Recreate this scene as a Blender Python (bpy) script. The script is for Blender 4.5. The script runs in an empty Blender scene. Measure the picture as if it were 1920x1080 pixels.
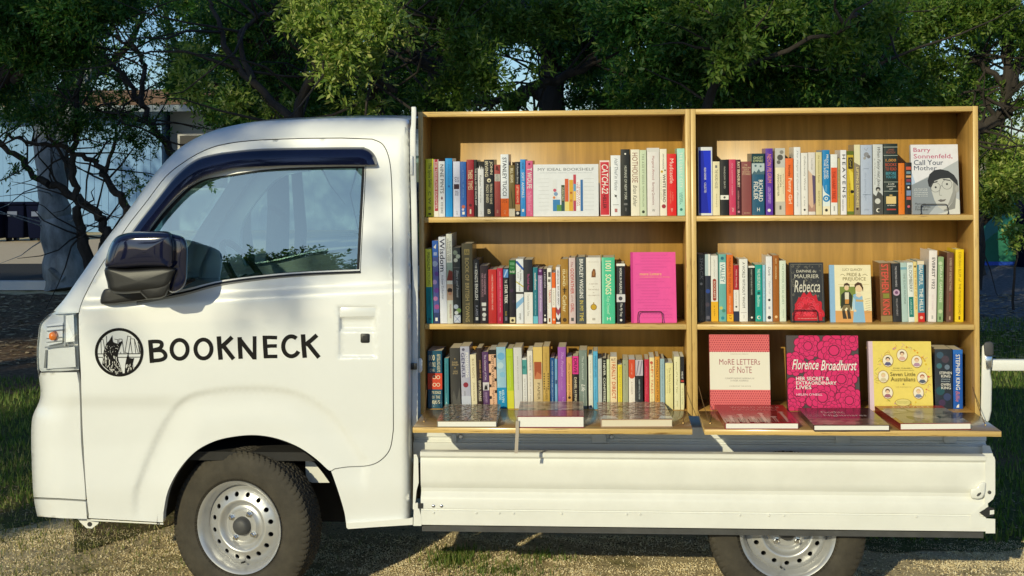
import bpy, bmesh, math, random
import numpy as np
from mathutils import Vector, Matrix
from mathutils.geometry import delaunay_2d_cdt

SC = bpy.context.scene
COL = SC.collection
R = math.radians

# ------------------------------------------------------------------ camera
CAM = np.array([0.67310221, -4.68842161, 1.54297797])
CM = np.array([[0.99731761, 0.07276425, -0.00793416],
               [-0.00778983, -0.00226713, -0.99996709],
               [-0.07277985, 0.99734659, -0.00169423]])      # right, down, forward
FPX, PPX, PPY = 2514.7556, 960.0, 303.4795
cd = bpy.data.cameras.new('camera')
cam = bpy.data.objects.new('camera', cd)
COL.objects.link(cam)
rt, dn, fw = (Vector(CM[i]) for i in range(3))
mw = Matrix((( rt.x, -dn.x, -fw.x, CAM[0]), (rt.y, -dn.y, -fw.y, CAM[1]), (rt.z, -dn.z, -fw.z, CAM[2]), (0, 0, 0, 1)))
cam.matrix_world = mw
cd.sensor_width = 36
cd.lens = FPX / 1920 * 36
cd.shift_y = (PPY - 540) / 1920
cd.clip_start, cd.clip_end = 0.05, 3000
SC.camera = cam

# ------------------------------------------------------------------ light
SUN = Vector((-0.41, -1.0, 0.41)).normalized()               # towards the sun
SUN_EL = math.asin(SUN.z)
SUN_AZ = math.atan2(SUN.x, SUN.y)                            # clockwise from +Y
w = bpy.data.worlds.new('World')
SC.world = w
w.use_nodes = True
nt = w.node_tree
bg = nt.nodes['Background']
sky = nt.nodes.new('ShaderNodeTexSky')
sky.sky_type = 'NISHITA'
sky.sun_disc = False
sky.sun_elevation = SUN_EL
sky.sun_rotation = SUN_AZ
sky.air_density = 1.0
sky.dust_density = 0.3
sky.ozone_density = 6.0
nt.links.new(sky.outputs[0], bg.inputs[0])
bg.inputs[1].default_value = 0.115
sl = bpy.data.lights.new('sun', 'SUN')
sl.energy = 3.35
sl.angle = R(0.5)
sl.color = (1.0, 0.92, 0.62)
so = bpy.data.objects.new('sun', sl)
COL.objects.link(so)
so.rotation_euler = (-SUN).to_track_quat('-Z', 'Y').to_euler()
so.location = SUN * 40
vs = SC.view_settings
vs.view_transform = 'Standard'
vs.look = 'None'
vs.exposure = 0.0
vs.gamma = 1.0
vs.use_curve_mapping = False

# ------------------------------------------------------------------ helpers
def P(px, py, Y):
    """the place, at depth Y, that the photograph shows at a pixel"""
    d = CM.T @ np.array([(px - PPX) / FPX, (py - PPY) / FPX, 1.0])
    return Vector(CAM + d * ((Y - CAM[1]) / d[1]))

def PG(px, py, Z=0.0):
    """the same on a level plane at height Z"""
    d = CM.T @ np.array([(px - PPX) / FPX, (py - PPY) / FPX, 1.0])
    return Vector(CAM + d * ((Z - CAM[2]) / d[2]))

def lin(c):
    return c / 12.92 if c <= 0.04045 else ((c + 0.055) / 1.055) ** 2.4

def hexc(h, k=1.0):
    h = h.lstrip('#')
    if len(h) == 3: h = ''.join(c * 2 for c in h)
    return tuple(lin(int(h[i:i + 2], 16) / 255) * k for i in (0, 2, 4)) + (1,)

MATS = {}
def mat(name, col, rough=0.5, metal=0.0, coat=0.0, spec=0.5, var=0.0, vscale=30.0, bump=0.0, bscale=200.0, stretch=None):
    if name in MATS:
        return MATS[name]
    m = bpy.data.materials.new(name)
    m.use_nodes = True
    t = m.node_tree
    b = t.nodes['Principled BSDF']
    c = hexc(col) if isinstance(col, str) else tuple(col)[:3] + (1,)
    b.inputs['Base Color'].default_value = c
    b.inputs['Roughness'].default_value = rough
    b.inputs['Metallic'].default_value = metal
    b.inputs['Coat Weight'].default_value = coat
    b.inputs['Coat Roughness'].default_value = 0.03
    b.inputs['Specular IOR Level'].default_value = spec
    if var or bump:
        tc = t.nodes.new('ShaderNodeTexCoord')
        mp = t.nodes.new('ShaderNodeMapping')
        t.links.new(tc.outputs['Object'], mp.inputs[0])
        if stretch:
            mp.inputs['Scale'].default_value = stretch
    if var:
        n = t.nodes.new('ShaderNodeTexNoise')
        n.inputs['Scale'].default_value = vscale
        n.inputs['Detail'].default_value = 6
        n.inputs['Roughness'].default_value = 0.65
        t.links.new(mp.outputs[0], n.inputs['Vector'])
        r = t.nodes.new('ShaderNodeValToRGB')
        r.color_ramp.elements[0].position = 0.3
        r.color_ramp.elements[1].position = 0.7
        r.color_ramp.elements[0].color = tuple(x * (1 - var) for x in c[:3]) + (1,)
        r.color_ramp.elements[1].color = tuple(min(1, x * (1 + var)) for x in c[:3]) + (1,)
        t.links.new(n.outputs[0], r.inputs[0])
        t.links.new(r.outputs[0], b.inputs['Base Color'])
    if bump:
        n2 = t.nodes.new('ShaderNodeTexNoise')
        n2.inputs['Scale'].default_value = bscale
        n2.inputs['Detail'].default_value = 4
        t.links.new(mp.outputs[0], n2.inputs['Vector'])
        bp = t.nodes.new('ShaderNodeBump')
        bp.inputs['Strength'].default_value = bump
        bp.inputs['Distance'].default_value = 0.01
        t.links.new(n2.outputs[0], bp.inputs['Height'])
        t.links.new(bp.outputs[0], b.inputs['Normal'])
    MATS[name] = m
    return m

def setp(o, label=None, cat=None, group=None, kind=None):
    if label: o['label'] = label
    if cat: o['category'] = cat
    if group: o['group'] = group
    if kind: o['kind'] = kind
    return o

def empty(name, loc=(0, 0, 0), rot=(0, 0, 0)):
    o = bpy.data.objects.new(name, None)
    o.empty_display_size = 0.1
    COL.objects.link(o)
    o.location = loc
    o.rotation_euler = rot
    return o

class MB:
    """collects vertices and faces, then links them as one mesh object"""
    def __init__(s):
        s.v, s.f, s.mi, s.mats = [], [], [], []
    def slot(s, m):
        if m not in s.mats: s.mats.append(m)
        return s.mats.index(m)
    def add(s, vs, fs, m=None):
        k = len(s.v)
        s.v += [tuple(p) for p in vs]
        i = s.slot(m) if m else 0
        for f in fs:
            s.f.append(tuple(a + k for a in f)); s.mi.append(i)
        return s
    def box(s, a, b, m=None):
        x0, y0, z0 = a; x1, y1, z1 = b
        return s.add([(x0, y0, z0), (x1, y0, z0), (x1, y1, z0), (x0, y1, z0), (x0, y0, z1), (x1, y0, z1), (x1, y1, z1), (x0, y1, z1)],
                     [(0, 3, 2, 1), (4, 5, 6, 7), (0, 1, 5, 4), (1, 2, 6, 5), (2, 3, 7, 6), (3, 0, 4, 7)], m)
    def tube(s, pts, rad, n=8, m=None, cap=True):
        pts = [Vector(p) for p in pts]
        if not hasattr(rad, '__len__'): rad = [rad] * len(pts)
        vs, fs = [], []
        u = None
        for i, p in enumerate(pts):
            t = (pts[min(i + 1, len(pts) - 1)] - pts[max(i - 1, 0)])
            t = t.normalized() if t.length > 1e-9 else Vector((0, 0, 1))
            if u is None:
                u = t.orthogonal().normalized()
            else:
                u = (u - t * u.dot(t))
                u = u.normalized() if u.length > 1e-6 else t.orthogonal().normalized()
            v = t.cross(u)
            for k in range(n):
                a = 2 * math.pi * k / n
                vs.append(p + (u * math.cos(a) + v * math.sin(a)) * rad[i])
        for i in range(len(pts) - 1):
            for k in range(n):
                fs.append((i * n + k, i * n + (k + 1) % n, (i + 1) * n + (k + 1) % n, (i + 1) * n + k))
        if cap:
            fs.append(tuple(range(n - 1, -1, -1)))
            fs.append(tuple((len(pts) - 1) * n + k for k in range(n)))
        return s.add(vs, fs, m)
    def revolve(s, prof, n=48, m=None, c=(0, 0, 0)):
        """profile of (y, r) turned about the Y axis"""
        vs, fs = [], []
        for y, r in prof:
            for k in range(n):
                a = 2 * math.pi * k / n
                vs.append((c[0] + r * math.cos(a), c[1] + y, c[2] + r * math.sin(a)))
        for i in range(len(prof) - 1):
            for k in range(n):
                fs.append((i * n + k, (i + 1) * n + k, (i + 1) * n + (k + 1) % n, i * n + (k + 1) % n))
        return s.add(vs, fs, m)
    def prism(s, poly, f0, f1, m=None):
        """closed outline (any 2D points) between two mappings to 3D"""
        n = len(poly)
        vs = [f0(*p) for p in poly] + [f1(*p) for p in poly]
        fs = [tuple(range(n)), tuple(range(2 * n - 1, n - 1, -1))]
        fs += [(i, i + n, (i + 1) % n + n, (i + 1) % n) for i in range(n)]
        return s.add(vs, fs, m)
    def build(s, name, m=None, parent=None, smooth=False, loc=None, fix=True, angle=40):
        me = bpy.data.meshes.new(name)
        me.from_pydata(s.v, [], s.f)
        if s.mats:
            for q in s.mats: me.materials.append(q)
            me.polygons.foreach_set('material_index', s.mi)
        elif m:
            me.materials.append(m)
        if fix:
            b = bmesh.new(); b.from_mesh(me)
            bmesh.ops.recalc_face_normals(b, faces=b.faces)
            b.to_mesh(me); b.free()
        if smooth:
            me.polygons.foreach_set('use_smooth', [True] * len(me.polygons))
            me.set_sharp_from_angle(angle=R(angle))
        me.update()
        o = bpy.data.objects.new(name, me)
        COL.objects.link(o)
        if parent: o.parent = parent
        if loc is not None: o.location = loc
        return o

def bevel(o, wd=0.003, seg=2, ang=35):
    b = bmesh.new(); b.from_mesh(o.data)
    es = [e for e in b.edges if len(e.link_faces) == 2 and e.calc_face_angle(0) > R(ang)]
    bmesh.ops.bevel(b, geom=es, offset=wd, segments=seg, affect='EDGES', profile=0.5)
    b.to_mesh(o.data); b.free()
    o.data.polygons.foreach_set('use_smooth', [True] * len(o.data.polygons))
    o.data.set_sharp_from_angle(angle=R(50))
    return o

def smooth(pts, n=6):
    """Catmull-Rom through points"""
    out = []
    q = [pts[0]] + list(pts) + [pts[-1]]
    for i in range(1, len(q) - 2):
        p0, p1, p2, p3 = (np.array(q[j], float) for j in (i - 1, i, i + 1, i + 2))
        for k in range(n):
            t = k / n
            out.append(tuple(0.5 * ((2 * p1) + (p2 - p0) * t + (2 * p0 - 5 * p1 + 4 * p2 - p3) * t * t + (3 * p1 - p0 - 3 * p2 + p3) * t ** 3)))
    out.append(tuple(float(a) for a in pts[-1]))
    return out

def resample(poly, step):
    out = []
    n = len(poly)
    for i in range(n):
        a, b = np.array(poly[i], float), np.array(poly[(i + 1) % n], float)
        L = np.linalg.norm(b - a)
        k = max(1, int(round(L / step)))
        for j in range(k):
            out.append(tuple(a + (b - a) * j / k))
    return out

def inside(pts, poly):
    pts = np.asarray(pts, float); x, y = pts[:, 0], pts[:, 1]
    r = np.zeros(len(pts), bool)
    P_ = np.asarray(poly, float); j = len(P_) - 1
    for i in range(len(P_)):
        xi, yi = P_[i]; xj, yj = P_[j]
        c = ((yi > y) != (yj > y)) & (x < (xj - xi) * (y - yi) / ((yj - yi) + 1e-12) + xi)
        r ^= c; j = i
    return r

def dist_poly(pts, line):
    pts = np.asarray(pts, float); best = np.full(len(pts), 1e9)
    L = np.asarray(line, float)
    for i in range(len(L) - 1):
        a, b = L[i], L[i + 1]; ab = b - a
        t = np.clip(((pts - a) @ ab) / (ab @ ab + 1e-12), 0, 1)
        best = np.minimum(best, np.linalg.norm(pts - (a + t[:, None] * ab), axis=1))
    return best

def shrink(poly, d):
    p = np.asarray(poly, float); n = len(p)
    area = 0.5 * np.sum(p[:, 0] * np.roll(p[:, 1], -1) - np.roll(p[:, 0], -1) * p[:, 1])
    t = np.roll(p, -1, 0) - np.roll(p, 1, 0)
    t /= np.linalg.norm(t, axis=1)[:, None] + 1e-9
    nrm = np.stack([-t[:, 1], t[:, 0]], 1) * (1 if area > 0 else -1)
    return [tuple(a) for a in p + nrm * d]

def cdt(outer, holes, step, extra=()):
    """triangulates an outline with holes, with a grid of points inside"""
    loops = [resample(outer, step)] + [resample(h, step) for h in holes]
    pts, edges = [], []
    for lp in loops:
        k = len(pts); pts += lp
        edges += [(k + i, k + (i + 1) % len(lp)) for i in range(len(lp))]
    bx = np.array(loops[0])
    g = []
    for iy, yy in enumerate(np.arange(bx[:, 1].min(), bx[:, 1].max(), step * 0.9)):
        for xx in np.arange(bx[:, 0].min() + (step / 2 if iy % 2 else 0), bx[:, 0].max(), step):
            g.append((xx, yy))
    g += list(extra)
    if g:
        g = np.array(g)
        ok = inside(g, loops[0])
        for h in loops[1:]: ok &= ~inside(g, h)
        for lp in loops: ok &= dist_poly(g, lp + [lp[0]]) > step * 0.3
        pts += [tuple(p) for p in g[ok]]
    v, e, f, *_ = delaunay_2d_cdt([Vector(p) for p in pts], edges, [], 0, 1e-4)
    v = [(p.x, p.y) for p in v]
    f = [tuple(t) for t in f]
    c = np.array([np.mean([v[i] for i in t], axis=0) for t in f])
    ok = inside(c, loops[0])
    for h in loops[1:]: ok &= ~inside(c, h)
    f = [t for t, k in zip(f, ok) if k]
    return v, f, loops

def ori(f, v):
    (ax, ay), (bx, by), (cx, cy) = (v[i] for i in f[:3])
    return (bx - ax) * (cy - ay) - (by - ay) * (cx - ax)

def panel(name, outer, holes, yfun, step=9, flange=0.02, m=None, parent=None, extra=(), mirror=None):
    """a sheet-metal panel: outline in photo pixels, depth from yfun, edges turned inwards"""
    v, f, loops = cdt(outer, holes, step, extra)
    Y = yfun(np.array(v))
    V = [P(p[0], p[1], y) for p, y in zip(v, Y)]
    F = [t if ori(t, v) < 0 else t[::-1] for t in f]        # pixel y runs down
    F = [t[::-1] for t in F]
    mb = MB()
    mb.add(V, F)
    nb = len(V)
    for lp in loops:
        yy = yfun(np.array(lp))
        a = [P(p[0], p[1], y) for p, y in zip(lp, yy)]
        b = [q + Vector((0, flange, 0)) for q in a]
        n = len(lp)
        mb.add(a + b, [(i, (i + 1) % n, (i + 1) % n + n, i + n) for i in range(n)])
    if mirror is not None:
        mb.v = [(x, 2 * mirror - y, z) for x, y, z in mb.v]
    o = mb.build(name, m, parent, fix=False)
    # faces of the sheet look outwards
    me = o.data
    b = bmesh.new(); b.from_mesh(me)
    want = -1 if mirror is None else 1
    b.faces.ensure_lookup_table()
    for i, fc in enumerate(b.faces):
        fc.normal_update()
        if i < len(F) and fc.normal.y * want < 0: fc.normal_flip()
    b.to_mesh(me); b.free()
    me.polygons.foreach_set('use_smooth', [True] * len(me.polygons))
    me.update()
    return o

# text outlines, turned to triangles once per string
_TX = {}
def text_tris(s, bold=0.0, shear=0.0):
    key = (s, bold, shear)
    if key in _TX: return _TX[key]
    cu = bpy.data.curves.new('t', 'FONT')
    cu.body = s
    cu.resolution_u = 2
    cu.offset = 0.0 if 'M' in s else min(bold, 0.012)
    cu.shear = shear
    ob = bpy.data.objects.new('t', cu)
    COL.objects.link(ob)
    dg = bpy.context.evaluated_depsgraph_get()
    me = bpy.data.meshes.new_from_object(ob.evaluated_get(dg))
    n = len(me.vertices)
    co = np.zeros(n * 3); me.vertices.foreach_get('co', co); co = co.reshape(-1, 3)[:, :2]
    fs = [tuple(p.vertices) for p in me.polygons]
    bpy.data.objects.remove(ob); bpy.data.curves.remove(cu); bpy.data.meshes.remove(me)
    if n:
        lo, hi = co.min(0), co.max(0)
        co = (co - lo) / (hi - lo)
        asp = (hi[0] - lo[0]) / (hi[1] - lo[1])
    else:
        asp = 1
    _TX[key] = (co, fs, asp)
    return _TX[key]

class Art:
    """flat print on a cover or spine: shapes in 0..1 x 0..1, laid a hair above it"""
    def __init__(s, fmap, w, h, lift=0.00003):
        s.mb, s.map, s.w, s.h, s.k, s.lift, s.clip = MB(), fmap, w, h, 1, lift, True
    def poly(s, pts, col):
        d = s.lift * s.k; s.k += 1
        c = lambda q: min(1.0, max(0.0, q))
        if s.clip: pts = [(c(u), c(v)) for u, v in pts]
        s.mb.add([s.map(u, v, d) for u, v in pts], [tuple(range(len(pts)))], ink(col))
        return s
    def rect(s, u0, v0, u1, v1, col):
        return s.poly([(u0, v0), (u1, v0), (u1, v1), (u0, v1)], col)
    def disc(s, u, v, r, col, ry=None, n=18):
        ry = ry or r * s.w / s.h
        return s.poly([(u + r * math.cos(2 * math.pi * i / n), v + ry * math.sin(2 * math.pi * i / n)) for i in range(n)], col)
    def line(s, pts, wd, col):
        """polyline of width wd (metres)"""
        d = s.lift * s.k; s.k += 1
        q = [Vector((u * s.w, v * s.h)) for u, v in pts]
        vs, fs = [], []
        for i, p in enumerate(q):
            t = (q[min(i + 1, len(q) - 1)] - q[max(i - 1, 0)])
            t = t.normalized() if t.length else Vector((1, 0))
            nn = Vector((-t.y, t.x)) * wd / 2
            for a in (p + nn, p - nn):
                vs.append(s.map(a.x / s.w, a.y / s.h, d))
        for i in range(len(q) - 1):
            fs.append((2 * i, 2 * i + 1, 2 * i + 3, 2 * i + 2))
        s.mb.add(vs, fs, ink(col))
        return s
    def htext(s, t, u0, v0, u1, v1, col, bold=0.0, shear=0.0, fit=True):
        co, fs, asp = text_tris(t, bold, shear)
        d = s.lift * (s.k + 1); s.k += 1
        W, H = (u1 - u0), (v1 - v0)
        if not fit:
            W = min(W, H * s.h * asp / s.w)
        s.mb.add([s.map(u0 + x * W, v0 + y * H, d) for x, y in co], fs, ink(col))
        return s
    def vtext(s, t, v0, v1, col, u0=0.2, u1=0.8, bold=0.0, shear=0.0):
        """reads from the top of a spine downwards"""
        co, fs, asp = text_tris(t, bold, shear)
        d = s.lift * (s.k + 1); s.k += 1
        s.mb.add([s.map(u0 + y * (u1 - u0), v1 - x * (v1 - v0), d) for x, y in co], fs, ink(col))
        return s
    def build(s, name, parent):
        if not s.mb.f: return None
        return s.mb.build(name, None, parent, fix=False)

GLOSSY = [False]
def ink(h):
    if GLOSSY[0]: return mat('gloss_print_' + h.lstrip('#'), hexc(h, 0.85), 0.3, coat=0.3)
    return mat('print_' + h.lstrip('#'), hexc(h, 0.85), 0.5, spec=0.3)

# ------------------------------------------------------------------ materials of the truck and the bookcases
M_paint = mat('white_paint', (0.77, 0.78, 0.77), 0.30, coat=0.8, var=0.02, vscale=5, bump=0.012, bscale=5)
M_bed = mat('white_enamel', (0.74, 0.74, 0.70), 0.42, coat=0.15, var=0.05, vscale=7, bump=0.03, bscale=14)
M_shut = mat('sill_paint', (0.75, 0.75, 0.71), 0.4)
M_black = mat('black_plastic', (0.012, 0.012, 0.013), 0.45, bump=0.05, bscale=400)
M_gloss = mat('navy_gloss', (0.006, 0.008, 0.030), 0.06, coat=0.8)
M_seal = mat('rubber_seal', (0.014, 0.014, 0.016), 0.6)
M_trim = mat('grey_trim', (0.28, 0.28, 0.27), 0.4)
M_under = mat('underbody', (0.018, 0.017, 0.016), 0.8, var=0.4, vscale=12)
M_frame = mat('frame_grey', (0.055, 0.055, 0.055), 0.6, var=0.2, vscale=20)
M_tyre = mat('tyre_rubber', (0.046, 0.039, 0.028), 0.8, var=0.35, vscale=14, bump=0.1, bscale=120)
M_rim = mat('silver_wheel', (0.52, 0.52, 0.52), 0.33, metal=0.55, var=0.05, vscale=30)
M_cap = mat('hub_cap_grey', (0.06, 0.06, 0.062), 0.55)
M_chrome = mat('chrome', (0.75, 0.75, 0.75), 0.18, metal=1.0)
M_seat = mat('seat_cloth', (0.12, 0.125, 0.13), 0.9, var=0.2, vscale=60)
M_dash = mat('dash_grey', (0.16, 0.17, 0.17), 0.6)
M_decal = mat('decal_black', (0.006, 0.005, 0.005), 0.6, spec=0.15)
M_decalw = mat('decal_white', (0.74, 0.73, 0.68), 0.5)
M_amber = mat('amber_lens', (0.85, 0.20, 0.015), 0.25)

def glass_mat(name, tint, refl):
    m = bpy.data.materials.new(name); m.use_nodes = True
    t = m.node_tree; t.nodes.clear()
    o = t.nodes.new('ShaderNodeOutputMaterial')
    tr = t.nodes.new('ShaderNodeBsdfTransparent'); tr.inputs[0].default_value = tint
    gl = t.nodes.new('ShaderNodeBsdfGlossy'); gl.inputs['Roughness'].default_value = 0.0
    gl.inputs[0].default_value = (0.88, 1.0, 0.88, 1)
    mx = t.nodes.new('ShaderNodeMixShader'); mx.inputs[0].default_value = refl
    t.links.new(tr.outputs[0], mx.inputs[1]); t.links.new(gl.outputs[0], mx.inputs[2])
    t.links.new(mx.outputs[0], o.inputs[0])
    return m
M_glass = glass_mat('window_glass', (0.72, 0.90, 0.86, 1), 0.33)
M_lens = glass_mat('lamp_lens', (0.96, 0.97, 0.98, 1), 0.08)

def ply_mat(name, axis, base=(0.50, 0.29, 0.08), grain='Z'):
    """birch plywood: layered edge across its thickness, long faint grain on its faces"""
    m = bpy.data.materials.new(name); m.use_nodes = True
    t = m.node_tree; b = t.nodes['Principled BSDF']
    L = t.links.new
    g = t.nodes.new('ShaderNodeNewGeometry')
    mp = t.nodes.new('ShaderNodeMapping')
    L(g.outputs['Position'], mp.inputs[0])
    mp.inputs['Scale'].default_value = {'X': (3, 40, 40), 'Z': (30, 30, 2.2)}[grain]
    n = t.nodes.new('ShaderNodeTexNoise'); n.inputs['Scale'].default_value = 1.0; n.inputs['Detail'].default_value = 7
    n.inputs['Roughness'].default_value = 0.6; n.inputs['Distortion'].default_value = 0.8
    L(mp.outputs[0], n.inputs['Vector'])
    r = t.nodes.new('ShaderNodeValToRGB')
    r.color_ramp.elements[0].position, r.color_ramp.elements[1].position = 0.28, 0.72
    r.color_ramp.elements[0].color = tuple(x * 0.66 for x in base) + (1,)
    r.color_ramp.elements[1].color = tuple(x * 1.14 for x in base) + (1,)
    L(n.outputs[0], r.inputs[0])
    last = r.outputs[0]
    if axis:
        sx = t.nodes.new('ShaderNodeSeparateXYZ'); L(g.outputs['Position'], sx.inputs[0])
        wn = t.nodes.new('ShaderNodeTexNoise'); wn.inputs['Scale'].default_value = 14
        L(g.outputs['Position'], wn.inputs['Vector'])
        ad = t.nodes.new('ShaderNodeMath'); ad.operation = 'MULTIPLY_ADD'
        L(wn.outputs[0], ad.inputs[0]); ad.inputs[1].default_value = 0.0016; L(sx.outputs[axis], ad.inputs[2])
        ml = t.nodes.new('ShaderNodeMath'); ml.operation = 'MULTIPLY'; L(ad.outputs[0], ml.inputs[0]); ml.inputs[1].default_value = 2 * math.pi / 0.0042
        si = t.nodes.new('ShaderNodeMath'); si.operation = 'SINE'; L(ml.outputs[0], si.inputs[0])
        er = t.nodes.new('ShaderNodeMapRange'); L(si.outputs[0], er.inputs[0])
        er.inputs[1].default_value, er.inputs[2].default_value = 0.1, 0.8
        er.inputs[3].default_value, er.inputs[4].default_value = 0.0, 1.0
        # voids and dark knots along the edge
        vn = t.nodes.new('ShaderNodeTexNoise'); vn.inputs['Scale'].default_value = 1.0; vn.inputs['Detail'].default_value = 3
        mp2 = t.nodes.new('ShaderNodeMapping'); L(g.outputs['Position'], mp2.inputs[0])
        mp2.inputs['Scale'].default_value = (14, 14, 330) if axis == 'Z' else (330, 14, 14)
        L(mp2.outputs[0], vn.inputs['Vector'])
        vr = t.nodes.new('ShaderNodeMapRange'); L(vn.outputs[0], vr.inputs[0])
        vr.inputs[1].default_value, vr.inputs[2].default_value = 0.60, 0.72
        mx = t.nodes.new('ShaderNodeMixRGB'); L(er.outputs[0], mx.inputs[0])
        mx.inputs[1].default_value = (0.76, 0.53, 0.19, 1); mx.inputs[2].default_value = (0.44, 0.25, 0.07, 1)
        mx2 = t.nodes.new('ShaderNodeMixRGB'); L(vr.outputs[0], mx2.inputs[0]); L(mx.outputs[0], mx2.inputs[1])
        mx2.inputs[2].default_value = (0.20, 0.105, 0.035, 1)
        # edges face the viewer (Y) or the ends (X for boards that stripe in Z)
        sn = t.nodes.new('ShaderNodeSeparateXYZ'); L(g.outputs['Normal'], sn.inputs[0])
        ab = t.nodes.new('ShaderNodeMath'); ab.operation = 'ABSOLUTE'; L(sn.outputs[axis], ab.inputs[0])
        lt = t.nodes.new('ShaderNodeMath'); lt.operation = 'LESS_THAN'; L(ab.outputs[0], lt.inputs[0]); lt.inputs[1].default_value = 0.6
        mx3 = t.nodes.new('ShaderNodeMixRGB'); L(lt.outputs[0], mx3.inputs[0]); L(last, mx3.inputs[1]); L(mx2.outputs[0], mx3.inputs[2])
        last = mx3.outputs[0]
    L(last, b.inputs['Base Color'])
    b.inputs['Roughness'].default_value = 0.38
    b.inputs['Coat Weight'].default_value = 0.25
    b.inputs['Coat Roughness'].default_value = 0.25
    return m
M_plyv = ply_mat('plywood_upright', 'X', grain='Z')
M_plyh = ply_mat('plywood_board', 'Z', grain='X')
M_plyl = ply_mat('plywood_ledge', 'Z', base=(0.30, 0.18, 0.062), grain='X')
M_plyl.node_tree.nodes['Principled BSDF'].inputs['Coat Weight'].default_value = 0.5
M_plyl.node_tree.nodes['Principled BSDF'].inputs['Coat Roughness'].default_value = 0.16
M_plyb = ply_mat('plywood_back', None, base=(0.47, 0.265, 0.06), grain='Z')

# ------------------------------------------------------------------ the truck
YS = -0.141                                                   # plane of the truck's near side
YC = 0.56                                                     # its middle
truck = empty('small_truck', (0.3, 0.5, 0))
setp(truck, 'white cab-over mini truck with black lettering on its door, carrying two plywood bookcases', 'truck')
bpy.context.view_layer.update()
TINV = truck.matrix_world.inverted()
def own(o, parent=None):
    """make o a child without moving it"""
    o.parent = parent or truck
    if (parent or truck) is truck:
        o.matrix_parent_inverse = TINV
    return o

SIL = smooth([(70, 968), (63, 932), (59.5, 870), (58.5, 810), (61.5, 780), (73, 754), (76, 735), (73, 708)], 3) + \
      smooth([(70, 690), (69, 660), (71, 635), (76, 606), (97, 586)], 3) + \
      smooth([(99, 585), (121, 560), (142, 530), (165, 497), (197, 451), (221, 420), (254, 376), (291, 325), (328, 285), (365, 260),
              (402, 244.5), (439, 235), (480, 228.5), (560, 224), (660, 221), (745, 221.5), (769, 226)], 4)
ICOWL = min(range(len(SIL)), key=lambda i: abs(SIL[i][0] - 99) + abs(SIL[i][1] - 585))
SILA = np.array(SIL)
DOOR = smooth([(146, 590), (147, 640), (150, 700), (153, 800), (160, 920), (166, 973)], 4) + \
       [(236, 977), (306, 981)] + \
       smooth([(308, 962), (316, 922), (336, 883), (366, 849), (402, 829), (440, 820), (480, 817.5), (520, 824), (560, 840), (592, 862), (614, 882), (622, 884)], 5) + \
       smooth([(628, 880), (652, 876.5), (690, 874), (714, 864), (732, 842), (738.5, 805)], 5) + \
       smooth([(738, 700), (738, 560), (737, 430), (735, 340), (730, 296), (718, 270), (698, 260)], 5) + \
       smooth([(640, 258), (560, 259), (476, 262.5), (421, 269.5), (384, 281), (347, 301.5), (310, 331), (273, 379), (241, 420), (212, 463), (183, 507), (155, 561), (146, 590)], 5)[:-1]
WIN = smooth([(262, 556), (345, 542), (420, 525), (546, 511), (674, 505)], 4) + \
      [(684, 312)] + smooth([(640, 312), (546, 314.5), (483, 319.5), (421, 329), (384, 336), (356, 350), (337, 366), (310, 394), (289, 420), (268, 452), (258, 490), (256, 530)], 4)
ARCHL = smooth([(252, 912), (268, 870), (292, 815), (322, 765), (350, 741), (390, 730), (450, 724), (520, 726), (570, 738), (620, 770), (655, 812), (684, 858)], 5)
ARCHIN = ARCHL + [(684, 1000), (252, 1000)]

def sstep(a, b, x):
    t = np.clip((x - a) / (b - a), 0, 1)
    return t * t * (3 - 2 * t)

def ycab(p):
    """depth of the cab's near skin at a pixel: flat-sided below, leaning in above the belt, rounded to nose and roof"""
    p = np.asarray(p, float); x, y = p[:, 0], p[:, 1]
    belt = 578 - (x - 145) * 0.055
    up = np.clip(belt - y, 0, None)
    Y = np.full(len(p), YS)
    Y += 0.115 * (up / 340) ** 1.15 + 0.009 * sstep(0, 14, up)
    lo = np.clip(y - belt, 0, None)
    Y -= 0.010 * np.sin(np.clip(lo / 260, 0, 1) * math.pi)
    Y += 0.012 * sstep(738, 768, y) * (1 - sstep(300, 380, x))      # waist crease towards the nose
    Y += 0.016 * sstep(905, 985, y)
    d = dist_poly(p, ARCHL); s = inside(p, ARCHIN)
    sd = np.where(s, d, -d)
    Y += 0.009 * sstep(-2, 12, sd) * (1 - 0.95 * sstep(16, 75, sd))
    dn = dist_poly(p, SILA[:ICOWL]); r = 62.0
    Y += 0.115 * (1 - np.sqrt(np.clip(1 - np.clip(1 - dn / r, 0, 1) ** 2, 0, 1)))
    dr = dist_poly(p, SILA[ICOWL - 1:]); r = 34.0
    Y += 0.075 * (1 - np.sqrt(np.clip(1 - np.clip(1 - dr / r, 0, 1) ** 2, 0, 1)))
    de = np.clip(769 - x, 0, None)
    Y += 0.05 * (1 - np.sqrt(np.clip(1 - np.clip(1 - de / 13, 0, 1) ** 2, 0, 1)))
    # pocket of the door handle
    k = sstep(0, 5, np.minimum(np.minimum(x - 634, 707 - x), np.minimum(y - 574, 672 - y)))
    Y += 0.006 * k + 0.012 * sstep(0, 6, np.minimum(np.minimum(x - 636, 706 - x), np.minimum(y - 594, 622 - y)))
    return Y

# body side: pillars, roof edge and rear sill, with the doorway cut out
arch_r = smooth([(650, 990), (646, 962), (637, 930), (627, 900), (621, 884)], 5)
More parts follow.
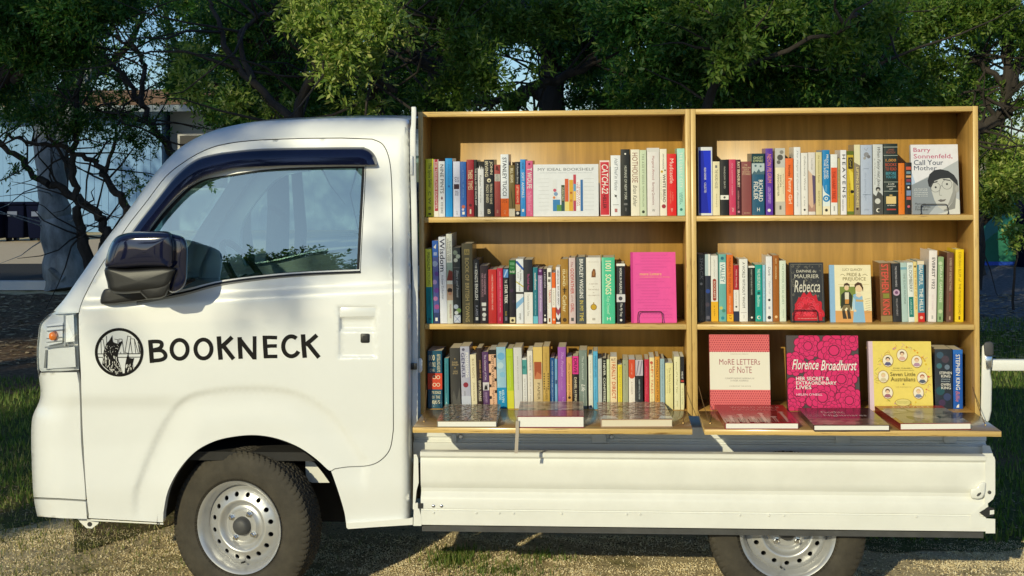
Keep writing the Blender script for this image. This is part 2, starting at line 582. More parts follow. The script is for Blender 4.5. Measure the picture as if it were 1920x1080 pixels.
# walk the doorway backwards from the arch to the cowl
i0 = min(range(len(DOOR)), key=lambda i: abs(DOOR[i][0] - 628) + abs(DOOR[i][1] - 880))
back = DOOR[i0:]
BODY = [(100, 589)] + SIL[ICOWL:] + [(769.5, 300), (770, 600), (770, 900), (768, 974)] + arch_r + back
rings = []
for dd in (1.5, 4, 8, 13, 19, 26):
    for i in range(0, len(SILA) - 1):
        a, b = SILA[i], SILA[i + 1]; t = (b - a) / (np.linalg.norm(b - a) + 1e-9); n_ = np.array([-t[1], t[0]])
        for q in np.linspace(0, 1, max(2, int(np.linalg.norm(b - a) / 7))):
            rings.append(tuple(a + (b - a) * q + n_ * dd))
creases = []
for dd in (-4, 0, 4, 8, 13):
    A = np.array(ARCHL)
    for i in range(len(A) - 1):
        t = (A[i + 1] - A[i]); t = t / (np.linalg.norm(t) + 1e-9)
        creases.append(tuple(A[i] + np.array([t[1], -t[0]]) * -dd))
hpts = []
for x0, y0, x1, y1 in ((634, 574, 707, 672), (636, 594, 706, 622)):
    for ins in (-2, 1, 3, 6):
        for t in np.linspace(0, 1, 14):
            hpts += [(x0 + ins + (x1 - x0 - 2 * ins) * t, y0 + ins), (x0 + ins + (x1 - x0 - 2 * ins) * t, y1 - ins),
                     (x0 + ins, y0 + ins + (y1 - y0 - 2 * ins) * t), (x1 - ins, y0 + ins + (y1 - y0 - 2 * ins) * t)]
own(panel('cab_side', BODY, [], ycab, 8, 0.03, M_paint, extra=rings))
DOORIN = shrink(DOOR, 1.7)
door = own(panel('door', DOORIN, [WIN], ycab, 8, 0.03, M_paint, extra=rings + creases + hpts))
# dark rubber behind the door gap
gap = MB()
gl_ = [P(x, y, float(ycab([(x, y)])[0]) + 0.012) for x, y in back]
gl2 = [P(x, y, float(ycab([(x, y)])[0]) + 0.012) for x, y in [tuple(np.array(q) + (np.array((450, 560)) - np.array(q)) * 0.05) for q in back]]
for i in range(len(back) - 1):
    gap.add([gl_[i], gl_[i + 1], gl2[i + 1], gl2[i]], [(0, 1, 2, 3)])
own(gap.build('door_seal', M_seal))
# far side, the same panels mirrored
own(panel('cab_side', BODY, [], ycab, 14, 0.03, M_paint, mirror=YC, extra=rings[::3]))
fdoor = own(panel('door', DOORIN, [WIN], ycab, 14, 0.03, M_paint, mirror=YC, extra=rings[::3]))

# across the front: bumper, nose, windscreen and roof join the two sides
def sweep(name, pts, m, bow=0.05, n=14, parent=None):
    pts = [tuple(p) for p in pts]
    Y = ycab(np.array(pts))
    mb = MB(); vs = []
    for p, y in zip(pts, Y):
        a = P(p[0], p[1], y)
        for k in range(n + 1):
            t = k / n
            yy = a.y + (2 * YC - 2 * a.y) * t
            b = 4 * t * (1 - t)
            vs.append((a.x - bow * b * (1 if p[0] < 330 else 0.0), yy, a.z + 0.022 * b * (1 if p[1] < 400 else 0)))
    fs = []
    for i in range(len(pts) - 1):
        for k in range(n):
            fs.append((i * (n + 1) + k, (i + 1) * (n + 1) + k, (i + 1) * (n + 1) + k + 1, i * (n + 1) + k + 1))
    mb.add(vs, fs)
    return own(mb.build(name, m, parent, smooth=True, fix=False))
iw0 = min(range(len(SIL)), key=lambda i: abs(SIL[i][0] - 150) + abs(SIL[i][1] - 545))
iw1 = min(range(len(SIL)), key=lambda i: abs(SIL[i][0] - 345) + abs(SIL[i][1] - 272))
sweep('nose', SIL[:iw0 + 1], M_paint)
sweep('windscreen', SIL[iw0:iw1 + 1], M_glass)
sweep('roof', SIL[iw1:], M_paint)
# lower front corner: bumper with its lip, both mirrored
BUMP = SIL[:8][::-1]
bl = [q for q in SIL if q[1] <= 936 and q[1] >= 705 and q[0] < 80]
BUMPER = bl[::1] + [(76, 699), (144, 698)] + smooth([(148, 720), (150, 760), (152, 830), (158, 900), (160.5, 937)], 4) + [(110, 934)]
lip = [q for q in SIL if q[1] >= 938 and q[0] < 80]
LIP = lip + [(64, 935.5), (110, 937), (160.5, 940), (162.5, 972), (120, 971)]
LIP = [(70, 968)] + [q for q in lip if q[1] < 966] + [(64, 936), (110, 937.5), (160.5, 940.5), (163, 973), (115, 971.5)]
for mir in (None, YC):
    own(panel('bumper', BUMPER, [], ycab, 8, 0.02, M_paint, extra=rings, mirror=mir))
    own(panel('bumper_lip', LIP, [], lambda p: ycab(p) - 0.003, 8, 0.02, M_paint, extra=rings, mirror=mir))
# tow eye under the lip
mb = MB()
eye = [(145, 972), (187, 973), (184, 982), (172, 991), (162, 990), (150, 979)]
mb.prism(eye, lambda x, y: P(x, y, -0.06), lambda x, y: P(x, y, -0.045))
hole = [(168 + 4.5 * math.cos(a), 983 + 4.5 * math.sin(a)) for a in np.linspace(0, 2 * math.pi, 12, endpoint=False)]
te = own(mb.build('tow_eye', M_shut))
o = MB().prism(hole, lambda x, y: P(x, y, -0.0615), lambda x, y: P(x, y, -0.059)).build('eye_hole', M_seal); o.parent = te
mb = MB(); mb.prism([(163, 973), (306, 981), (306, 983.5), (163, 976)], lambda x, y: P(x, y, -0.10), lambda x, y: P(x, y, -0.05)); own(mb.build('front_sill', M_shut))
# rear sill strip
mb = MB(); mb.prism([(649, 981), (700, 978), (766, 972), (774, 970), (774, 984), (700, 988.5), (652, 992)], lambda x, y: P(x, y, YS - 0.002), lambda x, y: P(x, y, YS + 0.10))
own(mb.build('rear_sill', M_shut))

# glass, seals and the rain visor
wm = cdt(shrink(WIN, -2), [], 14)
mb = MB(); yy = ycab(np.array(wm[0])) + 0.013
mb.add([P(p[0], p[1], y) for p, y in zip(wm[0], yy)], wm[1])
gl = mb.build('window_glass', M_glass, None, smooth=True); own(gl, door)
mb2 = MB(); mb2.add([(v[0], 2 * YC - v[1], v[2]) for v in mb.v], mb.f)
own(mb2.build('window_glass', M_glass, None, smooth=True), fdoor)
def band(name, a, b, ya, yb, m, thick=0.006, sm=True, parent=None, mid=None):
    """strip between two pixel curves with equal point counts, given lift off the cab skin"""
    Ya = ycab(np.array(a)) + ya; Yb = ycab(np.array(b)) + yb
    mb = MB(); rows = [[P(p[0], p[1], y) for p, y in zip(a, Ya)]]
    if mid:
        for f, lift in mid:
            rows.append([P(p[0] + (q[0] - p[0]) * f, p[1] + (q[1] - p[1]) * f, y0 + (y1 - y0) * f + lift) for p, q, y0, y1 in zip(a, b, Ya, Yb)])
    rows.append([P(p[0], p[1], y) for p, y in zip(b, Yb)])
    rows.append([v + Vector((0, thick, 0)) for v in rows[-1]])
    rows.append([v + Vector((0, thick, 0)) for v in rows[0]])
    n = len(a)
    vs = [v for r in rows for v in r]
    fs = [(i * n + k, i * n + k + 1, (i + 1) * n + k + 1, (i + 1) * n + k) for i in range(len(rows) - 1) for k in range(n - 1)]
    fs += [(((len(rows) - 1) * n) + k, ((len(rows) - 1) * n) + k + 1, k + 1, k) for k in range(n - 1)]
    fs += [tuple(i * n for i in range(len(rows))), tuple(i * n + n - 1 for i in range(len(rows)))[::-1]]
    mb.add(vs, fs)
    return own(mb.build(name, m, parent, smooth=sm, angle=50))
va = smooth([(214, 482), (236, 449), (258, 418), (291, 376), (328, 330), (365, 300), (402, 288.5), (440, 283), (483, 279), (546, 277), (668, 275.6), (684, 277), (696, 283), (704, 294), (708, 308.6)], 5)
vb = smooth([(252, 486), (270, 446), (289, 416), (310, 390), (337, 362), (360, 345), (384, 331), (421, 319), (451, 314), (546, 310), (650, 309), (664, 309), (674, 309), (682, 309), (690, 309)], 5)
band('rain_visor', va, vb, -0.004, -0.036, M_gloss, 0.004, mid=[(0.25, -0.018), (0.6, -0.012)])
sa = smooth([(256, 560), (345, 543), (420, 524.5), (546, 510.5), (676, 504.5)], 6)
sb = [(x, y + 7) for x, y in sa]
sc_ = [(x, y + 11.5 - 3.5 * (x - 262) / 417) for x, y in sa]
band('window_seal', sa, sb, 0.004, -0.005, M_seal, 0.01)
band('seal_trim', sb, sc_, -0.005, -0.002, M_trim, 0.006)
sr = smooth([(685, 310), (682, 370), (678, 440), (674.5, 509)], 5)
band('window_seal', [(x - 6, y) for x, y in sr], [(x + 1.5, y) for x, y in sr], 0.006, -0.001, M_seal, 0.01)
st = smooth([(256, 500), (268, 450), (289, 417), (310, 391), (337, 363), (356, 347), (384, 332), (421, 325), (483, 316), (546, 312), (640, 310), (685, 310)], 4)
band('window_seal', st, [(x + 6 * (1 - min(1, max(0, (x - 300) / 200))), y + 6) for x, y in st], 0.004, 0.004, M_seal, 0.008)

# door handle: flap, recess rim and keyhole
mb = MB()
hp = [(637, 578), (641, 575), (701, 575), (705, 578), (706, 594), (636, 595)]
mb.prism(hp, lambda x, y: P(x, y, YS - 0.001), lambda x, y: P(x, y, YS + 0.02))
h = bevel(mb.build('door_handle', M_paint), 0.003); own(h, door)
mb = MB(); mb.prism([(676, 627), (678, 625.5), (691, 625.5), (693, 627), (693, 641), (691, 643), (678, 643), (676, 641)], lambda x, y: P(x, y, YS - 0.006), lambda x, y: P(x, y, YS + 0.02))
kh = bevel(mb.build('keyhole', M_black), 0.0015); own(kh, door)
o = MB().prism([(680, 630), (689, 630), (689, 638), (680, 638)], lambda x, y: P(x, y, YS - 0.0070), lambda x, y: P(x, y, YS - 0.005)).build('key_slot', M_trim if False else M_seal); o.parent = kh

# lettering BOOKNECK and the round badge, following the door skin
def onskin(pts, lift):
    Y = ycab(np.array(pts)) - lift
    return [P(p[0], p[1], y) for p, y in zip(pts, Y)]
K = 1920 / 460
def lp(x, y): return (160 + x / K, 600 + y / K)
dec = MB()
def stroke(pts, wd, lift=0.0012, m=None, mbx=None, taper=None):
    q = [np.array(lp(*p)) for p in pts]; wd = wd / K / 2
    A, B = [], []
    for i, p in enumerate(q):
        a = q[i] - q[i - 1] if i else q[1] - q[0]
        b = q[i + 1] - q[i] if i < len(q) - 1 else q[-1] - q[-2]
        a = a / (np.linalg.norm(a) + 1e-9); b = b / (np.linalg.norm(b) + 1e-9)
        t = a + b; t /= np.linalg.norm(t) + 1e-9
        k = min(1.5, 1 / max(0.4, t @ b))
        ww = wd * (taper[i] if taper else 1)
        n_ = np.array([-t[1], t[0]]) * ww * k
        A.append(p + n_); B.append(p - n_)
    v = onskin(A + B, lift); n = len(q)
    (mbx or dec).add(v, [(i, i + 1, n + i + 1, n + i) for i in range(n - 1)], m)
arc = lambda cx, cy, rx, ry, a0, a1, n=28: [(cx + rx * math.cos(R(a)), cy + ry * math.sin(R(a))) for a in np.linspace(a0, a1, n)]
stroke([(507, 158), (514, 240), (521, 336)], 34)
stroke(smooth([(494, 172), (540, 168), (585, 172), (598, 194), (580, 222), (528, 236)], 4), 30, 0.0013)
stroke(smooth([(528, 240), (590, 238), (622, 262), (624, 292), (590, 312), (512, 320)], 4), 30, 0.0014)
for cx in (737, 924): stroke(arc(cx, 227 if cx > 800 else 230, 63, 74, 0, 362), 31)
stroke([(1044, 128), (1050, 220), (1059, 311)], 35); stroke([(1148, 134), (1105, 175), (1060, 214)], 33, 0.0013); stroke([(1078, 200), (1118, 252), (1160, 306)], 33, 0.0014)
stroke([(1207, 134), (1210, 220), (1215, 304)], 34); stroke([(1203, 146), (1262, 222), (1324, 300)], 33, 0.0013); stroke([(1324, 127), (1324, 220), (1325, 309)], 29, 0.0014)
stroke([(1403, 122), (1407, 210), (1413, 299)], 34); stroke([(1390, 136), (1445, 136), (1500, 138)], 28, 0.0013); stroke([(1400, 207), (1450, 203), (1498, 203)], 28, 0.0014); stroke([(1400, 287), (1450, 285), (1502, 285)], 28, 0.0015)
stroke(arc(1612, 206, 64, 78, -52, -330), 32)
stroke([(1703, 112), (1708, 200), (1717, 296)], 35); stroke([(1812, 118), (1770, 156), (1722, 194)], 33, 0.0013); stroke([(1740, 184), (1784, 240), (1828, 294)], 33, 0.0014)
own(dec.build('door_lettering', M_decal, fix=True), door)

def lc(x, y): return (160 + x / 9.0, 600 + y / 9.0)
bd = MB()
def bpoly(pts, lift, m):
    """filled outline triangulated so that it can be concave"""
    v, f, _ = cdt([lc(*p) for p in pts], [], 4)
    bd.add(onskin(v, lift), f, m)
def bline(pts, wd, lift, m):
    q = [(( (160 + x / 9.0) - 160) * K, ((600 + y / 9.0) - 600) * K) for x, y in pts]
    stroke(q, wd / 9.0 * K, lift, m, bd)
ring = [(570 + 390 * math.cos(a), 545 + 390 * math.sin(a)) for a in np.linspace(0, 2 * math.pi, 60, endpoint=False)]
bline([(570 + 387 * math.cos(a), 545 + 387 * math.sin(a)) for a in np.linspace(0, 2 * math.pi + 0.02, 64)], 48, 0.0012, M_decal)
for y in (572, 630): bline([(195, y), (560, y), (945, y - 4)], 13, 0.0010, M_decal)
for pts in ([(262, 335), (270, 568)], [(300, 330), (325, 480)], [(355, 270), (362, 400)], [(265, 332), (300, 330)], [(490, 322), (545, 330), (548, 400)], [(562, 322), (618, 322), (640, 480), (650, 560)],
            [(565, 322), (568, 400)], [(590, 540), (600, 568)], [(665, 555), (715, 268), (768, 285), (728, 560), (665, 548)], [(755, 325), (790, 565)], [(775, 318), (825, 320), (850, 560)],
            [(825, 318), (895, 568)], [(885, 370), (915, 560)], [(905, 430), (930, 555)], [(730, 640), (800, 655)], [(420, 330), (430, 300)]):
    bline(pts, 9, 0.0011, M_decal)
CAT1 = [(455, 255), (462, 340), (470, 372), (505, 388), (555, 402), (580, 375), (625, 350), (618, 395), (590, 450), (575, 500), (552, 560), (545, 620), (560, 690),
        (585, 760), (612, 840), (632, 905), (560, 920), (480, 905), (400, 860), (330, 800), (285, 755), (292, 680), (300, 600), (312, 520), (335, 450), (350, 400), (395, 355), (425, 310)]
CAT2 = [(722, 555), (730, 600), (742, 640), (775, 655), (825, 640), (812, 690), (800, 740), (815, 800), (830, 830), (770, 880), (690, 912), (662, 900), (668, 820), (675, 740), (690, 660), (705, 610)]
bpoly(CAT1, 0.0014, M_decal); bpoly(CAT2, 0.0014, M_decal)
rg = random.Random(3)
for (poly, n, y0) in ((CAT1, 60, 600), (CAT2, 18, 700), (CAT1, 34, 420)):
    bx = np.array(poly); k = 0
    while k < n:
        x, y = rg.uniform(bx[:, 0].min(), bx[:, 0].max()), rg.uniform(y0, bx[:, 1].max() if y0 != 420 else 600)
        if inside([(x, y), (x + 10, y + 40)], poly).all():
            L_ = rg.uniform(14, 55) if y0 != 420 else rg.uniform(6, 12)
            bline([(x, y), (x + rg.uniform(-6, 10), y + L_)], rg.uniform(5, 11), 0.0017, M_decalw); k += 1
own(bd.build('door_badge', None, fix=True), door)

# ------------------------------------------------------------------ mirror, headlamp
def pillow(name, poly, Y0, Y1, m, parent=None, rnd=9, n=5, back=True):
    """an outline with rounded front (Y0) and back (Y1) edges, in pixels"""
    c = np.mean(np.array(poly), 0)
    mb = MB(); vs = []
    rows = []
    D = Y1 - Y0
    for k in range(n + 1):
        a = math.pi / 2 * k / n
        rows.append((rnd * (1 - math.sin(a)), Y0 + D * 0.42 * (1 - math.cos(a))))
    for k in range(1, n + 1):
        a = math.pi / 2 * k / n
        rows.append((rnd * (1 - math.cos(a)), Y1 - D * 0.42 * (1 - math.sin(a))))
    N = len(poly)
    pb = np.array(poly)
    for ins, Y in rows:
        q = np.array(shrink(poly, ins))
        vs += [P(p[0], p[1], Y) for p in q]
    # domed cap
    ring0 = np.array(shrink(poly, rnd)); dome = []
    for s_ in (0.08, 0.3, 0.5, 0.68, 0.84):
        dome += [P(*(c + (p - c) * s_), Y0 - D * 0.035 * (1 - s_ ** 2)) for p in ring0]
    vs = dome + vs
    fs = [tuple(range(N))]
    R_ = len(rows) + 5
    for i in range(R_ - 1):
        for k in range(N): fs.append((i * N + k, (i + 1) * N + k, (i + 1) * N + (k + 1) % N, i * N + (k + 1) % N))
    fs.append(tuple((R_ - 1) * N + k for k in range(N))[::-1])
    mb.add(vs, fs)
    o = mb.build(name, m, parent, smooth=True, angle=60)
    return o
def closed(pts, n=4):
    q = smooth(list(pts[-2:]) + list(pts) + list(pts[:2]), n)
    return q[2 * n:2 * n + len(pts) * n]
MO = closed([(197, 500), (203, 468), (216, 446), (240, 436), (285, 433.5), (318, 435), (327, 452), (328, 478), (325, 500), (318, 503), (270, 503), (215, 506)])
MC = closed([(198, 501), (240, 503), (325, 500), (325, 522), (318, 536), (300, 545), (262, 549), (225, 551), (206, 546), (201, 530)])
MG = closed([(312, 440), (330, 440), (345, 446), (352, 462), (352, 500), (350, 528), (338, 545), (318, 548), (308, 520), (305, 480)])
MR = closed([(188, 566), (192, 548), (202, 541), (236, 546), (262, 548), (300, 545), (330, 538), (350, 530), (368, 523), (352, 535), (320, 553), (280, 562), (225, 569), (196, 571)])
ME = [(255, 532), (320, 523), (319, 540), (310, 556), (300, 560), (276, 562), (262, 548)]
mir = pillow('wing_mirror', MO, -0.335, -0.16, M_gloss, rnd=10, n=7); own(mir)
o = pillow('mirror_lower_shell', MC, -0.325, -0.17, M_black, rnd=6); o.parent = mir
o = pillow('mirror_rim', MG, -0.30, -0.20, M_gloss, rnd=5); o.parent = mir
o = pillow('mirror_arm', MR, -0.19, -0.115, M_black, rnd=3); o.parent = mir
o = pillow('mirror_under_lens', ME, -0.322, -0.24, M_black, rnd=4); o.parent = mir
o = band('mirror_trim_line', [(205, 524), (250, 521), (322, 515)], [(205, 527), (250, 524), (322, 517)], 0, 0, M_trim, 0.004)
o.parent = None
bpy.data.objects.remove(o)

HL = smooth([(70, 690), (69.5, 660), (72, 635), (77, 607), (97, 587)], 4) + [(120, 585), (143, 584)] + smooth([(145, 620), (147, 660), (148, 694)], 3) + [(110, 697), (78, 697)]
own(panel('headlamp', HL, [], lambda p: ycab(p) + 0.045, 8, 0.02, mat('lamp_bowl', (0.72, 0.73, 0.74), 0.3, metal=0.1), extra=rings))
hl = own(panel('headlamp_lens', HL, [], lambda p: ycab(p) - 0.004, 8, 0.03, M_lens, extra=rings))
def hpoly(name, pts, ya, yb, m):
    mb = MB(); pts2 = pts
    Ya = ycab(np.array(pts)) + ya
    f = dict(zip([tuple(p) for p in pts], Ya))
    mb.prism([tuple(p) for p in pts], lambda x, y: P(x, y, f[(x, y)]), lambda x, y: P(x, y, f[(x, y)] + yb))
    o = mb.build(name, m); own(o); o.parent = hl; o.matrix_parent_inverse = hl.matrix_world.inverted()
    return o
M_refl = mat('lamp_reflector', (0.74, 0.75, 0.76), 0.25, coat=0.5)
M_dkr = mat('lamp_dark', (0.30, 0.31, 0.32), 0.3, metal=0.3)
hpoly('reflector', [(88, 610), (118, 604), (117, 642), (90, 648)], 0.020, 0.02, M_refl)
hpoly('reflector', [(122, 592), (138, 590), (140, 640), (123, 642)], 0.016, 0.02, M_refl)
hpoly('reflector', [(88, 656), (140, 650), (142, 688), (84, 692)], 0.018, 0.02, M_refl)
for y in (612, 620, 634, 641): hpoly('lamp_rib', [(87, y), (118, y - 3), (118, y - 1.5), (87, y + 1.5)], 0.014, 0.01, M_dkr)
hpoly('lamp_rib', [(84, 650), (140, 644), (140, 647), (84, 653)], 0.012, 0.01, M_dkr)
hpoly('lamp_rib', [(119, 590), (122, 590), (123, 650), (120, 650)], 0.012, 0.01, M_dkr)
hpoly('lamp_rib', [(85, 656), (88, 656), (86, 690), (82, 690)], 0.012, 0.01, M_dkr)
o = MB().revolve([(-0.014, 0.0), (-0.013, 0.008), (-0.008, 0.013), (0.012, 0.014)], 16).build('amber_bulb', M_amber, smooth=True)
o.location = P(100, 630, float(ycab([(100, 630)])[0]) + 0.014); o.scale = (1.0, 1, 1.15); own(o); 
# far lamp, same shape
own(panel('headlamp', HL, [], lambda p: ycab(p), 10, 0.02, M_refl, mirror=YC, extra=rings))
band('lamp_seal', [(78, 697), (110, 697), (148, 694)], [(78, 700), (110, 700), (148, 697)], 0.004, 0.004, M_seal, 0.01, sm=False)
band('lamp_seal', [(97, 584), (120, 583), (145, 583)], [(97, 587), (120, 586), (145, 586)], 0.003, 0.003, M_seal, 0.01, sm=False)
# ------------------------------------------------------------------ wheels
def tyre_mesh():
    mb = MB(); N = 360
    prof = [(-0.040, 0.158), (-0.056, 0.1635), (-0.066, 0.172), (-0.0705, 0.188), (-0.0715, 0.208), (-0.0695, 0.216), (-0.0695, 0.220), (-0.067, 0.233), (-0.063, 0.243)]
    tread = [(-0.0600, 0.2520), (-0.0565, 0.2580), (-0.052, 0.2620)] + [(y, 0.2645 + 0.0015 * (1 - (y / 0.05) ** 2)) for y in np.linspace(-0.049, 0.049, 27)]
    tread += [(-y, r) for y, r in tread[:3][::-1]]
    full = prof + tread + [(-y, r) for y, r in prof[::-1]]
    A = np.array(full); vs = []
    th = np.arange(N) * 2 * math.pi / N
    for i, (y, r) in enumerate(full):
        for k in range(N):
            rr = r
            if abs(y) < 0.0612:
                ph = 0
                zig = 0.0035 * (1 if (k // 3) % 2 else -1)
                g = 0
                for yc in (-0.030, -0.010, 0.010, 0.030):
                    if abs(y - yc - zig) < 0.0030: g = 1
                sh = 3 * round((y + 0.06) / 0.022)
                if abs(y) > 0.032:
                    if (k + (2 if y > 0 else 0) + int(abs(y) * 160)) % 5 == 0: g = 1
                elif (k + sh + int(abs(y) * 100)) % 5 == 0: g = 0.6
                rr = r - 0.0068 * g
            vs.append((rr * math.cos(th[k]), y, rr * math.sin(th[k])))
    fs = []
    n = len(full)
    for i in range(n - 1):
        for k in range(N): fs.append((i * N + k, (i + 1) * N + k, (i + 1) * N + (k + 1) % N, i * N + (k + 1) % N))
    mb.add(vs, fs)
    return mb
TY = tyre_mesh()

def rim_y(r):
    return float(np.interp(r, [0, .028, .034, .056, .063, .074, .084, .092, .098, .106, .130, .140, .150, .156],
                           [-.034, -.034, -.034, -.034, -.026, -.022, -.034, -.042, -.043, -.040, -.031, -.024, -.014, -.010]))
def rim_parts():
    mb = MB()
    mb.revolve([(0.04, 0.150), (-0.010, 0.150), (-0.030, 0.152), (-0.044, 0.158), (-0.052, 0.160), (-0.058, 0.165), (-0.062, 0.170), (-0.064, 0.1735), (-0.061, 0.1745), (-0.055, 0.173), (-0.045, 0.166)], 72)
    hs = []
    for k in range(16):
        a = 2 * math.pi * (k + 0.5) / 16
        hs.append([(0.119 * math.cos(a) + 0.0092 * math.cos(b), 0.119 * math.sin(a) + 0.0092 * math.sin(b)) for b in np.linspace(0, 2 * math.pi, 14, endpoint=False)])
    for k in range(4):
        a = 2 * math.pi * (k + 0.5) / 4
        hs.append([(0.080 * math.cos(a) + 0.006 * math.cos(b), 0.080 * math.sin(a) + 0.006 * math.sin(b)) for b in np.linspace(0, 2 * math.pi, 8, endpoint=False)]) if False else None
    out = [(0.152 * math.cos(a), 0.152 * math.sin(a)) for a in np.linspace(0, 2 * math.pi, 72, endpoint=False)]
    ex = [(r * math.cos(a), r * math.sin(a)) for r in (.012, .028, .034, .045, .056, .0595, .063, .068, .074, .079, .084, .088, .092, .098, .102, .106, .130, .135, .140, .146) for a in np.linspace(0, 2 * math.pi, 72, endpoint=False)]
    v = None
    lo = [resample(out, .013)] + hs
    pts, edges = [], []
    for l in lo:
        k = len(pts); pts += l; edges += [(k + i, k + (i + 1) % len(l)) for i in range(len(l))]
    g = np.array(ex); ok = np.ones(len(g), bool)
    for h in hs: ok &= ~inside(g, h) & (dist_poly(g, h + [h[0]]) > .0025)
    pts += [tuple(p) for p in g[ok]]
    vv, e, f, *_ = delaunay_2d_cdt([Vector(p) for p in pts], edges, [], 0, 1e-6)
    vv = [(p.x, p.y) for p in vv]; f = [tuple(t) for t in f]
    c = np.array([np.mean([vv[i] for i in t], axis=0) for t in f]); ok = np.ones(len(f), bool)
    for h in hs: ok &= ~inside(c, h)
    f = [t for t, q in zip(f, ok) if q]
    mb.add([(x, rim_y(math.hypot(x, y)), y) for x, y in vv], f)
    for h in hs:
        a = [(x, rim_y(math.hypot(x, y)), y) for x, y in h]; b = [(x, q + .006, z) for x, q, z in a]; n = len(h)
        mb.add(a + b, [(i, (i + 1) % n, (i + 1) % n + n, i + n) for i in range(n)])
    return mb
RM = rim_parts()
M_dark = mat('wheel_inside', (0.01, 0.01, 0.01), 0.9)
tyre_me = rim_me = None
def wheel(x, yc, z, steer=0, far=False, spin=0.0):
    global tyre_me, rim_me
    e = empty('wheel', (x, yc, z), (0, spin, R(steer + (180 if far else 0))))
    own(e)
    def put(name, mb, me, m, **k):
        if me is None:
            o = mb.build(name, m, e, smooth=True, **k)
            return o, o.data
        o = bpy.data.objects.new(name, me); COL.objects.link(o); o.parent = e
        return o, me
    _, tyre_me = put('tyre', TY, tyre_me, M_tyre, angle=32)
    rim, rim_me = put('rim', RM, rim_me, M_rim, angle=38); rim.scale = (.935, 1, .935)
    mb = MB(); mb.revolve([(-0.062, 0.0), (-0.061, 0.016), (-0.057, 0.026), (-0.050, 0.0305), (-0.036, 0.032), (-0.030, 0.034)], 32)
    put('hub_cap', mb, None, M_cap)
    for k in range(4):
        a = R(45 + 90 * k + 12)
        mb = MB(); c = (0.050 * math.cos(a), 0, 0.050 * math.sin(a))
        mb.revolve([(-0.048, 0.0), (-0.048, 0.006), (-0.046, 0.0085), (-0.036, 0.0088), (-0.0355, 0.0125), (-0.033, 0.0125)], 6, c=c)
        mb.build('wheel_nut', M_chrome, e)
    mb = MB(); a = R(-88); mb.tube([(0.121 * math.cos(a), -0.030, 0.128 * math.sin(a)), (0.125 * math.cos(a), -0.052, 0.125 * math.sin(a))], 0.0035, 8)
    mb.build('valve', M_black, e)
    mb = MB(); mb.revolve([(0.0, 0.0), (0.0, 0.138)], 32); mb.build('brake_disc', M_dark, e)
    return e
FWX, RWX = P(453, 991, -0.115).x, P(1478, 1000, -0.09).x
wheel(FWX, -0.040, 0.268, steer=-13)
wheel(RWX, -0.015, 0.268, spin=0.2)
wheel(FWX, 2 * YC + 0.040, 0.268, steer=-13, far=True)
wheel(RWX, 2 * YC + 0.015, 0.268, far=True)

# wheel arch liner, chassis, floor of the cab
def archliner():
    mb = MB(); c = P(487, 991, 0.0); r0 = 0.335; n = 28
    vs = []
    for k in range(n + 1):
        a = R(2 + 176 * k / n)
        for y in (-0.115, 0.24):
            vs.append((c.x + r0 * math.cos(a), y, 0.268 + r0 * math.sin(a) * 0.97))
    mb.add(vs, [(2 * k, 2 * k + 1, 2 * k + 3, 2 * k + 2) for k in range(n)])
    mb.add([(c.x - r0, .24, .2), (c.x + r0, .24, .2), (c.x + r0, .24, .62), (c.x - r0, .24, .62)], [(0, 1, 2, 3)])
    return mb.build('arch_liner', M_under, smooth=True)
own(archliner())
mb = MB(); mb.prism([(572, 858), (590, 868), (606, 888), (618, 905), (585, 905), (574, 900)], lambda x, y: P(x, y, 0.02), lambda x, y: P(x, y, 0.03))
own(mb.build('inner_fender', M_shut))
mb = MB()
for y in (0.20, 0.86): mb.box((-1.1, y, 0.30), (1.9, y + 0.06, 0.42))
for x in (-0.2, 0.45, 0.95, 1.55): mb.box((x, 0.26, 0.33), (x + 0.06, 0.86, 0.41))
own(mb.build('chassis', M_under))
mb = MB(); mb.box((0.35, 0.02, 0.25), (0.85, 0.19, 0.42)); o = mb.build('fuel_tank', M_under); bevel(o, 0.02, 3); own(o)
mb = MB(); mb.tube([(RWX, 0.06, 0.268), (RWX, 1.06, 0.268)], 0.035, 10); own(mb.build('axle', M_under))
mb = MB(); mb.tube([(FWX, 0.06, 0.268), (FWX, 1.06, 0.268)], 0.03, 10); own(mb.build('axle', M_under))
# cab inside: floor, rear wall with window, seats, dash, wheel
xr = P(766, 500, -0.1).x; xf = P(110, 600, -0.1).x
mb = MB()
mb.box((xf + 0.12, -0.09, 0.50), (xr - 0.03, 2 * YC + 0.09, 0.53)); own(mb.build('cab_floor', M_under))
rw = cdt([(-0.10, 0.30), (2 * YC + 0.10, 0.30), (2 * YC + 0.10, 1.2), (2 * YC + 0.03, 1.66), (-0.03, 1.66), (-0.10, 1.2)], [[(0.12, 1.22), (1.0, 1.22), (1.0, 1.55), (0.12, 1.55)]], 0.2)
mb = MB(); mb.add([(xr - 0.02, a, b) for a, b in rw[0]], rw[1]); own(mb.build('cab_back', M_paint))
mb = MB(); mb.box((xr - 0.024, 0.11, 1.21), (xr - 0.020, 1.01, 1.56)); own(mb.build('rear_glass', M_glass))
mb = MB(); mb.box((xf + 0.08, -0.07, 0.78), (xf + 0.36, 2 * YC + 0.07, 1.03)); o = mb.build('dashboard', M_dash); bevel(o, 0.05, 4); own(o)
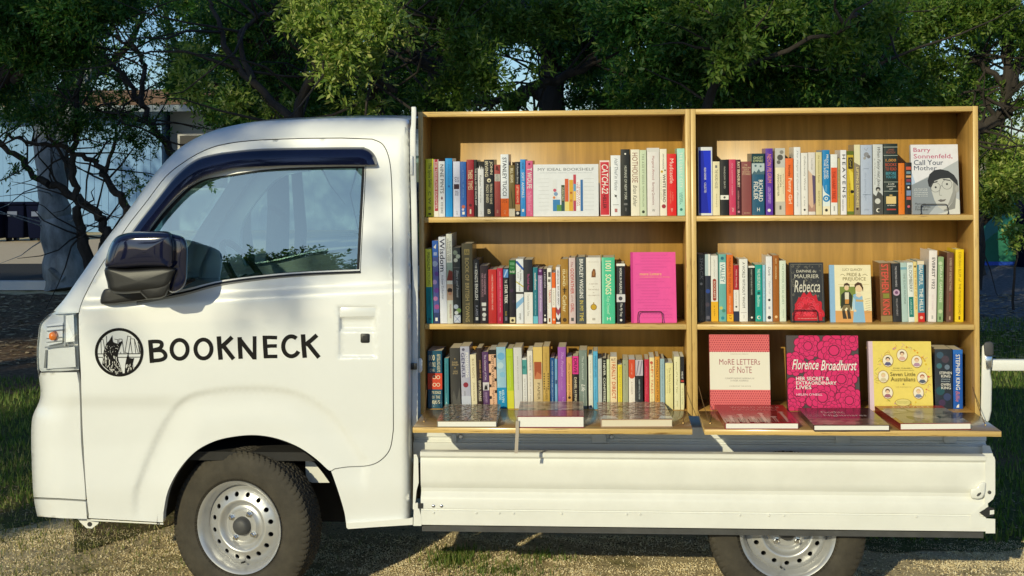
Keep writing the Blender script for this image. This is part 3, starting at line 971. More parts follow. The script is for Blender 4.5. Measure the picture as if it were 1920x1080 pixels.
def seat(y):
    e = empty('seat', (-0.42, y, 0.53)); own(e)
    mb = MB(); mb.box((-0.28, -0.22, 0.14), (0.2, 0.22, 0.28)); bevel(mb.build('cushion', M_seat, e), 0.05, 4)
    mb = MB(); mb.box((0.0, -0.21, 0.0), (0.11, 0.21, 0.52)); o = bevel(mb.build('backrest', M_seat, e), 0.045, 4); o.location = (0.18, 0, 0.22); o.rotation_euler = (0, R(12), 0)
    mb = MB(); mb.box((-0.045, -0.125, 0.0), (0.045, 0.125, 0.17)); o = bevel(mb.build('headrest', M_seat, e), 0.035, 4); o.location = (0.345, 0, 0.77)
seat(0.20); seat(0.90)
mb = MB(); c = Vector((-0.86, 0.90, 1.05))
ax = Vector((0.85, 0, 0.55)).normalized(); u = Vector((0, 1, 0)); v = ax.cross(u)
mb.tube([c + (u * math.cos(a) + v * math.sin(a)) * 0.18 for a in np.linspace(0, 2 * math.pi, 33)], 0.014, 8)
mb.tube([c - u * 0.18, c + u * 0.18], 0.012, 6); mb.tube([c, c - ax * 0.25], 0.022, 8)
own(mb.build('steering_wheel', M_black))

# ------------------------------------------------------------------ load bed
def profile_x(prof, X0, X1, close=True):
    """profile of (Y, z) drawn out along X"""
    mb = MB(); n = len(prof)
    vs = [(X0, y, z) for y, z in prof] + [(X1, y, z) for y, z in prof]
    fs = [(i, (i + 1) % n, (i + 1) % n + n, i + n) for i in range(n)]
    v2 = cdt(prof, [], 0.05)
    mb.add(vs, fs)
    f_ = [t for t in v2[1]]
    mb.add([(X0, a, b) for a, b in v2[0]], f_); mb.add([(X1, a, b) for a, b in v2[0]], f_)
    return mb
def zof(py, Y, px=1320): return P(px, py, Y).z
GX0, GX1 = P(779, 920, YS).x, P(1862, 920, YS).x
zt, zb = zof(850, YS), zof(990, YS)
H = zt - zb
def gp(py, d): return (YS + d, zof(py, YS))
gate_prof = [gp(850.5, 0.030), gp(850.5, -0.004), gp(852, -0.007), gp(858, -0.007), gp(860, -0.005), gp(861.5, 0.001), gp(863.5, 0.003), gp(867, 0.0005), gp(880, 0.0), gp(905, 0.0015),
             gp(914, 0.004), gp(921, 0.012), gp(928, 0.0135), gp(932, 0.010), gp(937, 0.003), gp(942, 0.000), gp(959, 0.000), gp(960.5, 0.004), gp(962, 0.0035), gp(963, -0.001), gp(990, -0.001),
             gp(990.5, 0.006), gp(990.5, 0.035), gp(950, 0.04), gp(930, 0.045), gp(900, 0.035)]
gate = profile_x(gate_prof, GX0 + 0.018, GX1 - 0.024).build('drop_side', M_bed, smooth=True, angle=24); own(gate)
def gchild(o):
    o.parent = gate; o.matrix_parent_inverse = gate.matrix_world.inverted(); return o
# left hinge plate with its slot, square hole and screws
mb = MB(); mb.prism([(776, 852), (781, 852), (784, 860), (785, 905), (781, 920), (779, 940), (777, 955), (774, 955)], lambda x, y: P(x, y, YS + 0.001), lambda x, y: P(x, y, YS + 0.02)); gchild(mb.build('hinge_plate', M_bed))
mb = MB(); mb.prism([(776, 945), (783, 942), (790, 970), (790, 986), (775, 986)], lambda x, y: P(x, y, YS - 0.002), lambda x, y: P(x, y, YS + 0.02)); gchild(mb.build('corner_plate', M_bed))
mb = MB(); mb.prism([(783.5, 943.5), (793, 943.5), (793, 953.5), (783.5, 953.5)], lambda x, y: P(x, y, YS - 0.0035), lambda x, y: P(x, y, YS + 0.005)); gchild(mb.build('square_hole', M_seal))
def stud(px, py, r, Y, name='screw', m=M_bed):
    c = P(px, py, Y)
    return gchild(MB().revolve([(-0.004, 0), (-0.0038, r * 0.6), (-0.002, r), (0.004, r)], 12, c=tuple(c)).build(name, m, smooth=True))
for px in (812.5, 827.5): stud(px, 948.5, 0.0055, YS - 0.001, m=M_chrome)
for px in (813, 893, 936, 963, 1053, 1175, 1200, 1442, 1470, 1387, 1718): stud(px, 961 + (px - 813) * 0.0085, 0.004, YS - 0.001, 'rivet')
# right end: post plate, latch pocket, dark notch
mb = MB(); mb.prism([(1847, 857), (1864, 856), (1866, 862), (1866, 926), (1862, 936), (1852, 944), (1853, 950), (1840, 958), (1835, 962), (1838, 968), (1850, 972), (1866, 973), (1866, 1000), (1848, 1000), (1848, 990), (1820, 990), (1820, 965), (1846, 945)],
               lambda x, y: P(x, y, YS - 0.003), lambda x, y: P(x, y, YS + 0.02)); gchild(mb.build('end_plate', M_bed))
latch = [(1843, 903), (1849, 905), (1847, 925), (1842, 934), (1833, 936), (1821, 934), (1819, 926), (1821, 917), (1832, 914), (1836, 907)]
mb = MB(); mb.prism(latch, lambda x, y: P(x, y, YS - 0.012), lambda x, y: P(x, y, YS + 0.01)); lt_ = bevel(mb.build('latch_plate', M_bed), 0.004); gchild(lt_)
mb = MB(); mb.prism([(1831, 929), (1834, 925), (1839, 923), (1840, 925), (1837, 929), (1833, 931)], lambda x, y: P(x, y, YS - 0.0135), lambda x, y: P(x, y, YS - 0.010)); gchild(mb.build('latch_slot', M_cap))
mb = MB(); mb.prism([(1836, 961), (1846, 955), (1853, 950), (1864, 953), (1863, 968), (1848, 970)], lambda x, y: P(x, y, YS - 0.001 - 0.0035), lambda x, y: P(x, y, YS + 0.03)); gchild(mb.build('notch', M_seal))
mb = MB(); mb.prism([(1856, 957), (1864, 956), (1864, 964), (1856, 965)], lambda x, y: P(x, y, YS - 0.008), lambda x, y: P(x, y, YS + 0.01)); gchild(mb.build('peg', M_bed))
stud(1855, 923, 0.006, YS - 0.003, 'screw', M_cap)
# dark strip under the gate
zs = zof(991, YS + 0.01)
mb = MB(); mb.box((GX0 + 0.02, YS + 0.008, zs - 0.020), (GX1 - 0.03, YS + 0.06, zs - 0.001)); own(mb.build('under_strip', M_frame))
# bed rail the bookcases stand on, set back behind the gate
YR = -0.02
def rp(py, d): return (YR + d, zof(py, YR + d))
rail = [(YR + 0.05, zof(812, 0.0) + 0.02), (YR + 0.014, zof(812, 0.0) + 0.02), rp(814, 0.014), rp(822, 0.014), rp(823.5, 0.024), rp(828, 0.024), rp(829, 0.016), rp(832.5, 0.016), rp(833.5, 0.0), rp(852, 0.0), (YR, zt - 0.05), (YR + 0.05, zt - 0.05)]
RX0, RX1 = P(776, 830, 0).x, P(1846, 830, 0).x
own(profile_x(rail, RX0, RX1 + 0.005).build('bed_rail', M_bed, smooth=True, angle=20))
mb = MB(); mb.prism([(1300, 834), (1858, 836), (1862, 848), (1862, 856), (1300, 852)], lambda x, y: P(x, y, YR - 0.004), lambda x, y: P(x, y, YR + 0.01)); 
mb = MB(); mb.prism([(1842, 834), (1856, 836), (1861, 850), (1863, 857), (1842, 857)], lambda x, y: P(x, y, YR - 0.02), lambda x, y: P(x, y, YR + 0.05)); own(mb.build('rail_end', M_bed))
for px in (864, 1147): own(MB().revolve([(-0.008, 0), (-0.008, 0.006), (-0.003, 0.010), (0.01, 0.010)], 14, c=tuple(P(px, 818, YR + 0.012))).build('rail_bolt', M_chrome, smooth=True))
for px, w_ in ((846, 10), (1110, 27), (1567, 28), (1770, 24)):
    mb = MB(); mb.prism([(px, 814), (px + w_, 814), (px + w_, 831), (px, 831)], lambda x, y: P(x, y, YR + 0.006), lambda x, y: P(x, y, YR + 0.03)); own(bevel(mb.build('rail_bracket', M_bed), 0.002))
mb = MB(); mb.box((RX0, 0.03, zof(812, 0) - 0.03), (RX1, 2 * YC - 0.03, zof(812, 0) - 0.004)); own(mb.build('bed_floor', M_bed))
zfl = zof(812, 0)
# far drop side standing up, tail post with rubber cap and the bar of the lowered tailgate
mb = MB(); mb.box((RX0, 2 * YC + 0.10, 0.34), (RX1 + .05, 2 * YC + 0.14, zfl + 0.01)); own(mb.build('drop_side', M_bed))
mb = MB(); mb.prism([(1841, 648), (1848, 645), (1858, 668), (1857, 700), (1860, 716), (1859, 770), (1855, 788), (1848, 796), (1838, 796)], lambda x, y: P(x, y, 0.01), lambda x, y: P(x, y, 0.05))
tp = bevel(mb.build('tail_post', M_bed), 0.006, 3); own(tp)
mb = MB(); mb.prism([(1844, 646), (1847, 641), (1859, 640), (1863, 645), (1863, 664), (1860, 668), (1846, 667)], lambda x, y: P(x, y, 0.0), lambda x, y: P(x, y, 0.045))
o = bevel(mb.build('rubber_cap', M_cap), 0.006, 3); own(o)
mb = MB(); mb.prism([(1847, 668), (1861, 668), (1859, 690), (1849, 692)], lambda x, y: P(x, y, -0.006), lambda x, y: P(x, y, 0.02)); own(bevel(mb.build('post_latch', M_chrome), 0.003))
mb = MB(); mb.tube([P(1862, 674, 0.03), P(1874, 676, 0.03), P(1876, 690, 0.03), P(1873, 697, 0.03)], 0.0035, 8); own(mb.build('latch_hook', M_chrome))
mb = MB(); a, b = P(1858, 684, 0.03), P(2060, 688, 0.03); mb.box((a.x, 0.015, a.z - 0.019), (a.x + 0.40, 0.045, a.z + 0.019)); o = bevel(mb.build('tail_bar', M_bed), 0.004); own(o)
# guard behind the cab, its strap and clip
mb = MB()
gpts = smooth([(775.5, 200), (776, 212), (775, 260), (776, 330), (778, 420), (779.5, 560), (779, 700), (779, 800)], 4)
Yg0, Yg1 = -0.075, 0.0
mb.prism([(x - (4.6 if y < 240 else 6.5), y) for x, y in gpts] + [(x + 4.6, y) for x, y in gpts[::-1]], lambda x, y: P(x, y, Yg0), lambda x, y: P(x, y, Yg1))
gd = bevel(mb.build('cab_guard', M_paint), 0.004, 3); own(gd)
mb = MB(); mb.box((gd.bound_box[0][0] + 0.0, 0.0, 1.40), (gd.bound_box[0][0] + 0.02, 2 * YC, 1.43)); mb.box((gd.bound_box[0][0], 0.0, 1.05), (gd.bound_box[0][0] + 0.02, 2 * YC, 1.08)); own(mb.build('guard_rail', M_paint))
mb = MB(); mb.prism([(769, 292), (774, 292), (774, 328), (769, 328)], lambda x, y: P(x, y, -0.083), lambda x, y: P(x, y, -0.07)); own(bevel(mb.build('guard_clip', M_paint), 0.002))
mb = MB(); mb.prism([(767, 681), (782, 681), (782, 693), (767, 693)], lambda x, y: P(x, y, -0.098), lambda x, y: P(x, y, -0.07)); own(bevel(mb.build('rubber_strap', M_black), 0.002))
mb = MB(); mb.prism([(784, 672), (790, 671), (792, 676), (792, 694), (789, 699), (784, 699)], lambda x, y: P(x, y, -0.05), lambda x, y: P(x, y, -0.02)); own(bevel(mb.build('white_clip', M_paint), 0.003))

# ------------------------------------------------------------------ bookcases
ZT, Z1, Z2, ZF = 1.71355, 1.34187, 0.96573, 0.66546
XM, XW, DEP, TH, LD = 0.9525, 1.93, 0.2222, 0.0182, 0.3155
M_cord = mat('brown_cord', (0.16, 0.085, 0.03), 0.8)
M_brass = mat('brass_screw', (0.65, 0.42, 0.16), 0.35, metal=0.9)
def bookcase(x0, x1, label):
    root = empty('bookcase', ((x0 + x1) / 2, 0, ZF - TH))
    setp(root, label, 'bookcase', 'plywood bookcases on the truck bed')
    ox, oz = (x0 + x1) / 2, ZF - TH
    def part(name, a, b, m, bv=0.0008):
        mb = MB(); mb.box((a[0] - ox, a[1], a[2] - oz), (b[0] - ox, b[1], b[2] - oz))
        o = mb.build(name, m, root)
        if bv: bevel(o, bv, 1)
        return o
    e = 0.0006
    part('side_panel', (x0 + e, 0, oz), (x0 + TH, DEP, ZT), M_plyv)
    part('side_panel', (x1 - TH, 0, oz), (x1 - e, DEP, ZT), M_plyv)
    xi, xj = x0 + TH + 0.0002, x1 - TH - 0.0002
    part('top_board', (xi, 0.0004, ZT - TH), (xj, DEP, ZT - 0.0004), M_plyh)
    for z in (Z1, Z2):
        part('shelf', (xi, 0.001, z - TH), (xj, DEP, z), M_plyh)
    part('bottom_board', (xi, 0.002, ZF - TH), (xj, DEP, ZF - 0.0005), M_plyh)
    part('back_panel', (x0 + e, DEP + 0.0002, oz), (x1 - e, DEP + 0.007, ZT - 0.0005), M_plyb)
    lg = part('fold_down_ledge', (xi + 0.001, -LD, ZF - TH), (xj - 0.001, -0.0015, ZF), M_plyl)
    for sx, xx in ((1, xi + 0.004), (-1, xj - 0.004)):
        mb = MB()
        a = (xx - ox, 0.012, ZF + 0.085 - oz); b = (xx - ox + sx * 0.022, -0.225, ZF + 0.001 - oz)
        pts = [tuple(a[i] + (b[i] - a[i]) * t + (-0.010 * math.sin(math.pi * t) if i == 2 else 0) for i in range(3)) for t in np.linspace(0, 1, 7)]
        mb.tube(pts, 0.0013, 6)
        c = mb.build('stay_cord', M_cord, root)
        s = MB().revolve([(-.003, 0), (-.0025, .003), (0, .0035)], 10).build('screw', M_brass, c, smooth=True)
        s.location = (b[0], b[1], b[2]); s.rotation_euler = (R(-90), 0, 0)
    return root
case_a = bookcase(0.0, XM, 'plywood bookcase with a lowered front ledge, standing next to the cab')
case_b = bookcase(XM, XW, 'plywood bookcase with a lowered front ledge, at the tail end of the truck')

# ------------------------------------------------------------------ books on the shelves
M_page = mat('book_pages', (0.70, 0.62, 0.46), 0.85, var=0.08, vscale=3, stretch=(1, 1, 500))
M_pagew = mat('book_pages_white', (0.80, 0.78, 0.72), 0.85, var=0.05, vscale=3, stretch=(1, 1, 500))
def cover_mat(h, gloss=0.32):
    return mat('cover_' + h.lstrip('#'), hexc(h, 0.86), gloss, coat=0.12, var=0.05, vscale=45)

def book_mesh(w, h, d, m, hard):
    """spine and two boards as one folded cover"""
    b = 0.0022 if hard else 0.0010
    bul = 0.0
    n = 5
    ch = min(0.0022, w * 0.14) if hard else min(0.0011, w * 0.1)
    front = [(-w / 2, ch), (-w / 2 + ch * .35, ch * .25), (-w / 2 + ch * 1.1, 0), (w / 2 - ch * 1.1, 0), (w / 2 - ch * .35, ch * .25), (w / 2, ch)]
    prof = [(-w / 2, d)] + front + [(w / 2, d), (w / 2 - b, d), (w / 2 - b, b + ch + 0.001), (-w / 2 + b, b + ch + 0.001), (-w / 2 + b, d)]
    mb = MB(); k = len(prof)
    vs = [(x, y, 0) for x, y in prof] + [(x, y, h) for x, y in prof]
    fs = [(i, (i + 1) % k, (i + 1) % k + k, i + k) for i in range(k)]
    # caps in convex pieces: left board, spine, right board
    L = k
    def cap(o, flip):
        s = 1 + n
        q = [(0, 1, k - 2, k - 1), tuple([1] + list(range(2, s + 1)) + [k - 3, k - 2]), (s, s + 1, k - 4, k - 3)]
        return [tuple((a + o) for a in (f[::-1] if flip else f)) for f in q]
    fs += cap(0, True) + cap(k, False)
    mb.add(vs, fs)
    pg = MB(); ins = 0.0028 if hard else 0.0006
    pg.box((-w / 2 + b + .0001, b + ch + 0.0012, ins * .6 if hard else 0.0003), (w / 2 - b - .0001, d - ins - 0.0004, h - ins))
    return mb, pg, bul

def put_book(x0, x1, yt, cover, items, zb, Y, lean=0, depth=0.13, hard=False, pages=None, jitter=0.0):
    xc = (x0 + x1) / 2 - lean / 2
    Y = Y + jitter
    c = P(xc, yt, Y)
    wd = (P(x1, yt, Y) - P(x0, yt, Y)).x * 0.965
    base_px = (x0 + x1) / 2 - lean
    pb = PPY + (zb - CAM[2]) * -1 / 1.0                      # unused, kept simple: bottom straight from the shelf
    h = c.z - zb
    dx = (P(x0 + lean, yt, Y) - P(x0, yt, Y)).x
    mb, pg, bul = book_mesh(wd, h, depth, None, hard)
    o = mb.build('book', cover_mat(cover), None, smooth=True, angle=25)
    o.location = (c.x - dx / 2, Y, zb + 0.0004 + abs(math.sin(dx / h)) * wd / 2)
    o.rotation_euler = (0, math.atan2(dx, h), 0)
    p = pg.build('pages', pages or (M_pagew if cover[1] in 'ef' else M_page), o)
    art = Art(lambda u, v, d: ((u - 0.5) * wd, bul * (2 * u - 1) ** 2 - d - 0.0001, v * h), wd, h)
    for it in items:
        k, a = it[0], it[1:]
        if k == 'v':
            t, v0, v1, col = a[:4]; u0, u1 = a[4:6] if len(a) > 5 else (0.27, 0.73)
            art.vtext(t, v0, v1, col, u0, u1, *(a[6:]))
        elif k == 'h': art.htext(*a)
        elif k == 'r': art.rect(*a)
        elif k == 'd': art.disc(*a)
        elif k == 'p': art.poly(*a)
        elif k == 'l': art.line(*a)
    art.build('spine_print', o)
    return o

W_, K_, CR = '#f2efe6', '#161412', '#ece0bd'
def T2(title, author, col, c2=None, s=.42, b=.006):          # title over the upper part, author below
    return [('v', title, s, .93, col, .24, .76, b), ('v', author, .12, s - .06, c2 or col, .34, .66), ('r', .32, .035, .68, .065, c2 or col)]

# px from, px to, px of the top edge, cover, how it looks, print, [lean], [hard]
A1 = [
 (797.5,812.5,298,'#f4f230','yellow paperback with thin black title',T2('The Spice Seller','C W B','#2b2a10',s=.5,b=0)),
 (813,822,299,'#b51f3c','narrow red book edged in white',[('r',0,0,.13,1,W_),('r',.87,0,1,1,W_),('r',0,0,1,.10,W_),('v','THE TRANSLATOR DAUGHTER',.14,.96,W_,.3,.7,.01)]),
 (822,834,302.5,'#e6e8ee','white book with tall black capitals',[('v','NINE PINTS',.42,.94,'#23252c',.25,.8,.004),('p',[(.5,.30),(.68,.335),(.5,.37),(.32,.335)],'#6c3a4e'),('v','ROSE GEORGE',.06,.26,'#33363f',.3,.7)]),
 (834.5,848,297,'#0d9ae8','plain sky-blue tall book',[('v','the blue edition',.55,.9,'#1f78c0',.4,.62),('d',.5,.52,.16,'#1463b4')]),
 (849,862.5,303,'#d9dcf2','lavender-white book with a small dark square',[('v','BLACK',.62,.72,'#28305a',.2,.55),('v','SQUARE',.62,.72,'#28305a',.55,.85),('r',.12,.50,.88,.59,'#3a1c2c'),('v','LAST ISSUE',.38,.47,'#28305a',.25,.75),('v','press',.03,.1,'#667',.4,.6)]),
 (862.5,874,303.5,'#2664b8','mid-blue book with a small picture low down',[('v','a river of stars',.35,.85,'#8fc0ee',.42,.58),('d',.5,.18,.3,'#c86a50'),('d',.42,.13,.2,'#d8d0e8'),('r',.3,.04,.7,.09,W_)]),
 (874.5,888.5,299.5,'#a01d2a','dark red book with cream block letters',[('v','THESE',.66,.82,'#ecd9ae',.2,.8,.02),('v','TIMES',.47,.63,'#ecd9ae',.2,.8,.02),('r',.4,.05,.6,.13,'#e8d8c0'),('d',.5,.2,.2,'#57101a')]),
 (889,894.5,300,'#17120f','very thin black book with tiny white title',[('v','THE SOUL OF THE WHITE ANT',.2,.85,W_,.2,.8)]),
 (895,907,303,'#e9e9ea','white book with a black jagged top',[('p',[(0,.9),(.2,.86),(.35,.93),(.55,.84),(.7,.92),(.85,.85),(1,.9),(1,1),(0,1)],K_),('v','Murakami',.55,.75,'#222',.3,.6,.006),('v','The Strange Library',.25,.52,'#555',.35,.6),('v','press',.04,.1,'#888',.4,.6)]),
 (907,926,299.5,'#15161b','thick black book with cream serif capitals in two lines',[('v','IRVING',.7,.97,CR,.1,.42,.004),('v','JOHN',.74,.97,CR,.55,.88,.004),('d',.5,.635,.2,CR),('d',.52,.63,.09,'#15161b'),('v','PIGGY SNEED',.24,.56,CR,.2,.45,.004),('v','TRYING TO SAVE',.22,.58,CR,.58,.82,.004),('h','B',.35,.05,.65,.13,CR,.01)]),
 (926.5,938,309,'#a3413a','short brick-red paperback with a grey band',[('p',[(.2,.9),(.8,.88),(.6,.97),(.3,.98)],'#5a1d18'),('r',.05,.68,.95,.82,'#b9b6ae'),('v','NOTES',.69,.81,'#555',.3,.7),('v','vintage',.07,.13,'#e4c6a8',.3,.7)]),
 (938,953.5,289.5,'#e8ecf2','tall white book with an orange foot',[('r',0,0,1,.29,'#ec6713'),('v','STANLEY TUCCI',.33,.95,'#16263c',.25,.75,.012),('v','TASTE',.22,.28,'#7a2c08',.2,.8),('v','fig tree',.04,.1,'#f3b183',.3,.7)]),
 (953.5,965,310,'#75622e','olive-brown book with cream title and white foot',[('v','BILL SIGHS',.66,.94,CR,.3,.75,.008),('v','/',.1,.6,'#2c230c',.35,.65),('r',0,0,1,.15,'#e6dcc4')]),
 (965.5,974.5,303.5,'#1c1b22','narrow black book with a red lower half',[('v','A Reader Story',.6,.97,'#ddd',.3,.7),('r',0,.22,1,.58,'#cf3a2a'),('v','LETTERS HOME',.25,.56,'#f4d9b0',.3,.7),('r',0,.1,1,.22,'#c99a63'),('d',.5,.06,.3,W_)]),
 (975,985,299,'#2f93dd','blue book with white capitals and black author name',[('v','LOUIS MANN',.83,.95,'#1b2a4a',.3,.7),('v','SOFT ANIMALS',.33,.77,W_,.28,.75,.014),('r',.3,.08,.7,.13,W_)]),
 (985.5,999,301.5,'#d8608c','pink book with chunky pale grey name',[('d',.5,.94,.16,'#722341'),('v','T WOLFE',.5,.87,'#dfe3dc',.2,.85,.03),('v','The Bonfire Season',.1,.45,'#f0a8c4',.25,.75),('v','Journal',.04,.4,'#f0a8c4',.62,.8)]),
]
A1b = [
 (1124,1143,301,'#cf2a3a','red book with huge white slanted title',[('r',0,0,.06,1,'#f4dcd8'),('r',.94,0,1,1,'#f4dcd8'),('r',0,.97,1,1,'#f4dcd8'),('r',0,0,1,.02,'#f4dcd8'),('v','CATCH-22',.40,.93,W_,.2,.85,.02,.15),('v','HELLER',.13,.38,'#49121c',.3,.65,.02)]),
 (1144.5,1163.5,291.5,'#eef0f4','white book with grey script title',[('v','Half Thief in Hades',.42,.95,'#67707c',.38,.72,0,.3),('d',.5,.33,.12,'#444'),('l',[(.35,.36),(.5,.33),(.65,.28)],.001,'#444'),('r',.2,.18,.8,.188,'#888'),('r',.38,.06,.66,.12,'#b77')]),
 (1163.5,1181,280,'#1f201c','tall near-black book with pale stencil title',[('d',.5,.93,.1,W_),('v','HUMANS OF NEW YORK',.24,.75,'#dcdcd0',.38,.66,.012),('r',.3,.16,.7,.19,'#777'),('v','press',.07,.12,'#999',.4,.6)]),
 (1182,1199,280.5,'#f1ead6','cream book with tall thin brown capitals',[('v','HOTHOUSE',.5,.95,'#8a4b3c',.16,.8),('v','Brian Kahler',.14,.46,'#4b443c',.25,.7,0,.3)]),
 (1199,1212,281.5,'#cfdcbc','pale green slim book with spaced small capitals',[('v','T H E  A G E  O F  S E E D S',.48,.94,'#55604a',.35,.65),('v','FIONA MCMILLAN',.14,.45,'#7a8466',.38,.62),('d',.5,.06,.22,'#2f3a28')]),
 (1212.5,1236.5,277.5,'#e9e4e2','widest pale grey-white hardback with thin dark red lettering',[('r',0,.94,1,1,'#dedbd8'),('v','Margaret Alwood',.53,.88,'#a4545c',.36,.6),('v','Burning Questions',.16,.49,'#8a3a48',.36,.6),('h','W',.38,.06,.62,.1,'#555')],0,1),
 (1236.5,1250,279.5,'#f3ecdc','cream book with brown capitals and a yellow dot',[('v','AMY MORRISON',.7,.93,'#4a3d34',.4,.62),('d',.3,.66,.18,'#c9a52a'),('d',.75,.68,.12,'#5c4a18'),('v','WHITE BREAD',.2,.62,'#3c2c26',.42,.82,.012),('v','a novel of the suburbs',.24,.58,'#7a6',.12,.26),('d',.55,.14,.3,'#a33440')]),
 (1250,1268,288.5,'#e3211c','bright red book with white lettering',[('v','Mudcastle',.52,.92,'#f7dcd2',.3,.72,.015),('v','CHARLES WREN',.2,.4,'#f08a78',.3,.45),('v','a fable',.24,.38,'#f08a78',.55,.7),('l',[(.42,.12),(.5,.06),(.6,.12)],.0012,W_)]),
 (1269,1284,278.5,'#a9e2d8','pale turquoise book with spaced white capitals',[('v','T H E  L O N E L Y  C I T Y',.42,.94,W_,.32,.7,.01),('v','LAING',.2,.34,'#2d6a68',.5,.7),('v','OLIVIA',.16,.34,'#2d6a68',.28,.46),('d',.5,.09,.18,'#2d7a78')],0,1),
]
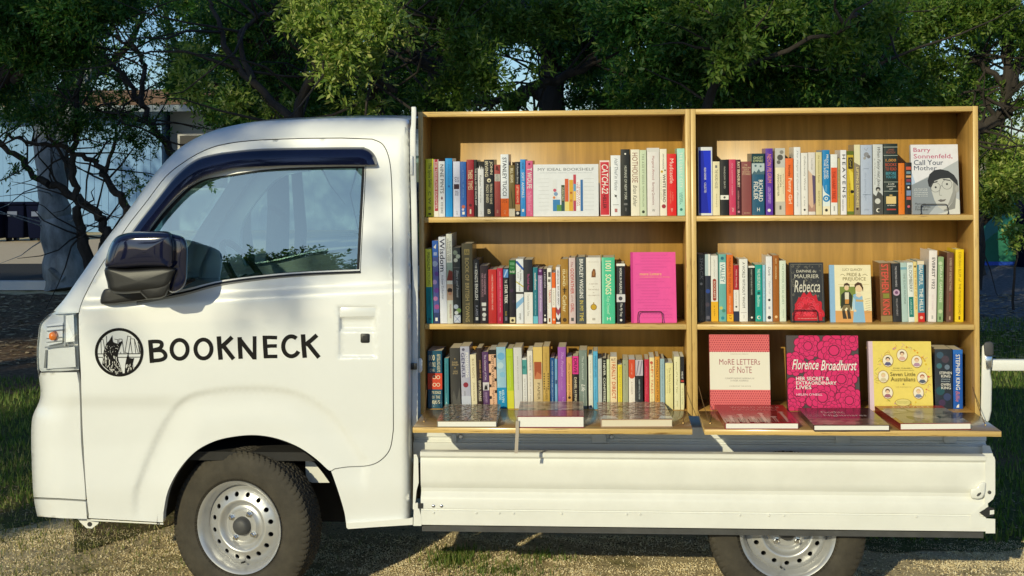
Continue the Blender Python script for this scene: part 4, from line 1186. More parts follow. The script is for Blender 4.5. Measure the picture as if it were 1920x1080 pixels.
B1 = [
 (1308,1336,276,'#e6e9ee','broad royal-blue hardback framed in white',[('r',.05,.03,.9,.95,'#1230d8'),('p',[(.05,.95),(.36,.95),(.72,.03),(.05,.03)],'#0d22b0'),('v','HELEN GARDNER',.52,.70,W_,.42,.56,.005),('v','COLLECTED',.33,.48,W_,.42,.56)],0,1),
 (1336,1349.5,303,'#efe4bd','cream book with spaced serif letters',[('r',.35,.88,.65,.93,'#777'),('v','THE WORD HOUSE',.5,.85,'#55503c',.3,.7),('v','essays',.15,.4,'#a79c74',.4,.6)]),
 (1350,1366,299.5,'#191817','black paperback with one white band',[('v','WINDOW SEATS',.48,.88,'#c9c4b8',.42,.62),('r',0,.28,1,.36,W_),('d',.5,.32,.14,'#555')]),
 (1366.5,1379.5,299,'#d03a62','rose-pink slim book with pale title',[('v','the common reader',.35,.93,'#f0a2b2',.38,.62),('v','press',.06,.13,'#f0c2c2',.3,.7)]),
 (1380,1389,299.5,'#4a1a22','narrow maroon book with cream capitals',[('v','RAY BRADBURY',.5,.96,'#f0dfc0',.25,.8,.014),('v','october stories',.12,.44,'#d69a98',.3,.7),('d',.5,.06,.25,'#cc8aa0')]),
 (1389.5,1409,303,'#8c4a48','faded maroon cloth book with small cream title on top',[('h','THE',.3,.92,.6,.95,'#e4c9a2'),('h','PENGUIN',.12,.87,.9,.9,'#e4c9a2'),('h','BOOK OF',.25,.83,.75,.86,'#e4c9a2'),('h','SHORTEST',.12,.79,.9,.82,'#e4c9a2'),('h','STORIES',.1,.75,.9,.78,'#e4c9a2'),('h','HALL AND CO',.25,.03,.85,.05,'#e4c9a2')]),
 (1409,1433.5,288,'#1d5878','thick blue book with a white etching and big white name',[('r',0,.84,1,1,'#123a44'),('h','GHOST',.12,.91,.88,.95,'#c9d09a',.01),('h','EMPIRE',.12,.86,.88,.90,'#c9d09a',.01),('r',0,.66,1,.84,'#b9c8cc'),('p',[(.0,.66),(.2,.72),(.35,.69),(.55,.75),(.7,.7),(1,.72),(1,.66)],'#4b6a78'),('d',.3,.8,.09,'#4b6a78'),('d',.7,.79,.08,'#56727e'),('v','RICHARD',.22,.57,W_,.52,.86,.008),('v','FIDLER',.25,.54,W_,.14,.46,.008),('h','H',.4,.06,.6,.12,W_)],0,1),
 (1435,1449,278.5,'#5e2ea6','violet book with orange-pink slanted title',[('v','NEON PILGRIM',.48,.92,'#f0926a',.25,.8,.014,.25),('v','LISA DEMPSEY',.17,.42,'#d8b0e8',.3,.7),('d',.45,.07,.22,W_)]),
 (1453,1472,278,'#efe3c2','cream book with grey engraving at the top',[('r',0,.71,1,1,'#c8c6c0'),('d',.5,.86,.3,'#55534f'),('d',.35,.79,.2,'#6f6c66'),('d',.66,.94,.2,'#8b8880'),('v','SIMON',.42,.60,'#3c382c',.45,.62,.008),('v','WINCHESTER',.28,.62,'#3c382c',.2,.38,.008),('v','The Map Room',.32,.62,'#9b8f6a',.72,.86),('r',0,0,1,.2,'#c9c2b4'),('r',.4,.08,.6,.14,'#6f6c66')],0,1),
 (1472,1487.5,297,'#ef6f28','orange book with white and black lettering',[('v','Hornby',.68,.88,'#3a1a08',.3,.66,.008),('v','Funny Girl',.2,.65,'#fbe0c2',.26,.82,.02)]),
 (1488,1501,276,'#eaeaec','tall white book with grey script',[('v','The Shape of Quiet Rooms',.12,.95,'#8a8e96',.36,.66,0,.35)]),
 (1501.5,1514.5,287,'#ece9e4','white book with faint grey title',[('v','Differently Wired',.4,.94,'#85827c',.35,.68),('v','a life',.14,.3,'#999',.4,.6),('d',.5,.08,.16,'#333')]),
 (1515,1528.5,286,'#e2dcd8','white book with a dusky sunset picture',[('p',[(0,.72),(.6,.64),(1,.62),(1,.05),(0,.05)],'#d9b79e'),('p',[(.55,.64),(1,.62),(1,.05),(.75,.05)],'#5b4d70'),('p',[(0,.18),(.5,.1),(1,.2),(1,.05),(0,.05)],'#b08a7c'),('v','Landings',.72,.9,'#888',.4,.65)]),
 (1529,1541,285.5,'#dccf9c','pale straw book with thin lettering',[('v','the Uncommon Reader',.5,.95,'#8c8052',.38,.66),('v','BENNETT',.14,.38,'#8c8052',.38,.62)]),
 (1541.5,1556,281.5,'#1183c4','azure book with a white curl at the foot',[('v','PROUST AND',.56,.93,W_,.52,.8,.006),('v','THE SQUID',.55,.86,W_,.16,.44,.006),('v','WOLF',.36,.46,'#9fd4ee',.35,.6),('p',[(0,.46),(.25,.36),(.5,.33),(.9,.30),(1,.18),(1,0),(0,0)],'#e2ecec'),('d',.5,.25,.46,'#1183c4'),('d',.48,.25,.24,'#e2ecec'),('d',.5,.25,.12,'#1183c4'),('r',0,0,1,.13,'#efe6c8'),('d',.5,.07,.2,'#33302a')],0,1),
 (1557,1570,289.5,'#ececea','white book with an orange label',[('r',.06,.2,.96,.78,'#e5542a'),('v','THE HARP TREE',.26,.72,'#8a2410',.25,.7,.01),('r',.4,.06,.6,.14,'#aaa')]),
 (1570.5,1575,297,'#b3a56c','thin tan booklet',[('v','field notes',.3,.8,'#6f6236',.3,.7)]),
 (1575.5,1587,281.5,'#eceaf0','white book with spaced black capitals',[('v','H E A V E N S',.26,.93,'#2b2a33',.3,.85,.012),('v','SANDRA NEWMAN',.06,.24,'#666',.2,.5)]),
 (1587.5,1600.5,283.5,'#c9aa1d','yellow book with a black label and green foot',[('r',0,.94,1,1,'#5d6b1c'),('r',.2,.72,.9,.9,'#15151a'),('v','Carol',.75,.88,'#d8c050',.4,.7),('p',[(.3,.72),(.9,.66),(1,.3),(.7,.34),(.4,.6)],'#e6cf4a'),('d',.75,.36,.26,'#1d1a12'),('v','the light pirates',.1,.5,'#7c6714',.2,.45),('r',0,0,1,.05,'#64772a')]),
 (1601,1612.5,271.5,'#8c7f6c','brown book fading to cream with gold capitals',[('p',[(0,.75),(1,.7),(1,1),(0,1)],'#e2dcb8'),('v','LIFTING DARKNESS',.1,.68,'#ecd99a',.35,.75,.008),('d',.5,.08,.2,'#3d2418')]),
 (1613,1635.5,272,'#b4bfd6','wide misty blue-grey hardback with flying birds',[('d',.5,.86,.22,'#8f8f96'),('d',.7,.83,.15,'#77757a'),('d',.35,.81,.12,'#a09c9a'),('l',[(.3,.95),(.5,.92),(.65,.96)],.0014,'#8a8a92'),('r',.25,.655,.7,.662,'#808aa2'),('v','the gathering light',.2,.6,'#9aa6c0',.3,.5),('r',.15,.28,.85,.29,'#8c98b0'),('h','press',.3,.05,.7,.08,'#8c98b0')],0,1),
 (1636,1655.5,271,'#cfd2d4','pale grey book with black script over a photograph',[('v','When Fanny met Jane',.4,.96,'#3c3d40',.35,.75,.004,.4),('v','a friendship',.42,.8,'#77787a',.12,.26),('p',[(0,.3),(.3,.26),(.5,.33),(.8,.3),(1,.26),(1,0),(0,0)],'#4d4e4c'),('d',.5,.36,.24,'#2a2a2a'),('d',.5,.345,.15,'#b8b6b2'),('d',.45,.19,.28,'#d2d2ce'),('d',.5,.06,.2,W_),('d',.56,.06,.15,'#3a3c3a')],0,1),
 (1656,1683.5,269.5,'#1b2a26','thick dark green hardback with a gold square',[('r',0,.948,1,.955,'#b9c2b8'),('h','JAMES',.3,.895,.75,.925,'#a8604a',.01),('h','MUSTICH',.2,.86,.82,.89,'#a8604a',.01),('r',0,.83,1,.836,'#b9c2b8'),('h','1,000',.15,.74,.88,.785,'#d99a4a',.01),('h','BOOKS',.12,.68,.9,.725,'#c05038',.01),('h','TO READ',.12,.62,.9,.665,'#c05038',.01),('h','BEFORE',.15,.56,.88,.60,'#4fa0b4',.01),('h','YOU DIE',.15,.51,.88,.55,'#4fa0b4',.01),('r',0,.455,1,.461,'#b9c2b8'),('h','A LIFE',.3,.42,.75,.44,W_),('h','CHANGING',.2,.385,.85,.405,W_),('h','LIST',.4,.35,.65,.37,W_),('r',0,.325,1,.331,'#b9c2b8'),('r',.16,.15,.86,.255,'#e4c98a'),('r',.4,.26,.6,.28,'#c2a468'),('h','artisan',.25,.12,.8,.14,W_),('r',.2,.06,.85,.08,'#b04038')],0,1),
 (1684,1696,306,'#e27a18','short plain orange book',[('v','the sea',.4,.7,'#a8500c',.4,.6)]),
 (1696.5,1709.5,305,'#26201e','short black book striped in many colours',[('r',.15,.86,.9,.92,'#c8563c'),('r',.2,.78,.85,.83,'#6f92a4'),('r',.15,.71,.9,.75,'#d4a070'),('r',.2,.63,.85,.68,'#8c3c50'),('r',.15,.57,.8,.61,'#5a7fa8'),('d',.5,.52,.16,W_),('r',.2,.36,.85,.46,'#7f93b8'),('r',.2,.28,.85,.34,'#c05a48'),('d',.5,.15,.2,'#d06070')]),
]
A2 = [
 (797,809,467,'#f6f84c','yellow-over-teal book with black title',[('r',0,0,1,.49,'#12949c'),('v','MAGNUM',.71,.95,'#1c1d10',.26,.74,.014),('v','CYCLING',.51,.69,'#6d7420',.3,.7),('v','GUY ANDREWS',.24,.44,'#0b5a62',.35,.62),('d',.5,.06,.2,'#0b5a62')],-2),
 (810,821,451.5,'#4d5aa0','tall blue and violet patterned book',[('r',0,.8,1,1,'#2f66c0'),('p',[(.2,.92),(.7,.96),(.6,.9)],W_),('r',.2,.82,.8,.86,'#a8b8e0'),('d',.4,.72,.5,'#93a4c8'),('d',.7,.6,.4,'#5a3a90'),('d',.3,.5,.42,'#a890c8'),('d',.6,.4,.45,'#6a3c98'),('d',.4,.3,.4,'#c07cb0'),('d',.6,.2,.44,'#a24c90'),('r',0,0,1,.13,'#24386c'),('r',.3,.03,.7,.07,W_)],-2),
 (821.5,835.5,444.6,'#e6e9f4','tall white book with a huge dark blue title',[('v','Wisdom',.60,.98,'#1d2140',.15,.85,.012),('v','Andrew Zuckerman',.28,.56,'#4a5070',.3,.62)],-2.5,1),
 (836,847.5,439,'#dfe0d4','tallest white book with a colour portrait strip',[('v','SPRING IN THE',.70,.95,'#3a3a3a',.15,.4),('v','FOURTH YEAR',.70,.92,'#3a3a3a',.5,.75),('r',0,.48,1,.68,'#8fa49a'),('p',[(0,.48),(1,.48),(1,.58),(.4,.6)],'#7a3028'),('r',0,.26,1,.44,'#c0a48a'),('d',.5,.37,.42,'#2c1c14'),('d',.52,.335,.3,'#b8846a'),('v','THE MANDELA FILES',.06,.22,'#a04030',.4,.7)],-1.5,1),
 (848,863,464,'#1d2328','black book with white blossom at top and foot',[('d',.35,.93,.3,'#7d8a7c'),('d',.7,.88,.28,'#aab4a4'),('d',.4,.83,.26,'#c4c8bc'),('r',.1,.73,.9,.735,'#888'),('v','MARGARET ATWOOD',.52,.7,'#889',.2,.35),('v','Short and Sweet',.34,.7,'#c8cccc',.45,.75,0,.3),('d',.35,.22,.3,'#b8c2d4'),('d',.7,.17,.3,'#7ea05a'),('d',.4,.14,.25,'#d4d8da'),('r',.08,.01,.92,.11,'#d4dae8'),('l',[(.1,.015),(.9,.105)],.0012,'#4a5c9a'),('l',[(.1,.105),(.9,.015)],.0012,'#4a5c9a')],-1),
 (864.5,886,457,'#5c543a','thick taupe cloth book with gold capitals down the spine',[('r',.25,.86,.72,.93,'#b09a5c'),('h','AA',.3,.87,.68,.92,'#5c543a',.02),('v','BOOK OF BRITISH TOWNS',.02,.82,'#cdb678',.3,.66,.006)],-1,1),
 (886.5,898.5,487,'#191a22','black slim book with bold white title',[('v','THE',.86,.95,W_,.35,.62),('v',"KING'S ENGLISH",.37,.84,W_,.26,.74,.014),('v','K AMIS',.12,.28,'#aab',.3,.7),('r',.3,.05,.7,.1,W_)],-1,1),
 (899,914.5,498,'#33222c','dark plum book with a white motif at its foot',[('v','THE HANDMADE',.5,.86,'#c99aa8',.5,.75),('v','FAR NORTH PLACE',.46,.86,'#c99aa8',.2,.42),('r',.2,.3,.75,.36,W_),('r',.3,.22,.7,.27,W_),('d',.5,.15,.26,W_),('r',.3,.05,.65,.1,W_)],-.5),
 (915,931,505.5,'#cf2a26','scarlet book with thin white line of type',[('v','HARD WORDS: ONE MAN AND',.25,.9,'#f6cfc0',.4,.58)]),
 (931.5,942.5,503,'#c41f46','crimson book beside the scarlet one, with fine pale title',[('v','LESS ORDINARY, MORE OF THE SAME',.2,.94,'#f0b8c0',.42,.62),('v','vintage',.05,.12,'#f0b8c0',.35,.65)]),
 (943,953.5,503,'#17171f','black book with a blue picture at the top',[('r',.05,.83,.95,.98,'#4f86c4'),('p',[(.1,.84),(.6,.97),(.9,.97),(.3,.84)],'#a8c8ec'),('v','THE',.73,.79,W_,.3,.7),('v','STAR TREK',.36,.70,W_,.25,.8,.02),('v','book',.14,.22,'#c8b050',.35,.7),('r',.3,.05,.7,.12,'#778')]),
 (954,966.5,488,'#1a1420','black book with a green top',[('r',0,.78,1,1,'#12682e'),('h','notes',.15,.92,.85,.97,'#8cc89a'),('h','from',.25,.87,.75,.9,'#8cc89a'),('h','the field',.15,.8,.85,.84,W_),('d',.4,.52,.26,'#3c2444'),('d',.65,.35,.2,'#33203c'),('r',.08,.01,.92,.1,'#e2d4a8'),('d',.5,.05,.22,'#2c2418')]),
 (967,981.5,486,'#e8ebf0','white book crossed by blue diagonal stripes',[('p',[(0,.97),(.2,.97),(1,.86),(1,.82),(0,.94)],'#2c58a8'),('v','The Hidden',.66,.86,'#444',.5,.75),('v','Cow',.7,.8,'#444',.2,.4),('p',[(0,.66),(1,.58),(1,.56),(0,.64)],'#c8b84a'),('v','Lucy Smith',.5,.66,'#555',.3,.6,0,.3),('r',0,.46,1,.49,'#2b2a2c'),('p',[(0,.32),(1,.42),(1,.34),(0,.22)],'#86b4dc'),('v','canongate',.06,.16,'#444',.35,.65)]),
 (982,998.5,487,'#22222c','charcoal-topped book with a white lower half',[('r',0,0,1,.49,'#eae8e4'),('v','The Ninth Hour',.52,.78,'#c04a8c',.38,.62),('v','Twelve Kitchen Tales',.12,.46,'#8b8a88',.36,.6)]),
 (999,1008,501.5,'#1b7688','teal slim book with white title',[('v','nonfiction',.6,.9,W_,.3,.72,.01),('v','a year of other lives',.15,.55,'#a8d8dc',.35,.65),('r',0,0,1,.13,'#6cc0d4')]),
 (1008.5,1017,504,'#a88cb8','lavender book with a plum top',[('r',0,.88,1,1,'#5a1f62'),('d',.5,.96,.3,'#b08cb8'),('v','a History of Gossip',.22,.86,'#f0e4f4',.35,.75,0,.2)]),
 (1017.5,1025,504.5,'#211626','narrow black book with a star at its foot',[('v','LEXICON',.66,.94,'#dcd4e0',.35,.7),('v','an unauthorised story',.25,.62,'#9a8ca4',.4,.6),('d',.5,.15,.2,W_),('r',.25,.04,.75,.1,W_)]),
 (1025.5,1034,503,'#efebe2','white book with red capitals and dark smudge',[('r',.25,.84,.85,.93,'#55504c'),('r',.2,.75,.8,.8,'#77716c'),('v','TABOOS',.38,.62,'#c43a2c',.35,.85,.012),('v','a short history of nearly',.1,.7,'#d88a7c',.1,.28),('r',.3,.03,.7,.1,'#8c5a30')]),
 (1034.5,1041.5,511.5,'#ef6a1a','orange slim paperback with a white middle band',[('r',0,.32,1,.7,'#f3ece0'),('v','A ROOM OF ONE',.36,.66,'#5c5048',.35,.65),('d',.5,.08,.28,'#f4d8b8')]),
 (1042,1050,501,'#ece8ec','white narrow book with dark zigzag print',[('v','HELEN ELLIS',.7,.95,'#33303c',.3,.7,.01),('v','EAT, SLEEP, REPEAT',.32,.66,'#33303c',.3,.75,.012),('p',[(0,.3),(.5,.24),(1,.3),(1,.2),(.5,.14),(0,.2)],'#a04458'),('p',[(0,.12),(.5,.06),(1,.12),(1,.03),(0,.03)],'#3c3440')]),
 (1050.5,1065.5,486,'#a87c2c','gold-brown hardback with a black cross',[('v','ISLAND',.58,.84,'#f2e2b0',.28,.62,.008),('v','GRAHAM SMITH',.6,.84,'#e0c888',.72,.88),('r',.46,.46,.56,.56,'#1c140a'),('r',.25,.525,.77,.54,'#1c140a'),('r',.3,.50,.72,.512,'#1c140a'),('v','Cathar',.18,.44,'#f2e2b0',.25,.75,.006),('d',.5,.06,.26,'#4c3410')],0,1),
 (1066,1079,483.5,'#d9c2c0','pale pink hardback with red capitals',[('v','The',.86,.94,'#9a4a54',.3,.65,0,.3),('v','GODFATHER',.45,.84,'#b8322e',.25,.75,.01),('v','and the',.33,.43,'#9a6a6c',.35,.65,0,.3),('v','GIRL',.17,.31,'#b8322e',.25,.75,.01),('r',.3,.04,.7,.09,'#555')],0,1),
 (1080,1098,482,'#4c5458','slate grey hardback with white and yellow capitals',[('v','BRADLEY WIGGINS',.38,.97,W_,.34,.74,.012),('v','IN MY TIME',.04,.35,'#e8cf5a',.34,.74,.008)],0,1),
 (1098,1127,483,'#efeae0','widest white hardback picturing a stone head and a gold medal',[('h','NEIL MACGREGOR',.15,.925,.85,.94,'#b9b0a4'),('p',[(.36,.7),(.38,.78),(.5,.83),(.62,.82),(.66,.75),(.64,.7)],'#7a4a26'),('p',[(.42,.73),(.48,.8),(.58,.79),(.56,.72)],'#a8713e'),('h','A HISTORY',.2,.59,.8,.61,'#a08c7c'),('h','OF',.45,.55,.55,.566,'#a08c7c'),('h','THE WORLD',.14,.505,.86,.525,'#a08c7c'),('h','IN',.46,.46,.54,.476,'#a08c7c'),('h','100 OBJECTS',.12,.415,.88,.435,'#a08c7c'),('d',.5,.25,.21,'#8c6a14'),('d',.5,.25,.17,'#cda42c'),('d',.5,.31,.05,'#a8841c'),('r',.4,.05,.6,.085,'#bcb4a8')],0,1),
 (1127.5,1153,483,'#4fc79a','thick mint-green hardback with cream title',[('r',.0,.0,.16,1,'#7ddab4'),('v','1001 SONGS',.44,.95,'#f4efc8',.28,.72,.018),('v','Toby Creswell',.14,.42,'#c4eacc',.3,.62,0,.35),('h','H',.38,.05,.66,.1,W_)],0,1),
 (1155.5,1172,494.5,'#191824','black hardback with a white picture band',[('r',0,.96,1,1,W_),('v','WORK IN PLEASURE',.5,.93,W_,.35,.62,.008),('r',0,.36,1,.49,'#dcd8da'),('d',.45,.42,.24,'#4a4650'),('v','The Fly Trap',.12,.34,W_,.34,.66,.006,.2),('d',.5,.06,.14,W_)],0,1),
]
B2 = [
 (1308,1321,477,'#4a4740','dark grey book against the side panel, with pale name',[('v','SHACK',.62,.95,'#bdb8a8',.3,.8,.004,.15),('d',.5,.56,.2,'#d6d2c4'),('v','James Delbourgo',.1,.48,'#8c8878',.35,.7,0,.3)]),
 (1321.5,1332,477,'#262c40','navy book with a white top half',[('r',0,.68,.6,1,'#b8ccd2'),('r',.6,.68,1,1,'#efefec'),('d',.5,.45,.4,'#2c4a9a'),('d',.4,.25,.4,'#4a4250'),('r',.2,.03,.8,.08,'#667')]),
 (1332.5,1346,479.5,'#ecebe6','white book with a red badge and yellow foot',[('r',0,0,1,.3,'#f0b826'),('v','SIMON THOMAS',.68,.94,'#b9b4ac',.38,.6),('r',.24,.34,.76,.62,'#a04234'),('d',.5,.34,.26,'#a04234'),('d',.5,.62,.26,'#a04234'),('v','ROCKABYE',.35,.61,'#f0d8c8',.36,.64,.01),('v','a tale',.08,.24,'#7a5a10',.4,.6)]),
 (1347,1361.5,477,'#6db4b0','seafoam book with a white block title',[('r',.15,.56,.9,.88,'#e6f0ec'),('v','VALLEY',.58,.86,'#5c8c94',.25,.8,.02),('d',.5,.94,.22,'#2b6a80'),('d',.3,.2,.22,'#c8c870'),('d',.65,.16,.24,'#4c8c7c'),('d',.5,.05,.22,'#2d88a0')]),
 (1362,1374.5,478,'#e77424','orange book with dark brown title and yellow foot',[('r',0,0,1,.11,'#f0b428'),('v','TUNNELING TO OLD DOORS',.42,.96,'#7c3410',.3,.66,.006),('v','Emma Walsh',.14,.38,'#f2c49a',.35,.65,0,.3),('v','17',.03,.09,'#7c3410',.3,.7)]),
 (1375,1385,497.5,'#b01c2c','short red, white and navy book',[('r',0,.18,1,.56,'#ece8e4'),('r',0,0,1,.18,'#26304c'),('v','Nick Hornby',.6,.92,'#f2c8b8',.35,.7,.006),('v','Speaking with',.3,.52,'#998',.35,.6),('d',.5,.26,.2,'#555')]),
 (1385.5,1402,486,'#efeeea','white book with colourful spaced black capitals',[('v','A WORLD WITHOUT WHOM',.22,.95,'#2b2b2a',.36,.68,.012),('r',.15,.14,.85,.145,'#988'),('v','press',.05,.1,'#aaa',.4,.6)],0,1),
 (1403,1415,499,'#1d241e','dark green-black book with fine white title',[('r',0,.97,1,1,W_),('v','NOBODY TOLD ME ABOUT MAGPIES',.48,.94,'#c8ccc0',.38,.6),('d',.5,.07,.16,W_)]),
 (1415.5,1429,496.5,'#12a296','teal-green book with white block lettering',[('v','THE MUSEUM BOOK',.55,.93,W_,.3,.72,.014),('d',.5,.5,.2,'#0c5c58'),('v','Bedtime',.26,.46,'#c8f0e8',.28,.7,.006),('d',.5,.07,.26,W_),('d',.55,.07,.18,'#12a296')]),
 (1429.5,1435,497,'#9ccbe0','very thin light blue booklet',[('v','one day at a time',.2,.9,'#4c84a4',.3,.7)]),
 (1435.5,1448,481,'#ececf0','white book with grey script and a dark spot',[('v','Dark',.7,.84,'#666870',.35,.72,0,.2),('v','Paper Trail',.42,.62,'#a8a8b0',.35,.7,0,.3),('d',.5,.33,.2,'#33343a'),('r',.35,.19,.65,.23,'#aab'),('d',.5,.06,.28,'#3c3c42')],0,1),
 (1448.5,1460.5,479,'#a5601a','caramel-brown book with small pale title',[('v','DUTY',.87,.95,'#f4d8a0',.4,.62,.006),('v','HONOURABLE',.64,.84,'#f4d8a0',.4,.62,.006),('d',.5,.07,.22,'#f0c890')]),
 (1461,1473.5,489,'#dfe8d6','pale greenish-white book with thin green capitals',[('v','THE POWER TO BE QUIET',.28,.95,'#86a08c',.34,.68),('v','essays',.06,.2,'#a8baa8',.4,.65)]),
]
B2b = [
 (1648,1670,493.5,'#7d5230','thick brown book with big coral-red name',[('v','STEPHEN',.5,.98,'#e4574c',.16,.78,.03),('r',.25,.4,.8,.48,'#8a8a3a'),('v','KING',.12,.38,'#e4574c',.2,.82,.03),('r',0,0,1,.1,'#9a8450')],-3),
 (1671,1687,494,'#2b2c30','charcoal book with a pale lilac flower',[('v','THE PRAYING HANDS',.6,.95,'#c8c4c8',.4,.62,.004),('d',.5,.5,.4,'#c8a8c4'),('d',.5,.5,.2,'#7c5078'),('v','WILLIAM HENRY',.1,.4,'#a8a4a8',.4,.62)],-3),
 (1688,1700,492.5,'#b4ccc8','pale blue-grey book with faint lettering',[('r',0,.88,1,.92,'#7cacbc'),('v','THE SLOW MACHINE',.3,.82,'#6c7c78',.4,.72,.004)],-2.5),
 (1700,1712,492.5,'#e6ece8','white-topped book with a teal lower panel',[('v','BLOOMBERRY',.5,.95,'#3a4a48',.28,.8,.016),('r',.15,.08,.9,.42,'#157c74'),('v','CAROLINE',.12,.38,'#b8e0d8',.35,.65)],-2.5),
 (1712,1719,491,'#ecd690','narrow straw-yellow book with orange title',[('d',.5,.92,.3,'#6c5020'),('v','THE FIRST OF FOUR',.2,.86,'#c8842c',.3,.75,.006)],-2),
 (1719.5,1732.5,489.5,'#4f8ca8','steel-blue book with white block title and red foot',[('r',0,.94,1,1,'#ecdcc0'),('v','BEAUTIFUL',.6,.93,W_,.25,.8,.03),('v','THE HILLS',.18,.55,W_,.25,.8,.03),('r',0,0,1,.15,'#cc2a24'),('d',.5,.07,.24,'#f0b0a0')],-1),
 (1742,1758,470,'#f0e8e6','tall white hardback with black capitals',[('v','EVEREST 1922',.46,.9,'#2c2834',.36,.74,.018),('v','MICK CONEFREY',.16,.38,'#d8c0c8',.4,.62),('r',.4,.04,.6,.09,'#bbb')],3,1),
 (1759,1770,482,'#8fae7e','sage green book with patterned leaves',[('d',.4,.9,.34,'#c4d4b0'),('d',.65,.75,.3,'#6c9464'),('v','GREAT GARDENS',.3,.86,'#e4ecd4',.3,.75,.006),('d',.5,.16,.36,'#c2d0a8'),('r',.3,.03,.6,.08,'#4c6c44')],2.5),
 (1775.5,1789,474,'#6d4a3c','brown book with pale and rust lettering',[('v','LIVES OF DETECTIVES',.45,.92,'#d4bca4',.4,.68,.004),('v','a chronicle',.15,.42,'#b4584a',.4,.66),('r',.4,.03,.6,.08,'#c4a890')],2.5,1),
 (1791.5,1808,468,'#f0cf17','bright yellow book at the end panel, with brown capitals',[('v','DEBORAH BLUM',.62,.96,'#7c5c0c',.36,.66,.004),('v','of',.55,.6,'#7c5c0c',.36,.66,0,.3),('v','THE POISON SQUAD',.1,.53,'#6c4c0c',.36,.66,.006),('r',.4,.03,.6,.08,'#6c4c0c')],2,1),
]
